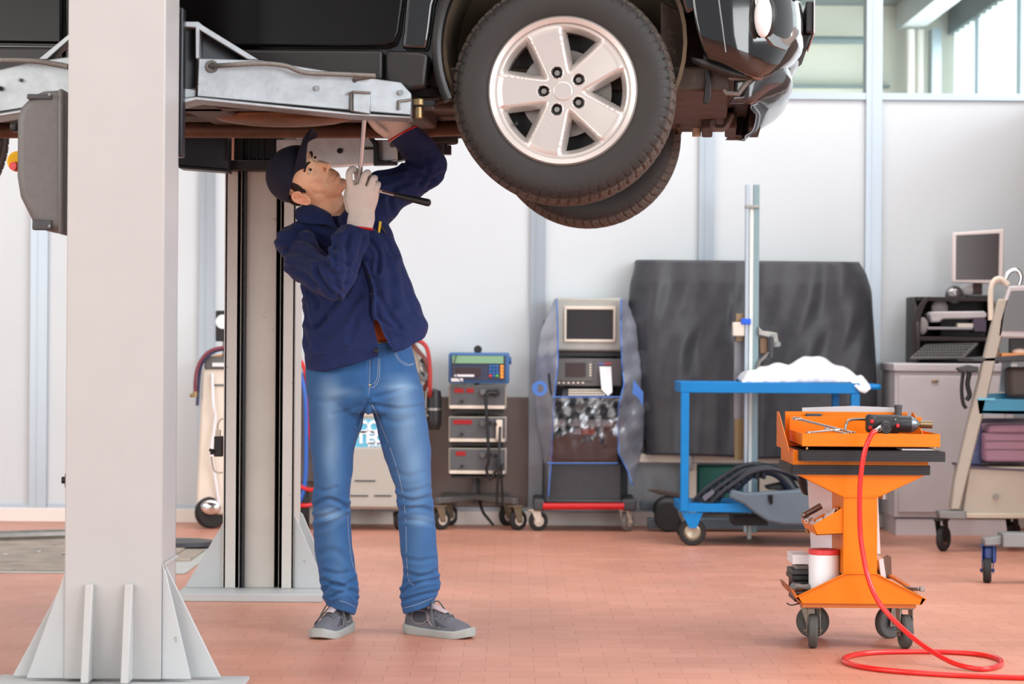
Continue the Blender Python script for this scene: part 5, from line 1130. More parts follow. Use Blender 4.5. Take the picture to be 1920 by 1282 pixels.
for px, nm in ((1513,'left'),(1752,'right')):
    m = MB(); m.ell(W(px,841,YT-.036), (.004,.003,.006)); tag(m.build('rusty_nut', M_brass), 'rusty nut at the %s end of the gap under the orange tray' % nm, 'nut')
# base contents
zb2 = Z(1133)+.005
tn = thing('paint_tin', 'white cylindrical tin with red lid on the trolley base', 'tin', (W(1545,1100,YT+.08).x, YT+.1, zb2))
cx = W(1545,1060,YT+.1).x; rt = .0505; zt3 = W(1545,1029,YT+.1).z; zl = W(1545,1040,YT+.1).z
m = MB(); m.lathe([(0,zb2),(rt,zb2),(rt,zl),(rt-.002,zl+.003),(0,zl+.003)], (cx,YT+.1,0), (0,0,1), 48); m.build('tin_body', M_tin, tn)
m = MB(); m.lathe([(0,zl+.002),(rt-.001,zl+.002),(rt+.0015,zl+.004),(rt+.0015,zt3-.002),(rt-.001,zt3),(0,zt3)], (cx,YT+.1,0), (0,0,1), 48); m.build('lid', mat('lid_red',(222,70,72),.4), tn)
def cbox(name, label, cat, px0, px1, py0, py1, Y, d, mt, bev=.002):
    m = MB(); m.pbox(px0, px1, py0, py1, Y, d); return tag(m.build(name, mt, bevel=bev), label, cat)
cbox('white_carton', 'white carton topping the black cases left of the tin', 'box', 1486, 1519, 1040, 1058, YT+.16, .16, M_paper)
cbox('tool_case', 'upper black case stacked left of the tin', 'case', 1485, 1520, 1069, 1078, YT+.16, .16, M_dkgrey, .004)
cbox('tool_case', 'lower black case stacked left of the tin', 'case', 1485, 1520, 1079, 1089, YT+.15, .18, M_black, .004)
cbox('metal_bracket', 'small steel bracket between white carton and black cases', 'bracket', 1490, 1516, 1059, 1068, YT+.2, .08, M_steel)
cbox('black_base_box', 'black box lowest in the pile left of the tin', 'box', 1490, 1520, 1090, 1128, YT+.14, .18, M_black)
cbox('blue_carton', 'bright blue carton between the tin and the orange column', 'box', 1572, 1592, 1044, 1060, YT+.31, .05, mat('carton_blue',(60,150,220),.5))
cbox('grey_carton', 'slate grey box under the blue carton', 'box', 1570, 1592, 1061, 1128, YT+.3, .05, M_dkgrey)
m = MB(); m.cyl(W(1492,1101,YT+.05), W(1536,1099,YT+.12), .010, 16); m.cyl(W(1487,1100,YT+.04), W(1499,1101,YT+.06), .014, 18); tag(m.build('grease_gun_tube', M_steel), 'steel tube tool with black end lying at the left of the trolley base', 'tool')
m = MB(); m.cyl(W(1484,1111,YT+.06), W(1512,1111,YT+.1), .006, 12); tag(m.build('steel_rod', M_steel), 'thin steel rod below the tube tool on the trolley base', 'rod')
m = MB(); m.tube(spline([W(1475,1130,YT+.0),W(1482,1134,YT+.0),W(1495,1132,YT+.02),W(1504,1126,YT+.06)], 5), .0022, 8); tag(m.build('wire_hook', M_black), 'thin dark wire hook poking out left of the trolley base', 'wire')
cb = thing('open_carton', 'open brown and white carton right of the orange column', 'box', (W(1658,1090,YT+.2).x, YT+.22, zb2))
m = MB(); m.prism([W(x,y,YT+.16) for x,y in ((1652,1047),(1664,1040),(1671,1044),(1672,1085),(1660,1084))], (0,.006,0)); m.build('flap', mat('carton_brown',(110,86,72),.7), cb)
m = MB(); m.prism([W(x,y,YT+.15) for x,y in ((1648,1050),(1656,1046),(1662,1086),(1652,1084))], (0,.12,0)); m.build('side', M_paper, cb)
m = MB(); m.pbox(1642, 1652, 1068, 1090, YT+.17, .1); m.build('bottom', mat('carton_brown2',(110,86,72),.7), cb)
m = MB(); m.beam(W(1690,1102,YT+.12), W(1724,1104,YT+.1), .016, .012); m.beam(W(1724,1104,YT+.1), W(1734,1104,YT+.1), .012, .016); tag(m.build('socket_bar', M_steel, bevel=.002), 'steel bar tool lying over the right end of the trolley base', 'bar')
m = MB(); m.beam(W(1668,1078,YT+.16), W(1704,1100,YT+.14), .04, .008); tag(m.build('orange_file_holder', M_orange2, bevel=.001), 'rusty orange strip sloping right of the open carton', 'strip')
# hanging papers
m = MB(); m.prism([W(x,y,YTb+.02) for x,y in ((1514,892),(1560,900),(1560,1062),(1522,1062))], (0,.002,0)); tag(m.build('hanging_white_panel', M_paper), 'white sheet hanging behind the left side bin', 'sheet')
m = MB(); m.prism([W(x,y,YT+.24) for x,y in ((1640,930),(1646,930),(1651,1038),(1640,1038))], (0,.002,0)); tag(m.build('hanging_label_sheet', M_paper), 'narrow white sheet with dark marks right of the orange column', 'sheet')
m = MB(); c = W(1655,930,YT+.28); m.lathe([(0,-.01),(.016,-.01),(.016,.012),(.018,.014),(0,.014)], c, (0,0,1), 20); tag(m.build('grey_tube_end', M_steel), 'grey tube end hanging under the right side of the funnel', 'tube')
m = MB(); m.pprism([(1495,893),(1512,893),(1516,930),(1506,926),(1498,905)], YTb+.03, .04); tag(m.build('black_hanging_bag', M_black, bevel=.006), 'black bag hanging behind the left end of the funnel', 'bag')
# bin contents
m = MB(); rings = []
for k in range(18):
    t = k/17; row = []
    for j in range(10):
        v = j/9; q = W(1530+t*42, 982-t*26-8*math.sin(v*3.1)-3*math.sin(t*9+v*7), YT+.04+.2*v); row.append(q+Vector((0,0,.004*math.sin(t*23+v*11))))
    rings.append(row)
m.sheet(rings); tag(m.build('crumpled_paper', mat('crumpled_print_paper',(222,216,210),.6,bump=(50,.004),dirt=((90,80,80),60,.2)), solid=.001, angle=25), 'crumpled printed paper stuffed in the orange side bin', 'paper')
m = MB(); m.ell(W(1509,965,YTb-.06), (.013,.013,.012)); m.cyl(W(1509,965,YTb-.06), W(1540,948,YTb-.06), .011, 14); tag(m.build('steel_socket_bar', M_steel), 'rounded steel bar at the back of the orange side bin', 'bar')
m = MB(); m.lathe([(.0035,0),(.007,0),(.007,.05),(.0035,.05)], W(1512,977,YT+.15), W(1530,966,YT+.25)-W(1512,977,YT+.15), 18); tag(m.build('steel_pipe', M_chrome), 'open ended chrome pipe at the lip of the orange side bin', 'pipe')
# ================================================================ PERSON
def proj(V):
    dx = V[:,0]*F/V[:,1]; dz = (CAMZ-V[:,2])*F/V[:,1]
    return 960+dx*math.cos(ROLL)-dz*math.sin(ROLL), 641+dz*math.cos(ROLL)+dx*math.sin(ROLL)
def ring(A, B, Y, hd, tilt=0, n=28, sq=.0, Ya=0):
    """oval section whose left and right edges fall on photo pixels A and B; hd half depth"""
    a, b_ = W(A[0],A[1],Y-Ya), W(B[0],B[1],Y+Ya); c = (a+b_)/2; h = (b_-a)/2; d = Vector((0,hd,tilt)); out = []
    for i in range(n):
        q = 2*math.pi*i/n; cs, sn = math.cos(q), math.sin(q)
        if sq: cs = math.copysign(abs(cs)**(1-sq), cs); sn = math.copysign(abs(sn)**(1-sq), sn)
        out.append(c+h*cs+d*sn)
    return out
def smooth_rings(R, k=4):
    out = []
    for i in range(len(R)-1):
        p0, p1, p2, p3 = R[max(i-1,0)], R[i], R[i+1], R[min(i+2,len(R)-1)]
        for j in range(k):
            t = j/k; out.append([.5*((2*b)+(c-a)*t+(2*a-5*b+4*c-d)*t*t+(3*b-a-3*c+d)*t**3) for a,b,c,d in zip(p0,p1,p2,p3)])
    out.append(R[-1]); return out
def organic(name, mb, voxel, iters, material, parent, sculpt=None, after=None):
    me = bpy.data.meshes.new('t'); me.from_pydata([tuple(p) for p in mb.v], [], mb.f); me.validate()
    import bmesh
    bm = bmesh.new(); bm.from_mesh(me); bmesh.ops.recalc_face_normals(bm, faces=bm.faces); bm.to_mesh(me); bm.free()
    t = bpy.data.objects.new('t', me); COL.objects.link(t)
    md = t.modifiers.new('r', 'REMESH'); md.mode = 'VOXEL'; md.voxel_size = voxel
    md = t.modifiers.new('s', 'SMOOTH'); md.factor = .5; md.iterations = iters
    dg = bpy.context.evaluated_depsgraph_get(); m2 = bpy.data.meshes.new_from_object(t.evaluated_get(dg)); bpy.data.objects.remove(t); bpy.data.meshes.remove(me)
    n = len(m2.vertices); V = np.empty(n*3); m2.vertices.foreach_get('co', V); V = V.reshape(-1,3)
    N = np.empty(n*3); m2.vertex_normals.foreach_get('vector', N); N = N.reshape(-1,3)
    if sculpt: V = sculpt(V, N)
    if parent is not None: M = np.array(ROOTM[root_of(parent).name]); Vl = V @ M[:3,:3].T+M[:3,3]
    else: Vl = V
    m2.vertices.foreach_set('co', Vl.ravel()); m2.update(); m2.name = name
    for p in m2.polygons: p.use_smooth = True
    m2.materials.clear(); m2.materials.append(material)
    if after: after(m2, V, N)
    o = bpy.data.objects.new(name, m2); COL.objects.link(o)
    if parent is not None: o.parent = parent
    return o, V
def pdist(px, py, line):
    d = np.full(px.shape, 1e9)
    for (x0,y0),(x1,y1) in zip(line[:-1], line[1:]):
        vx, vy = x1-x0, y1-y0; t = np.clip(((px-x0)*vx+(py-y0)*vy)/(vx*vx+vy*vy+1e-9), 0, 1); d = np.minimum(d, np.hypot(px-x0-t*vx, py-y0-t*vy))
    return d
def strokes(V, N, S):
    px, py = proj(V); front = np.clip((-N[:,1]+.15)/.4, 0, 1); D = np.zeros(len(V))
    for line, wd, amp in S:
        pts = spline([(x,y,0) for x,y in line], 5); ln = [(p.x,p.y) for p in pts]; d = pdist(px, py, ln)
        # taper at both ends
        D += amp*np.exp(-(d/wd)**2)
        D -= amp*.45*np.exp(-((d-wd*2.0)/(wd*.9))**2)
    return V+N*(D*front)[:,None]
from mathutils.bvhtree import BVHTree
def surf_px(V, polys, pts, lift=.001, k=5):
    """photo pixels dropped onto the surface along the sight line"""
    bv = BVHTree.FromPolygons([tuple(p) for p in V], polys); out = []; o = Vector((0,0,CAMZ))
    P = spline([(x,y,0) for x,y in pts], k) if len(pts) > 1 else [Vector((pts[0][0],pts[0][1],0))]
    for q in P:
        d = (W(q.x,q.y,1)-o).normalized(); h = bv.ray_cast(o, d)
        if h[0] is not None: out.append(h[0]+h[1].normalized()*lift*(1 if h[1].dot(d) < 0 else -1))
    return out
def polys_of(o): return [tuple(p.vertices) for p in o.data.polygons]
def attr_paint(me, name, vals):
    a = me.attributes.new(name, 'FLOAT', 'POINT'); a.data.foreach_set('value', np.clip(vals,0,1).astype(np.float32))
def blend_mat(name, c0, layers, rough=.6, bump=None, noise=None, sss=0, sheen=0):
    m = mat(name, c0, rough, 0, noise=noise, bump=bump, sheen=sheen); nt = m.node_tree; N = nt.nodes; L_ = nt.links; b = N['Principled BSDF']
    src = b.inputs['Base Color'].links[0].from_socket if b.inputs['Base Color'].links else None
    for an, col in layers:
        at = N.new('ShaderNodeAttribute'); at.attribute_name = an; mx = N.new('ShaderNodeMix'); mx.data_type = 'RGBA'
        L_.new(at.outputs['Fac'], mx.inputs[0])
        if src: L_.new(src, mx.inputs[6])
        else: mx.inputs[6].default_value = lin(c0)+(1,)
        mx.inputs[7].default_value = lin(col)+(1,); src = mx.outputs[2]
    if src: L_.new(src, b.inputs['Base Color'])
    if sss:
        b.inputs['Subsurface Weight'].default_value = sss; b.inputs['Subsurface Radius'].default_value = (.008,.003,.0015); b.inputs['Subsurface Scale'].default_value = 1
    return m
YPn = 8.33
# ---- head frame: x person's right, y face forward, z crown
def make_frame(rot_deg):
    e, f, u = Vector((.31,.68,.66)), Vector((.632,-.666,.389)), Vector((-.708,-.297,.641))
    Rm = Matrix.Rotation(R_(-rot_deg), 3, 'Y'); e, f, u = Rm @ e, Rm @ f, Rm @ u
    f.normalize(); u = (u-f*u.dot(f)).normalized(); r = f.cross(u).normalized()
    return r, f, u
Hr, Hf, Hu = make_frame(10)
HO = W(579, 341, 8.30); HM = Matrix(((Hr.x,Hf.x,Hu.x),(Hr.y,Hf.y,Hu.y),(Hr.z,Hf.z,Hu.z)))
H = lambda x, y, z: HO+HM @ Vector((x,y,z))
HR = HM
M_skin = blend_mat('skin', (255,212,174), [('lips',(198,118,104)),('stubble',(220,172,138)),('blush',(238,164,134))], .5, sss=.04, bump=(260,.0003))
# body: one continuous surface
m = MB()
E = lambda c, r: m.ell(H(*c), r, HR, 28, 18)
E((0,-.006,.045),(.075,.098,.088)); E((0,.026,.0),(.064,.064,.086)); E((0,.038,-.058),(.052,.046,.042)); E((0,.074,-.090),(.024,.018,.019)); E((0,.05,-.085),(.038,.03,.024))
for s_ in (-1,1):
    E((s_*.036,.046,-.012),(.030,.028,.036)); E((s_*.045,.006,-.045),(.018,.034,.034)); E((s_*.026,.052,-.048),(.026,.028,.034))
    E((s_*.0105,.099,-.0165),(.0072,.009,.0066)); E((s_*.026,.081,.053),(.022,.011,.0075))
E((0,.083,.05),(.016,.012,.014)); E((0,.062,.075),(.055,.03,.04))
m.tube([H(0,.083,.04),H(0,.093,.022),H(0,.103,.004),H(0,.112,-.009),H(0,.106,-.018)], [.008,.008,.0092,.0112,.0085], 14)
E((0,.074,-.052),(.034,.023,.028)); m.tube([H(-.02,.0875,-.052),H(-.008,.0965,-.0475),H(0,.096,-.049),H(.008,.0965,-.0475),H(.02,.0875,-.052)], [.0025,.0048,.0044,.0048,.0025], 10); m.tube([H(-.018,.088,-.057),H(0,.0945,-.0605),H(.018,.088,-.057)], [.0025,.0062,.0025], 10)
for s_ in (-1,1):                                                   # ears
    ec = [( .078,.010,-.012),(.081,.004,-.026),(.083,-.006,-.030),(.086,-.016,-.018),(.090,-.022,.002),(.091,-.022,.020),(.088,-.014,.032),(.084,-.002,.034),(.080,.008,.026),(.078,.012,.014)]
    m.tube(spline([H(s_*x,y,z) for x,y,z in ec], 4), .0042, 8)
    m.tube(spline([H(s_*x,y,z) for x,y,z in ((.082,-.004,-.014),(.086,-.014,.0),(.086,-.014,.014),(.083,-.006,.022))], 4), .0034, 8)
    m.ell(H(s_*.079,-.006,.004), (.0055,.017,.027), HR); m.ell(H(s_*.0815,-.010,.004), (.003,.017,.029), HR); m.ell(H(s_*.080,.004,-.020), (.005,.010,.010), HR); m.ell(H(s_*.079,.012,-.002), (.006,.006,.008), HR)
# neck, trunk and limbs under the clothes
nb = W(618,425,8.37)
m.tube([H(0,-.012,-.005),H(0,-.004,-.05),H(0,.0,-.09).lerp(nb,.35),nb,W(624,450,8.37)], [.062,.060,.058,.062,.08], 24)
m.ell(nb+Vector((-.02,-.03,.04)), (.05,.035,.06))
for R_l in ([ring((575,425),(700,405),8.37,.06),ring((560,460),(722,440),8.36,.08),ring((585,540),(755,530),8.35,.085),ring((592,610),(765,605),8.34,.085),ring((592,680),(762,670),8.33,.09),ring((592,740),(778,740),8.34,.09)],
            [ring((596,735),(672,740),8.34,.07),ring((606,850),(654,850),8.35,.055),ring((604,960),(648,960),8.37,.048),ring((618,1090),(656,1090),8.40,.035),ring((622,1150),(650,1150),8.42,.035)],
            [ring((700,740),(782,740),8.34,.07),ring((735,850),(794,850),8.35,.055),ring((758,960),(804,960),8.36,.048),ring((768,1090),(802,1090),8.39,.035),ring((770,1150),(796,1150),8.42,.035)]): m.loft(R_l)
AR_ = [(566,452,8.33),(580,492,8.17),(606,512,8.09),(630,516,8.055),(643,490,8.055),(657,455,8.09),(672,415,8.125),(678,385,8.13)]; AL_ = [(684,412,8.38),(718,366,8.40),(751,346,8.42),(785,328,8.43),(797,306,8.42),(777,269,8.36),(757,251,8.30),(735,238,8.265)]
for A_ in (AR_, AL_): m.tube([W(*q) for q in A_], [.028,.032,.032,.030,.026,.024,.02,.018], 18)
m.tube([W(575,455,8.33),W(620,450,8.37),W(690,420,8.38)], .055, 18)
def sculpt_head(V, N):
    loc = (V-np.array(HO)) @ np.array(HM)      # local coordinates
    def push(c, rad, d):
        c = np.array(c); w_ = np.exp(-(((loc-c)**2).sum(1))/(rad*rad)); loc[:] += w_[:,None]*np.array(d)
    for s_ in (-1,1):
        push((s_*.031,.088,.031), .0135, (0,-.0125,0)); push((s_*.014,.09,.034), .007, (0,-.003,0)); push((s_*.0095,.104,-.0225), .004, (0,-.001,.004))
        push((s_*.021,.092,-.052), .004, (0,-.003,0)); push((s_*.084,-.004,.004), .008, (-s_*.004,0,0))
        push((s_*.026,.078,-.03), .006, (0,-.002,0))
    # mouth line, chin dimple, philtrum
    for x in np.linspace(-.019,.019,13): push((x,.098-.000*abs(x)-14*x*x,-.0538), .0022, (0,-.0018,0))
    push((0,.09,-.072), .008, (0,-.003,0)); push((0,.098,-.034), .004, (0,-.0015,0))
    return loc @ np.array(HM).T+np.array(HO)
def paint_head(me, V, N):
    loc = (V-np.array(HO)) @ np.array(HM)
    g = lambda c, r: np.exp(-(((loc-np.array(c))/np.array(r))**2).sum(1))
    lips = np.zeros(len(V))
    for x, s_ in ((-.013,.7),(-.006,1),(0,1),(.006,1),(.013,.7)): lips = np.maximum(lips, s_*g((x,.094,-.0535),(.006,.012,.0065)))
    attr_paint(me, 'lips', lips*1.1*(lips > .35))
    st = np.clip((-.028-loc[:,2])/.02, 0, 1)*np.clip((loc[:,1]+.01)/.03, 0, 1)*np.clip((loc[:,2]+.13)/.02, 0, 1); attr_paint(me, 'stubble', st*.55)
    bl = g((.045,.07,-.01),(.02,.03,.02))+g((-.045,.07,-.01),(.02,.03,.02))+g((0,.112,-.01),(.012,.012,.012))+g((.085,-.006,.004),(.012,.03,.04)); attr_paint(me, 'blush', bl*.8)
person, PV = organic('person', m, .0026, 6, M_skin, None, sculpt_head, paint_head)
tag(person, 'mechanic in navy jacket, jeans and cap looking up and reaching under the raised car', 'person')
ROOTM[person.name] = Matrix.Identity(4)
# ---- eyes, lids, brows
M_eye = mat('eye_white', (226,220,214), .2, coat=.5); M_iris = mat('iris_grey_brown', (70,62,54), .2, coat=.6)
gz = Vector((.0,1,.22)).normalized()
for s_ in (-1,1):
    c = Vector((s_*.031,.0705,.0325)); mm = MB(); mm.ell(H(*c), (.0122,.0122,.0122), HR, 24, 16); ey = mm.build('eye', M_eye, person)
    mm = MB(); d = (HM @ gz); a = H(*c)+d*.0112; mm.lathe([(0,.0016),(.0022,.0015),(.0050,.0009),(.0064,.0),(0,-.001)], a, d, 24); mm.build('iris', M_iris, ey)
    mm = MB(); mm.lathe([(0,.0021),(.0022,.0018),(.0022,.0008),(0,.0005)], a, d, 20); mm.build('pupil', M_black, ey)
    for e0, e1, nm in ((27,95,'upper_lid'),(-13,-85,'lower_lid')):
        g_ = []
        for i in range(9):
            row = []
            for j in range(21):
                az = R_(-86+172*j/20); el = R_(e0+(e1-e0)*i/8)*(1 if i else 1)
                el0 = R_(e0)*math.cos(az)**.5 if i == 0 and math.cos(az) > 0 else el
                el_ = el0 if i == 0 else el
                rr = .0136; v = Vector((math.sin(az)*math.cos(el_)*rr*1.12, math.cos(az)*math.cos(el_)*rr, math.sin(el_)*rr)); row.append(H(*(c+v)))
            g_.append(row)
        mm = MB(); mm.sheet(g_); ld = mm.build(nm, M_skin, person, solid=.001)
    mm = MB(); P_ = [H(s_*x, y, z) for x, y, z in ((.014,.0925,.047),(.022,.0935,.0515),(.032,.091,.0545),(.042,.084,.053),(.049,.075,.048))]
    mm.tube(spline(P_, 5), [.0026+.0014*math.sin(k/20*3.14) for k in range(21)], 8); mm.build('eyebrow', mat('eyebrow_hair', (50,34,28), .8), person)
# ---- hair
M_hair = mat('dark_hair', (40,28,24), .7, noise=(200,.4), bump=(300,.002))
mm = MB(); mm.ell(H(0,-.036,.012), (.0705,.068,.062), HR); mm.ell(H(0,-.05,-.03), (.05,.04,.04), HR)
for s_ in (-1,1):
    mm.ell(H(s_*.069,.010,.040), (.007,.020,.032), HR); mm.ell(H(s_*.0705,.019,.016), (.004,.008,.018), HR); mm.ell(H(s_*.068,-.046,.02), (.008,.02,.04), HR)
organic('hair', mm, .003, 3, M_hair, person)
# ---- cap
M_cap = mat('navy_cap_cloth', (17,23,48), .85, noise=(80,.1), bump=(700,.0004), sheen=.05)
CC = (0,-.004,.052); CRr = (.087,.110,.096)
def cap_pt(th, t):
    lo, hi = -1.2, 1.5
    f_ = lambda ph: (CC[2]+CRr[2]*math.sin(ph))-(.050+.40*(CC[1]+CRr[1]*math.cos(ph)*math.sin(th)))
    for _ in range(30):
        mid_ = (lo+hi)/2
        if f_(mid_) < 0: lo = mid_
        else: hi = mid_
    ph = lo+(math.pi/2-lo)*t; q = .0015*math.cos(6*th)*math.sin(t*3.14)
    return Vector((CC[0]+(CRr[0]+q)*math.cos(ph)*math.cos(th), CC[1]+(CRr[1]+q)*math.cos(ph)*math.sin(th), CC[2]+CRr[2]*math.sin(ph)))
mm = MB(); mm.loft([[H(*cap_pt(2*math.pi*j/72, t)) for j in range(72)] for t in np.linspace(0,.999,26)], caps=False); cap = mm.build('cap', M_cap, person, solid=.003, angle=180)
mm = MB(); mm.lathe([(0,.006),(.005,.005),(.007,.001),(0,.0)], H(CC[0],CC[1],CC[2]+CRr[2]), Hu, 16); mm.build('cap_button', M_cap, cap)
for k in range(6):
    mm = MB(); mm.tube([H(*(cap_pt(R_(30+60*k), t)*1.0)) + (H(*cap_pt(R_(30+60*k), t))-H(*CC)).normalized()*.0018 for t in np.linspace(.02,.98,18)], .0008, 6); mm.build('panel_seam', M_cap, cap)
g1, g2 = [], []
for j in range(33):
    th = R_(90-66+132*j/32); p0 = cap_pt(th, .02); sx = (j/16-1); 
    out_ = Vector((p0.x*1.0, .106+.088*math.cos(sx*1.45)**.8, .114-.052*sx*sx)); row = []
    for k in range(9):
        t = k/8; q = p0.lerp(out_, t); q.z += .010*math.sin(t*math.pi) ; row.append(H(*q))
    g1.append(row)
mm = MB(); mm.sheet(g1); br_ = mm.build('brim', M_cap, cap, solid=.004, angle=60)
mm = MB(); mm.tube([H(*cap_pt(R_(a), .01)) for a in range(-112,-67,5)], .004, 8); mm.build('cap_strap', M_black, cap)
# ---- T-shirt
m = MB(); m.loft(smooth_rings([ring((578,440),(700,430),8.37,.06),ring((590,560),(750,560),8.345,.092),ring((592,620),(768,612),8.335,.10),ring((596,655),(764,636),8.33,.096)]))
m.tube([W(616,428,8.36),W(622,450,8.36)], [.068,.09], 20)
organic('t_shirt', m, .008, 3, mat('rust_orange_shirt', (176,84,34), .8), person)
# ---- jacket
m = MB()
m.loft(smooth_rings([ring((566,405),(656,398),8.37,.060),ring((548,425),(690,404),8.37,.078),ring((540,450),(722,412),8.36,.095,sq=.1),ring((560,485),(737,440),8.35,.108,sq=.12),ring((566,543),(771,531),8.335,.118,.004,sq=.12),ring((569,598),(794,588),8.325,.120,.010,sq=.12),ring((566,640),(801,606),8.32,.122,.018,sq=.12),ring((572,676),(802,616),8.32,.124,.026,sq=.12),ring((573,691),(802,628),8.32,.124,.032,sq=.12)]))
m.loft(smooth_rings([ring((538,478),(580,420),8.32,.070,Ya=.0),ring((532,505),(590,445),8.24,.072),ring((561,530),(600,462),8.15,.066),ring((598,551),(614,474),8.08,.060),ring((640,562),(616,474),8.045,.055),ring((664,527),(620,458),8.05,.052),ring((680,486),(627,440),8.08,.047),ring((688,455),(636,427),8.10,.044),ring((692,431),(646,420),8.12,.041)]))
m.ell(W(549,455,8.33), (.060,.075,.062)); m.ell(W(566,440,8.34), (.055,.06,.05)); m.ell(W(586,428,8.36), (.07,.06,.045))
m.loft(smooth_rings([ring((655,372),(712,452),8.38,.080),ring((690,330),(744,402),8.395,.072),ring((722,318),(780,374),8.42,.064),ring((756,309),(818,348),8.43,.060),ring((760,300),(840,318),8.425,.056),ring((753,288),(830,286),8.40,.052),ring((742,276),(812,262),8.36,.048),ring((730,267),(783,235),8.30,.041)]))
c1 = lambda x, y: (460+x*.39, 200+y*.39)
JS = []
def st(pts, wd, amp): JS.append(([c1(*q) for q in pts], wd, amp*1.5))
for pts, wd, amp in (
    # torso
    (((560,745),(600,880),(605,1000),(650,1110)),2.6,-.006), (((566,745),(612,880),(618,1000),(668,1110),(690,1165)),3.0,.004),
    (((290,880),(345,925),(345,965)),4,-.005), (((285,950),(300,1040),(345,1062),(390,1020)),4,-.005), (((450,925),(410,980),(340,1058)),4,-.006),
    (((545,910),(480,1000),(400,1090),(350,1150)),7,-.005), (((560,960),(530,1040),(500,1120)),5,-.003), (((600,640),(640,705),(632,795)),4,-.006), (((620,560),(660,620),(720,715)),4,-.004),
    (((680,700),(700,830),(700,960)),8,-.004), (((750,760),(770,880),(800,980)),6,-.003), (((640,900),(690,1000),(740,1060)),5,-.004), (((280,1080),(300,1150)),5,-.004),
    (((630,1010),(700,1060),(760,1070)),4,-.003), (((560,730),(520,800),(470,900)),6,-.006), (((300,520),(400,560),(470,580)),6,-.003),
    # right sleeve
    (((150,632),(250,628),(330,660),(395,715)),4.5,-.007), (((170,690),(280,705),(390,765)),5,-.005), (((180,770),(260,790),(340,855)),4.5,-.005), (((345,765),(360,820),(400,880),(445,908)),4,-.007),
    (((395,745),(430,820),(455,890)),4,-.004), (((410,700),(460,750),(520,745)),4,-.005), (((440,640),(420,700),(430,760)),4,-.005), (((500,610),(485,680),(495,760),(480,850)),5,-.006), (((570,620),(545,720),(525,790)),4,-.004),
    (((240,600),(320,590),(400,640),(440,690)),5,-.004), (((140,660),(170,720),(190,760)),4,-.003), (((390,790),(450,810),(500,800)),4,-.003),
    # left sleeve
    (((600,335),(680,320),(760,300)),4,-.005), (((640,430),(700,395),(790,360)),5,-.005), (((700,500),(695,440),(720,400)),5,-.005), (((790,330),(850,330),(900,350)),4,-.006), (((840,370),(880,300),(870,240)),4,-.005), (((770,260),(830,270),(900,250)),5,-.003), (((760,300),(800,310),(850,330)),3.5,-.005), (((880,390),(920,340),(960,320)),4,-.004)):
    st(pts, wd, amp)
def sculpt_jacket(V, N):
    V = strokes(V, N, JS); px, py = proj(V)
    # front panel lies over the other: raised to the right of the placket
    ln = [c1(*q) for q in ((560,745),(600,880),(605,1000),(650,1110),(690,1180))]
    xl_ = np.interp(py, [p[1] for p in ln], [p[0] for p in ln]); fr = np.clip((-N[:,1]-.2)/.4, 0, 1)
    s_ = np.clip((px-xl_)/2.0, 0, 1)*np.exp(-np.clip(px-xl_-3, 0, 200)/35)*np.clip((py-488)/15, 0, 1)*fr
    V = V+N*(.010*s_)[:,None]
    # hem band and general cloth undulation
    w_ = .0015*(np.sin(V[:,0]*61+V[:,2]*23)+np.sin(V[:,0]*37-V[:,2]*71)+np.sin(V[:,2]*90+V[:,1]*50))
    return V+N*w_[:,None]
def cut_jacket(me, V, N):
    import bmesh
    px, py = proj(V); poly = [(676,487),(681,487),(702,556),(704,592),(717,624),(737,662),(733,672),(711,672),(709,640),(698,592),(694,556)]
    ins = np.zeros(len(px), bool); j = len(poly)-1
    for i in range(len(poly)):
        xi, yi = poly[i]; xj, yj = poly[j]; c = ((yi > py) != (yj > py)) & (px < (xj-xi)*(py-yi)/(yj-yi+1e-12)+xi); ins ^= c; j = i
    kill = ins & (V[:,1] < 8.33) & (py > 600)
    bm = bmesh.new(); bm.from_mesh(me); bm.verts.ensure_lookup_table(); bmesh.ops.delete(bm, geom=[bm.verts[i] for i in np.nonzero(kill)[0]], context='VERTS')
    for _ in range(14):
        bv_ = [v for v in bm.verts if v.is_boundary]; new = {v: (v.co+sum((e.other_vert(v).co for e in v.link_edges if e.is_boundary), Vector())/max(1,sum(1 for e in v.link_edges if e.is_boundary)))/2 for v in bv_ if any(e.is_boundary for e in v.link_edges)}
        for v, c in new.items(): v.co = c
    bm.to_mesh(me); bm.free()
jacket, JV = organic('jacket', m, .0042, 5, M_navy, person, sculpt_jacket, None)
JP = polys_of(jacket); JVf = [tuple(v.co) for v in jacket.data.vertices]
cut_jacket(jacket.data, np.array(JVf), None)
M_navy2 = mat('navy_seam', (38,50,88), .8); M_btn = mat('dark_button', (30,32,44), .3)
def jl(pts, name, mt, r_, lift=.0006): 
    P_ = surf_px(JVf, JP, pts, lift)
    if len(P_) > 2: mm = MB(); mm.tube(P_, r_, 6); return mm.build(name, mt, jacket)
for pts in ([(290,1192),(400,1180),(500,1165),(638,1128)],[(696,1135),(780,1090),(862,1010)],[(572,620),(600,700),(628,800)],[(628,800),(680,770),(730,712)],[(730,712),(700,640),(690,560)],[(600,880),(612,1000),(625,1060)],[(150,632),(240,625),(330,655)],[(480,640),(470,720)]):
    jl([c1(*q) for q in pts], 'seam', M_navy2, .0009, .0002)
jl([c1(*q) for q in ((640,800),(650,900),(660,1010),(700,1100),(716,1160))], 'placket_stitching', M_navy2, .0007)
for q in ((600,815),(606,900)): 
    P_ = surf_px(JVf, JP, [c1(*q)], .001)
    if P_: mm = MB(); mm.lathe([(0,.001),(.004,.001),(.005,-.001),(0,-.001)], P_[0], (0,-1,0), 16); mm.build('placket_stud', M_btn, jacket)
P_ = surf_px(JVf, JP, [(706,657)], .003)
bt_ = P_[0] if P_ else W(706,657,8.2)
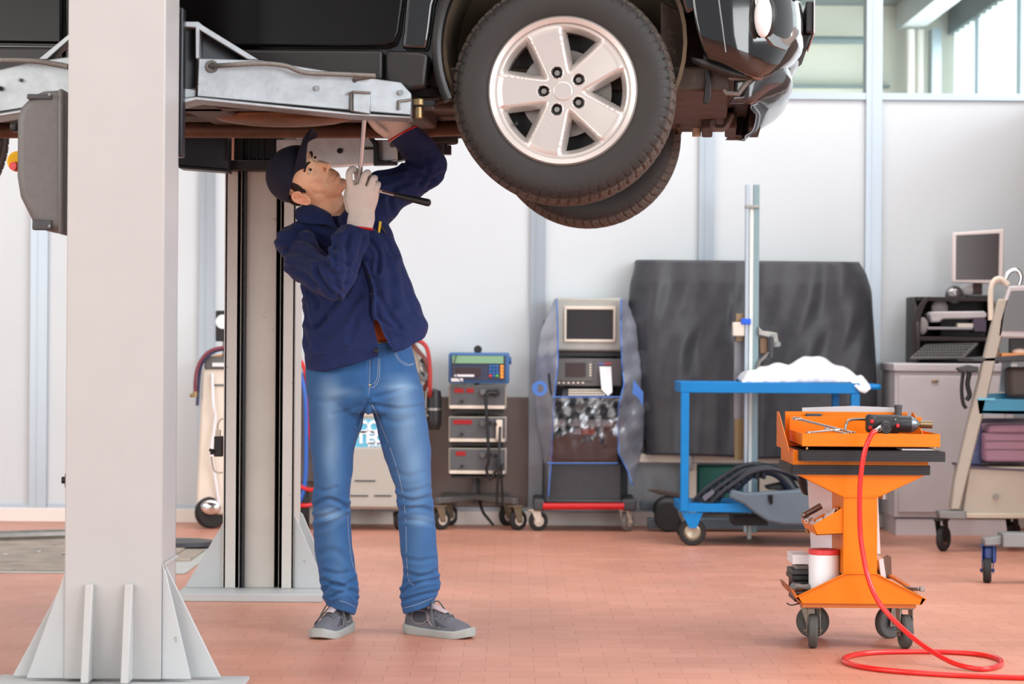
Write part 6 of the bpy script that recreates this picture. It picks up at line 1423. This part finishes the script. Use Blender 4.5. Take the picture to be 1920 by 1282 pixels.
mm = MB(); mm.lathe([(0,.002),(.006,.002),(.0075,.004),(.0088,.003),(.0088,0),(0,0)], bt_, (0,-1,0), 24); btn = mm.build('button', M_btn, jacket)
# jacket collar
def collar(side):
    g_ = []
    if side < 0: top = [(553,396),(562,388),(582,384),(604,392),(620,402)]; bot = [(556,412),(570,418),(590,420),(612,421),(632,428)]; Y0 = [8.33,8.30,8.28,8.275,8.275]
    else: top = [(648,372),(650,380),(648,392),(640,402),(634,412)]; bot = [(664,392),(664,404),(660,414),(652,422),(640,430)]; Y0 = [8.33,8.30,8.285,8.275,8.27]
    T = spline([W(x,y,Y+.01) for (x,y),Y in zip(top,Y0)], 5); B_ = spline([W(x,y,Y-.025) for (x,y),Y in zip(bot,Y0)], 5)
    mm = MB(); mm.sheet([[a.lerp(b, t)+Vector((0,-.006*math.sin(t*3.14),0)) for t in np.linspace(0,1,6)] for a, b in zip(T, B_)]); return mm.build('collar', M_navy, jacket, solid=.004, angle=70)
collar(-1); collar(1)
mm = MB(); mm.loft(smooth_rings([ring((563,408),(655,398),8.375,.058),ring((560,397),(652,384),8.385,.056)]), caps=False); mm.build('collar_stand', M_navy, jacket, solid=.004)
# pocket with pens
mm = MB(); P_ = surf_px(JVf, JP, [c1(640,570)], .004) or [W(708,422,8.25)]; q = P_[0]
mm.tube([q+Vector((0,0,-.03)), q+Vector((.006,-.002,.012))], .0045, 12); tag(mm.build('yellow_pen', mat('pen_yellow', (236,204,30), .4)), 'yellow pen in the mechanic chest pocket beside the glove cuff', 'pen')
P_ = surf_px(JVf, JP, [c1(658,590)], .005) or [W(716,430,8.25)]; q = P_[0]
mm = MB(); mm.tube([q+Vector((-.004,0,.01)), q+Vector((.01,0,-.02))], .003, 10); tag(mm.build('chrome_pen', M_chrome), 'chrome pen clip right of the yellow pen', 'pen')
# ---- jeans
m = MB()
m.loft(smooth_rings([ring((574,655),(772,640),8.33,.098,.004,sq=.1),ring((573,684),(776,664),8.33,.104,sq=.12),ring((573,710),(786,712),8.33,.112,sq=.12),ring((577,745),(795,750),8.335,.112,sq=.1),ring((584,772),(794,775),8.34,.095)]))
m.loft(smooth_rings([ring((576,720),(690,722),8.335,.098),ring((578,776),(684,778),8.335,.092),ring((583,839),(665,840),8.34,.078),ring((587,893),(660,893),8.34,.070),ring((586,930),(657,930),8.345,.068),ring((586,957),(657,957),8.35,.067),ring((588,1002),(659,1002),8.36,.066),ring((593,1050),(664,1050),8.365,.066),ring((600,1090),(671,1088),8.37,.068),ring((604,1114),(674,1118),8.37,.070),ring((611,1130),(668,1142),8.375,.064,-.006),ring((614,1136),(664,1152),8.375,.060,-.006)]))
m.loft(smooth_rings([ring((688,722),(792,722),8.335,.098),ring((696,765),(798,765),8.335,.094),ring((705,800),(803,800),8.335,.088),ring((721,857),(808,857),8.34,.078),ring((738,905),(809,905),8.34,.072),ring((744,940),(812,940),8.345,.070),ring((747,979),(816,979),8.35,.068),ring((752,1040),(820,1040),8.355,.067),ring((756,1080),(824,1075),8.36,.068),ring((750,1108),(826,1100),8.365,.070),ring((755,1144),(814,1126),8.37,.064,-.004),ring((757,1152),(812,1134),8.37,.060,-.004)]))
c2 = lambda x, y: (540+x*.4524, 640+y*.4524)
KS = [([c2(*q) for q in pts], wd, amp) for pts, wd, amp in (
    (((100,690),(170,655),(255,690)),4,-.007), (((105,735),(190,715),(250,680)),4,-.006), (((100,600),(150,620),(200,605)),4,-.003), (((110,780),(180,760),(240,720)),5,-.003), (((130,880),(200,870),(270,930)),6,-.003),
    (((140,1045),(190,1005),(290,1045)),3.5,-.008), (((150,990),(220,1015),(285,985)),3.5,-.007), (((180,1060),(240,1035),(292,1070)),3,-.006), (((150,950),(210,965),(270,950)),4,-.004),
    (((85,240),(180,250),(300,205)),5,-.002), (((180,305),(240,290),(300,262)),4,-.002), (((240,300),(230,420),(250,560)),6,-.003),
    (((445,640),(520,662),(600,640)),4,-.006), (((450,700),(540,690),(608,705)),4,-.006), (((470,740),(550,745),(605,760)),4,-.003), (((440,600),(500,625),(590,600)),4,-.003),
    (((470,1040),(540,1000),(628,985)),3.5,-.008), (((470,1075),(550,1052),(622,1035)),3,-.006), (((490,960),(560,975),(620,950)),4,-.006), (((470,1010),(520,980),(600,965)),3,-.004), (((480,900),(550,910),(610,900)),4,-.003),
    (((345,235),(430,215),(545,180)),4,-.004), (((350,262),(450,280),(560,270)),4,-.004), (((360,300),(440,335),(520,320)),5,-.0025), (((440,540),(500,560),(560,545)),5,-.002),
    (((330,245),(318,280),(290,345)),4,-.008), (((342,262),(370,330),(400,420)),5,-.005), (((338,75),(335,160),(340,240)),3,-.002))]
def sculpt_jeans(V, N):
    V = strokes(V, N, KS); w_ = .0009*(np.sin(V[:,2]*38+V[:,0]*61)+np.sin(V[:,2]*63-V[:,0]*90)+np.sin(V[:,2]*27+V[:,1]*66)); return V+N*w_[:,None]
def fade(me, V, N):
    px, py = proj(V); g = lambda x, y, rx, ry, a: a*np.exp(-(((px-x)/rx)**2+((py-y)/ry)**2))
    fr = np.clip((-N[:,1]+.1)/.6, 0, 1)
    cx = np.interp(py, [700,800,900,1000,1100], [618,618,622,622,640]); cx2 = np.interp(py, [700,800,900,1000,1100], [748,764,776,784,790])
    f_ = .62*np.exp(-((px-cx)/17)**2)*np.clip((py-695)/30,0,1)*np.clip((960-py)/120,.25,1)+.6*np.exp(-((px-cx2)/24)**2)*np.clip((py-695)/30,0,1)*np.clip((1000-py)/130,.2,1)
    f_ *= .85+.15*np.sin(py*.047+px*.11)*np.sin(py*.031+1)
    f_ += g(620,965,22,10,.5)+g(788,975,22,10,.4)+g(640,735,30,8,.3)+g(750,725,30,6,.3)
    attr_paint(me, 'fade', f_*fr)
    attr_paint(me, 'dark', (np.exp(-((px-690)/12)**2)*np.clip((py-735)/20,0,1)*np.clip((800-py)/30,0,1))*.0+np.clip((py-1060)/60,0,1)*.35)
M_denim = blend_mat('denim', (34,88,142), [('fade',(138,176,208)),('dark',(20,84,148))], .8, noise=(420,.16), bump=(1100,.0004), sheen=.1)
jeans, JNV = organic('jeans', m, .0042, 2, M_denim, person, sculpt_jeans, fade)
KP = polys_of(jeans); KV = [tuple(v.co) for v in jeans.data.vertices]
M_stitch = mat('pale_stitching', (170,180,190), .8)
def kl(pts, name='stitching', mt=M_stitch, r_=.0007, lift=.0003):
    P_ = surf_px(KV, KP, [c2(*q) for q in pts], lift)
    if len(P_) > 2: mm = MB(); mm.tube(P_, r_, 6); return mm.build(name, mt, jeans)
kl([(350,262),(395,370),(440,490),(470,600),(488,740),(492,900),(500,985),(520,1010)]); kl([(345,262),(365,290)])
kl([(305,320),(282,420),(275,450)]); kl([(340,75),(338,165),(336,215)]); kl([(380,70),(378,150),(360,185),(340,192)]); kl([(374,70),(371,145),(356,177)])
kl([(440,45),(460,80),(495,100),(520,95)]); kl([(445,42),(464,75),(497,94),(520,90)]); kl([(85,105),(150,103),(212,90)])
kl([(478,1105),(540,1088),(600,1062)]); kl([(215,1075),(250,1085),(278,1102)]); kl([(262,560),(256,640),(250,700),(250,780),(262,900),(282,960)])
mm = MB(); P_ = surf_px(KV, KP, [c2(340,180)], .001)
if P_: mm.obox(P_[0], (.004,0,0), (0,.001,0), (0,0,.002)); mm.build('fly_tack', mat('thread_cream', (206,190,140), .8), jeans)
mm = MB(); mm.loft(smooth_rings([ring((575,668),(771,648),8.33,.104,sq=.12),ring((574,658),(771,638),8.33,.104,sq=.12)]), caps=False); mm.build('waistband', mat('denim_band', (34,82,134), .8), jeans, solid=.004)
# ---- shoes
M_shoe = mat('grey_suede', (104,106,116), .85, noise=(60,.1), bump=(500,.0004)); M_mesh = mat('dark_mesh', (78,84,92), .8, bump=(900,.0005)); M_sole = mat('pale_sole', (164,172,170), .6, noise=(20,.05)); M_silv = mat('silver_trim', (160,152,156), .4, .3); M_lace = mat('grey_lace', (92,96,100), .85)
def shoe(heel, yaw, lab):
    d = Vector((math.cos(yaw), math.sin(yaw), 0)); n = Vector((-d.y, d.x, 0)); L0 = .285; o = Vector(heel)
    P3 = lambda x, y, z: o+d*x+n*y+Vector((0,0,z))
    xs = [0,.012,.04,.08,.12,.16,.20,.235,.255,.270,.280,.285]
    hw = [.012,.026,.034,.034,.036,.042,.048,.046,.038,.028,.018,.008]
    ht = [.075,.088,.098,.100,.098,.082,.068,.058,.052,.046,.040,.034]
    zb = [.026,.024,.022,.020,.018,.016,.016,.018,.020,.022,.024,.026]
    rings = []
    for x, h, t, b_ in zip(xs, hw, ht, zb):
        rg_ = []
        for k in range(20):
            a = 2*math.pi*k/20; cs, sn = math.cos(a), math.sin(a); up_ = sn > 0
            yy = h*math.copysign(abs(cs)**(.75 if not up_ else .9), cs)*(1-.30*max(0,sn)); zz = b_+(t-b_)*max(0, sn)**.9 if up_ else b_-.004*abs(sn)
            rg_.append(P3(x, yy, zz))
        rings.append(rg_)
    m = MB(); m.loft(smooth_rings(rings, 3)); sh, SV = organic('shoe', m, .003, 2, M_shoe, person); sh['label'] = lab
    SP = polys_of(sh); SVV = [tuple(v.co) for v in sh.data.vertices]; bv = BVHTree.FromPolygons(SVV, SP)
    # sole
    rs_ = []
    for x, h in zip(xs, hw):
        w_ = h+.006; zt_ = .026+.008*math.exp(-((x-.02)/.04)**2)+.014*max(0,(x-.235)/.05)**1.6; zl_ = .0+.010*max(0,(x-.235)/.05)**2+.004*max(0,(.02-x)/.02)
        x2 = x+(.004 if x > .27 else (-.004 if x < .01 else 0))
        rs_.append([P3(x2,-w_*.94,zl_),P3(x2,-w_,zl_+.008),P3(x2,-w_,zl_+.016),P3(x2,-w_*1.02,zt_-.004),P3(x2,-w_*.96,zt_),P3(x2,w_*.96,zt_),P3(x2,w_*1.02,zt_-.004),P3(x2,w_,zl_+.016),P3(x2,w_,zl_+.008),P3(x2,w_*.94,zl_)])
    m = MB(); m.loft(smooth_rings(rs_, 3)); so = m.build('sole', M_sole, sh, bevel=.002)
    def on(x, y, z0=.2, lift=.002):
        h_ = bv.ray_cast(P3(x,y,z0), Vector((0,0,-1))); return h_[0]+Vector((0,0,lift)) if h_[0] is not None else P3(x,y,.06)
    def side(x, z, s_, lift=.0012):
        h_ = bv.ray_cast(P3(x, s_*.15, z), -n*s_); return h_[0]+n*s_*lift if h_[0] is not None else P3(x,s_*.045,z)
    for s_ in (-1,1):
        c_ = [(.045,.075),(.075,.084),(.105,.078),(.120,.062),(.105,.045),(.078,.038),(.052,.048)]
        P_ = spline([side(x,z,s_) for x,z in c_], 4, True); m = MB(); m.tube(P_, .0022, 6, closed=True); m.build('side_trim', M_silv, sh)
        g_ = []
        for t in np.linspace(0,1,9): g_.append([side(.048+.07*t, .046+(.078-.046)*v+.0*t, s_, .0008) for v in np.linspace(0,1,6)])
        m = MB(); m.sheet(g_); m.build('side_mesh', M_mesh, sh, solid=.0012)
        m = MB(); m.tube(spline([side(x,z,s_,.001) for x,z in ((.105,.078),(.125,.05),(.15,.036),(.18,.034))],4), .003, 6); m.build('side_stripe', M_silv, sh)
        g_ = [[side(.14+.075*t, .037+.02*v*(1-t), s_, .0006) for v in np.linspace(0,1,5)] for t in np.linspace(0,1,9)]
        m = MB(); m.sheet(g_); m.build('toe_mesh', M_mesh, sh, solid=.001)
    # tongue, throat, laces
    g_ = [[on(.105+.075*t, y*(1-.3*t), lift=.002)+Vector((0,0,.007)) for y in np.linspace(-.018,.018,6)] for t in np.linspace(0,1,8)]
    g_ = [[P3(.085,y,.128)+Vector((0,0,-.002*abs(y)/.02)) for y in np.linspace(-.018,.018,6)], [P3(.098,y,.112) for y in np.linspace(-.019,.019,6)]]+g_
    m = MB(); m.sheet(g_); m.build('tongue', mat('tongue_pinkgrey',(186,172,176),.7), sh, solid=.004, angle=70)
    for k in range(5):
        x = .118+.018*k; m = MB(); m.tube([on(x,-.024,lift=.002), on(x+.003,-.008,lift=.006), on(x+.005,.008,lift=.006), on(x,.024,lift=.002)], .0028, 8); m.build('lace', M_lace, sh)
    for s_ in (-1,1):
        kn = on(.112,0,lift=.010); far_ = on(.17, s_*.03, lift=.006)
        m = MB(); m.tube(spline([kn, kn+d*.015+n*s_*.02+Vector((0,0,.004)), P3(.155,s_*.05,.05), P3(.175,s_*.054,.036), P3(.16,s_*.050,.05), kn+n*s_*.008],5), .0026, 8); m.build('lace_loop', M_lace, sh)
        for k in range(3): p_ = on(.112+.02*k, s_*.026, lift=.001); m = MB(); m.lathe([(.0015,.0),(.0035,0),(.003,.0015),(.0015,.001)], p_, n*s_*.5+Vector((0,0,1)), 12); m.build('eyelet', M_chrome, sh)
    return sh
shoe((W(651,1150,8.47).x, 8.475, 0), R_(-106), 'shoe pointing towards the camera'); shoe((W(763,1150,8.42).x, 8.425, 0), R_(-38), 'shoe pointing to the right')
# ---- gloves
M_glove = mat('worn_white_leather', (214,206,198), .75, noise=(30,.05), bump=(120,.0012), dirt=((150,128,108), 28, .12)); 
def glove(rings, fingers, lab, cuff, sculpt=None):
    m = MB(); m.loft(smooth_rings([ring(*r_) for r_ in rings]))
    for pts, rr in fingers: P_ = spline([W(*q) for q in pts], 4); m.tube(P_, [rr[0]+(rr[1]-rr[0])*k/(len(P_)-1) for k in range(len(P_))], 14); m.ell(P_[-1], (rr[1],)*3); m.ell(P_[0], (rr[0],)*3)
    g_, GV = organic('glove', m, .0021, 3, M_glove, person, sculpt); g_['label'] = lab
    c = ring(*cuff, n=40); mm = MB(); mm.tube([Vector(p) for p in c], .0032, 8, closed=True); mm.build('cuff_trim', M_redpaint, g_)
    return g_
def gs_(V, N):
    return strokes(V, N, [([(656,398),(662,385)],2,-.0016),([(664,402),(668,386)],2,-.0016),([(674,402),(675,385)],2,-.0018),([(684,402),(683,386)],2,-.0016),([(694,400),(692,386)],2,-.0014),([(690,352),(686,366)],2.5,-.002),([(672,346),(672,360)],2.5,-.002),([(652,404),(676,407),(702,406)],2,-.0012)])
glove([((650,426),(698,430),8.125,.038),((651,412),(703,412),8.13,.034),((653,398),(703,396),8.13,.028),((649,382),(708,380),8.13,.027),((648,362),(711,364),8.125,.027),((651,346),(709,352),8.12,.023)],
    [([(658,352,8.115),(655,336,8.105),(655,324,8.105),(661,317,8.125),(668,322,8.155),(670,334,8.165)],(.0125,.0105)),
     ([(677,350,8.11),(681,338,8.10),(685,327,8.10),(690,324,8.12),(690,332,8.16),(686,344,8.17)],(.0125,.0105)),
     ([(692,354,8.115),(697,342,8.105),(701,334,8.11),(703,335,8.135),(700,345,8.165),(694,352,8.17)],(.0115,.0098)),
     ([(702,360,8.12),(707,351,8.11),(709,345,8.125),(708,350,8.15),(702,360,8.165)],(.0108,.009)),
     ([(656,392,8.15),(651,370,8.175),(656,352,8.195),(668,342,8.195)],(.0145,.0115))], 'white work glove gripping the wrench', ((649.5,424),(699,430),8.124,.040))
glove([((731,267),(781,238),8.30,.038),((726,260),(770,230),8.29,.033),((718,251),(757,224),8.27,.027),((709,242),(745,216),8.25,.025),((701,233),(731,212),8.23,.022)],
    [([(704,232,8.22),(698,226,8.20),(694,219,8.19),(692,210,8.19)],(.0125,.0105)),([(711,226,8.23),(703,216,8.22),(699,205,8.22)],(.0125,.0105)),([(720,220,8.24),(713,208,8.24),(710,198,8.24)],(.012,.010)),([(728,216,8.25),(723,206,8.26),(720,197,8.26)],(.011,.009)),
     ([(722,250,8.24),(708,240,8.20),(698,229,8.175),(694,223,8.17)],(.0145,.0115))], 'white work glove reaching up behind the lift arm', ((729,265),(782,237),8.302,.042))
# ---- tool in the hands
tl = thing('socket_wrench', 'chrome socket wrench with black grip held between the gloves', 'wrench', W(676,345,8.135))
m = MB(); m.cyl(W(673,350,8.145), W(686,190,8.06), .0078, 20); m.cyl(W(674.5,330,8.142), W(673.5,340,8.145), .0105, 20); m.build('extension_bar', mat('satin_chrome',(196,204,210),.25,.85), tl)
m = MB(); m.cyl(W(686,200,8.06), W(686.5,186,8.06), .013, 20); m.build('socket', M_chrome, tl)
m = MB(); m.cyl(W(680,350,8.145), W(742,366,8.10), .0055, 14); m.ell(W(676,348,8.145), (.016,.012,.016)); m.build('shaft', M_chrome, tl)
m = MB(); a, b_ = W(740,365.5,8.102), W(807,381,8.06); d = (b_-a).normalized(); Lh = (b_-a).length
m.lathe([(0,0),(.0085,.0),(.010,.004),(.010,.012),(.0088,.016),(.0095,.03),(.0112,.07),(.0125,Lh-.012),(.0118,Lh-.004),(.006,Lh),(0,Lh)], a, d, 24); m.build('grip', M_black, tl)
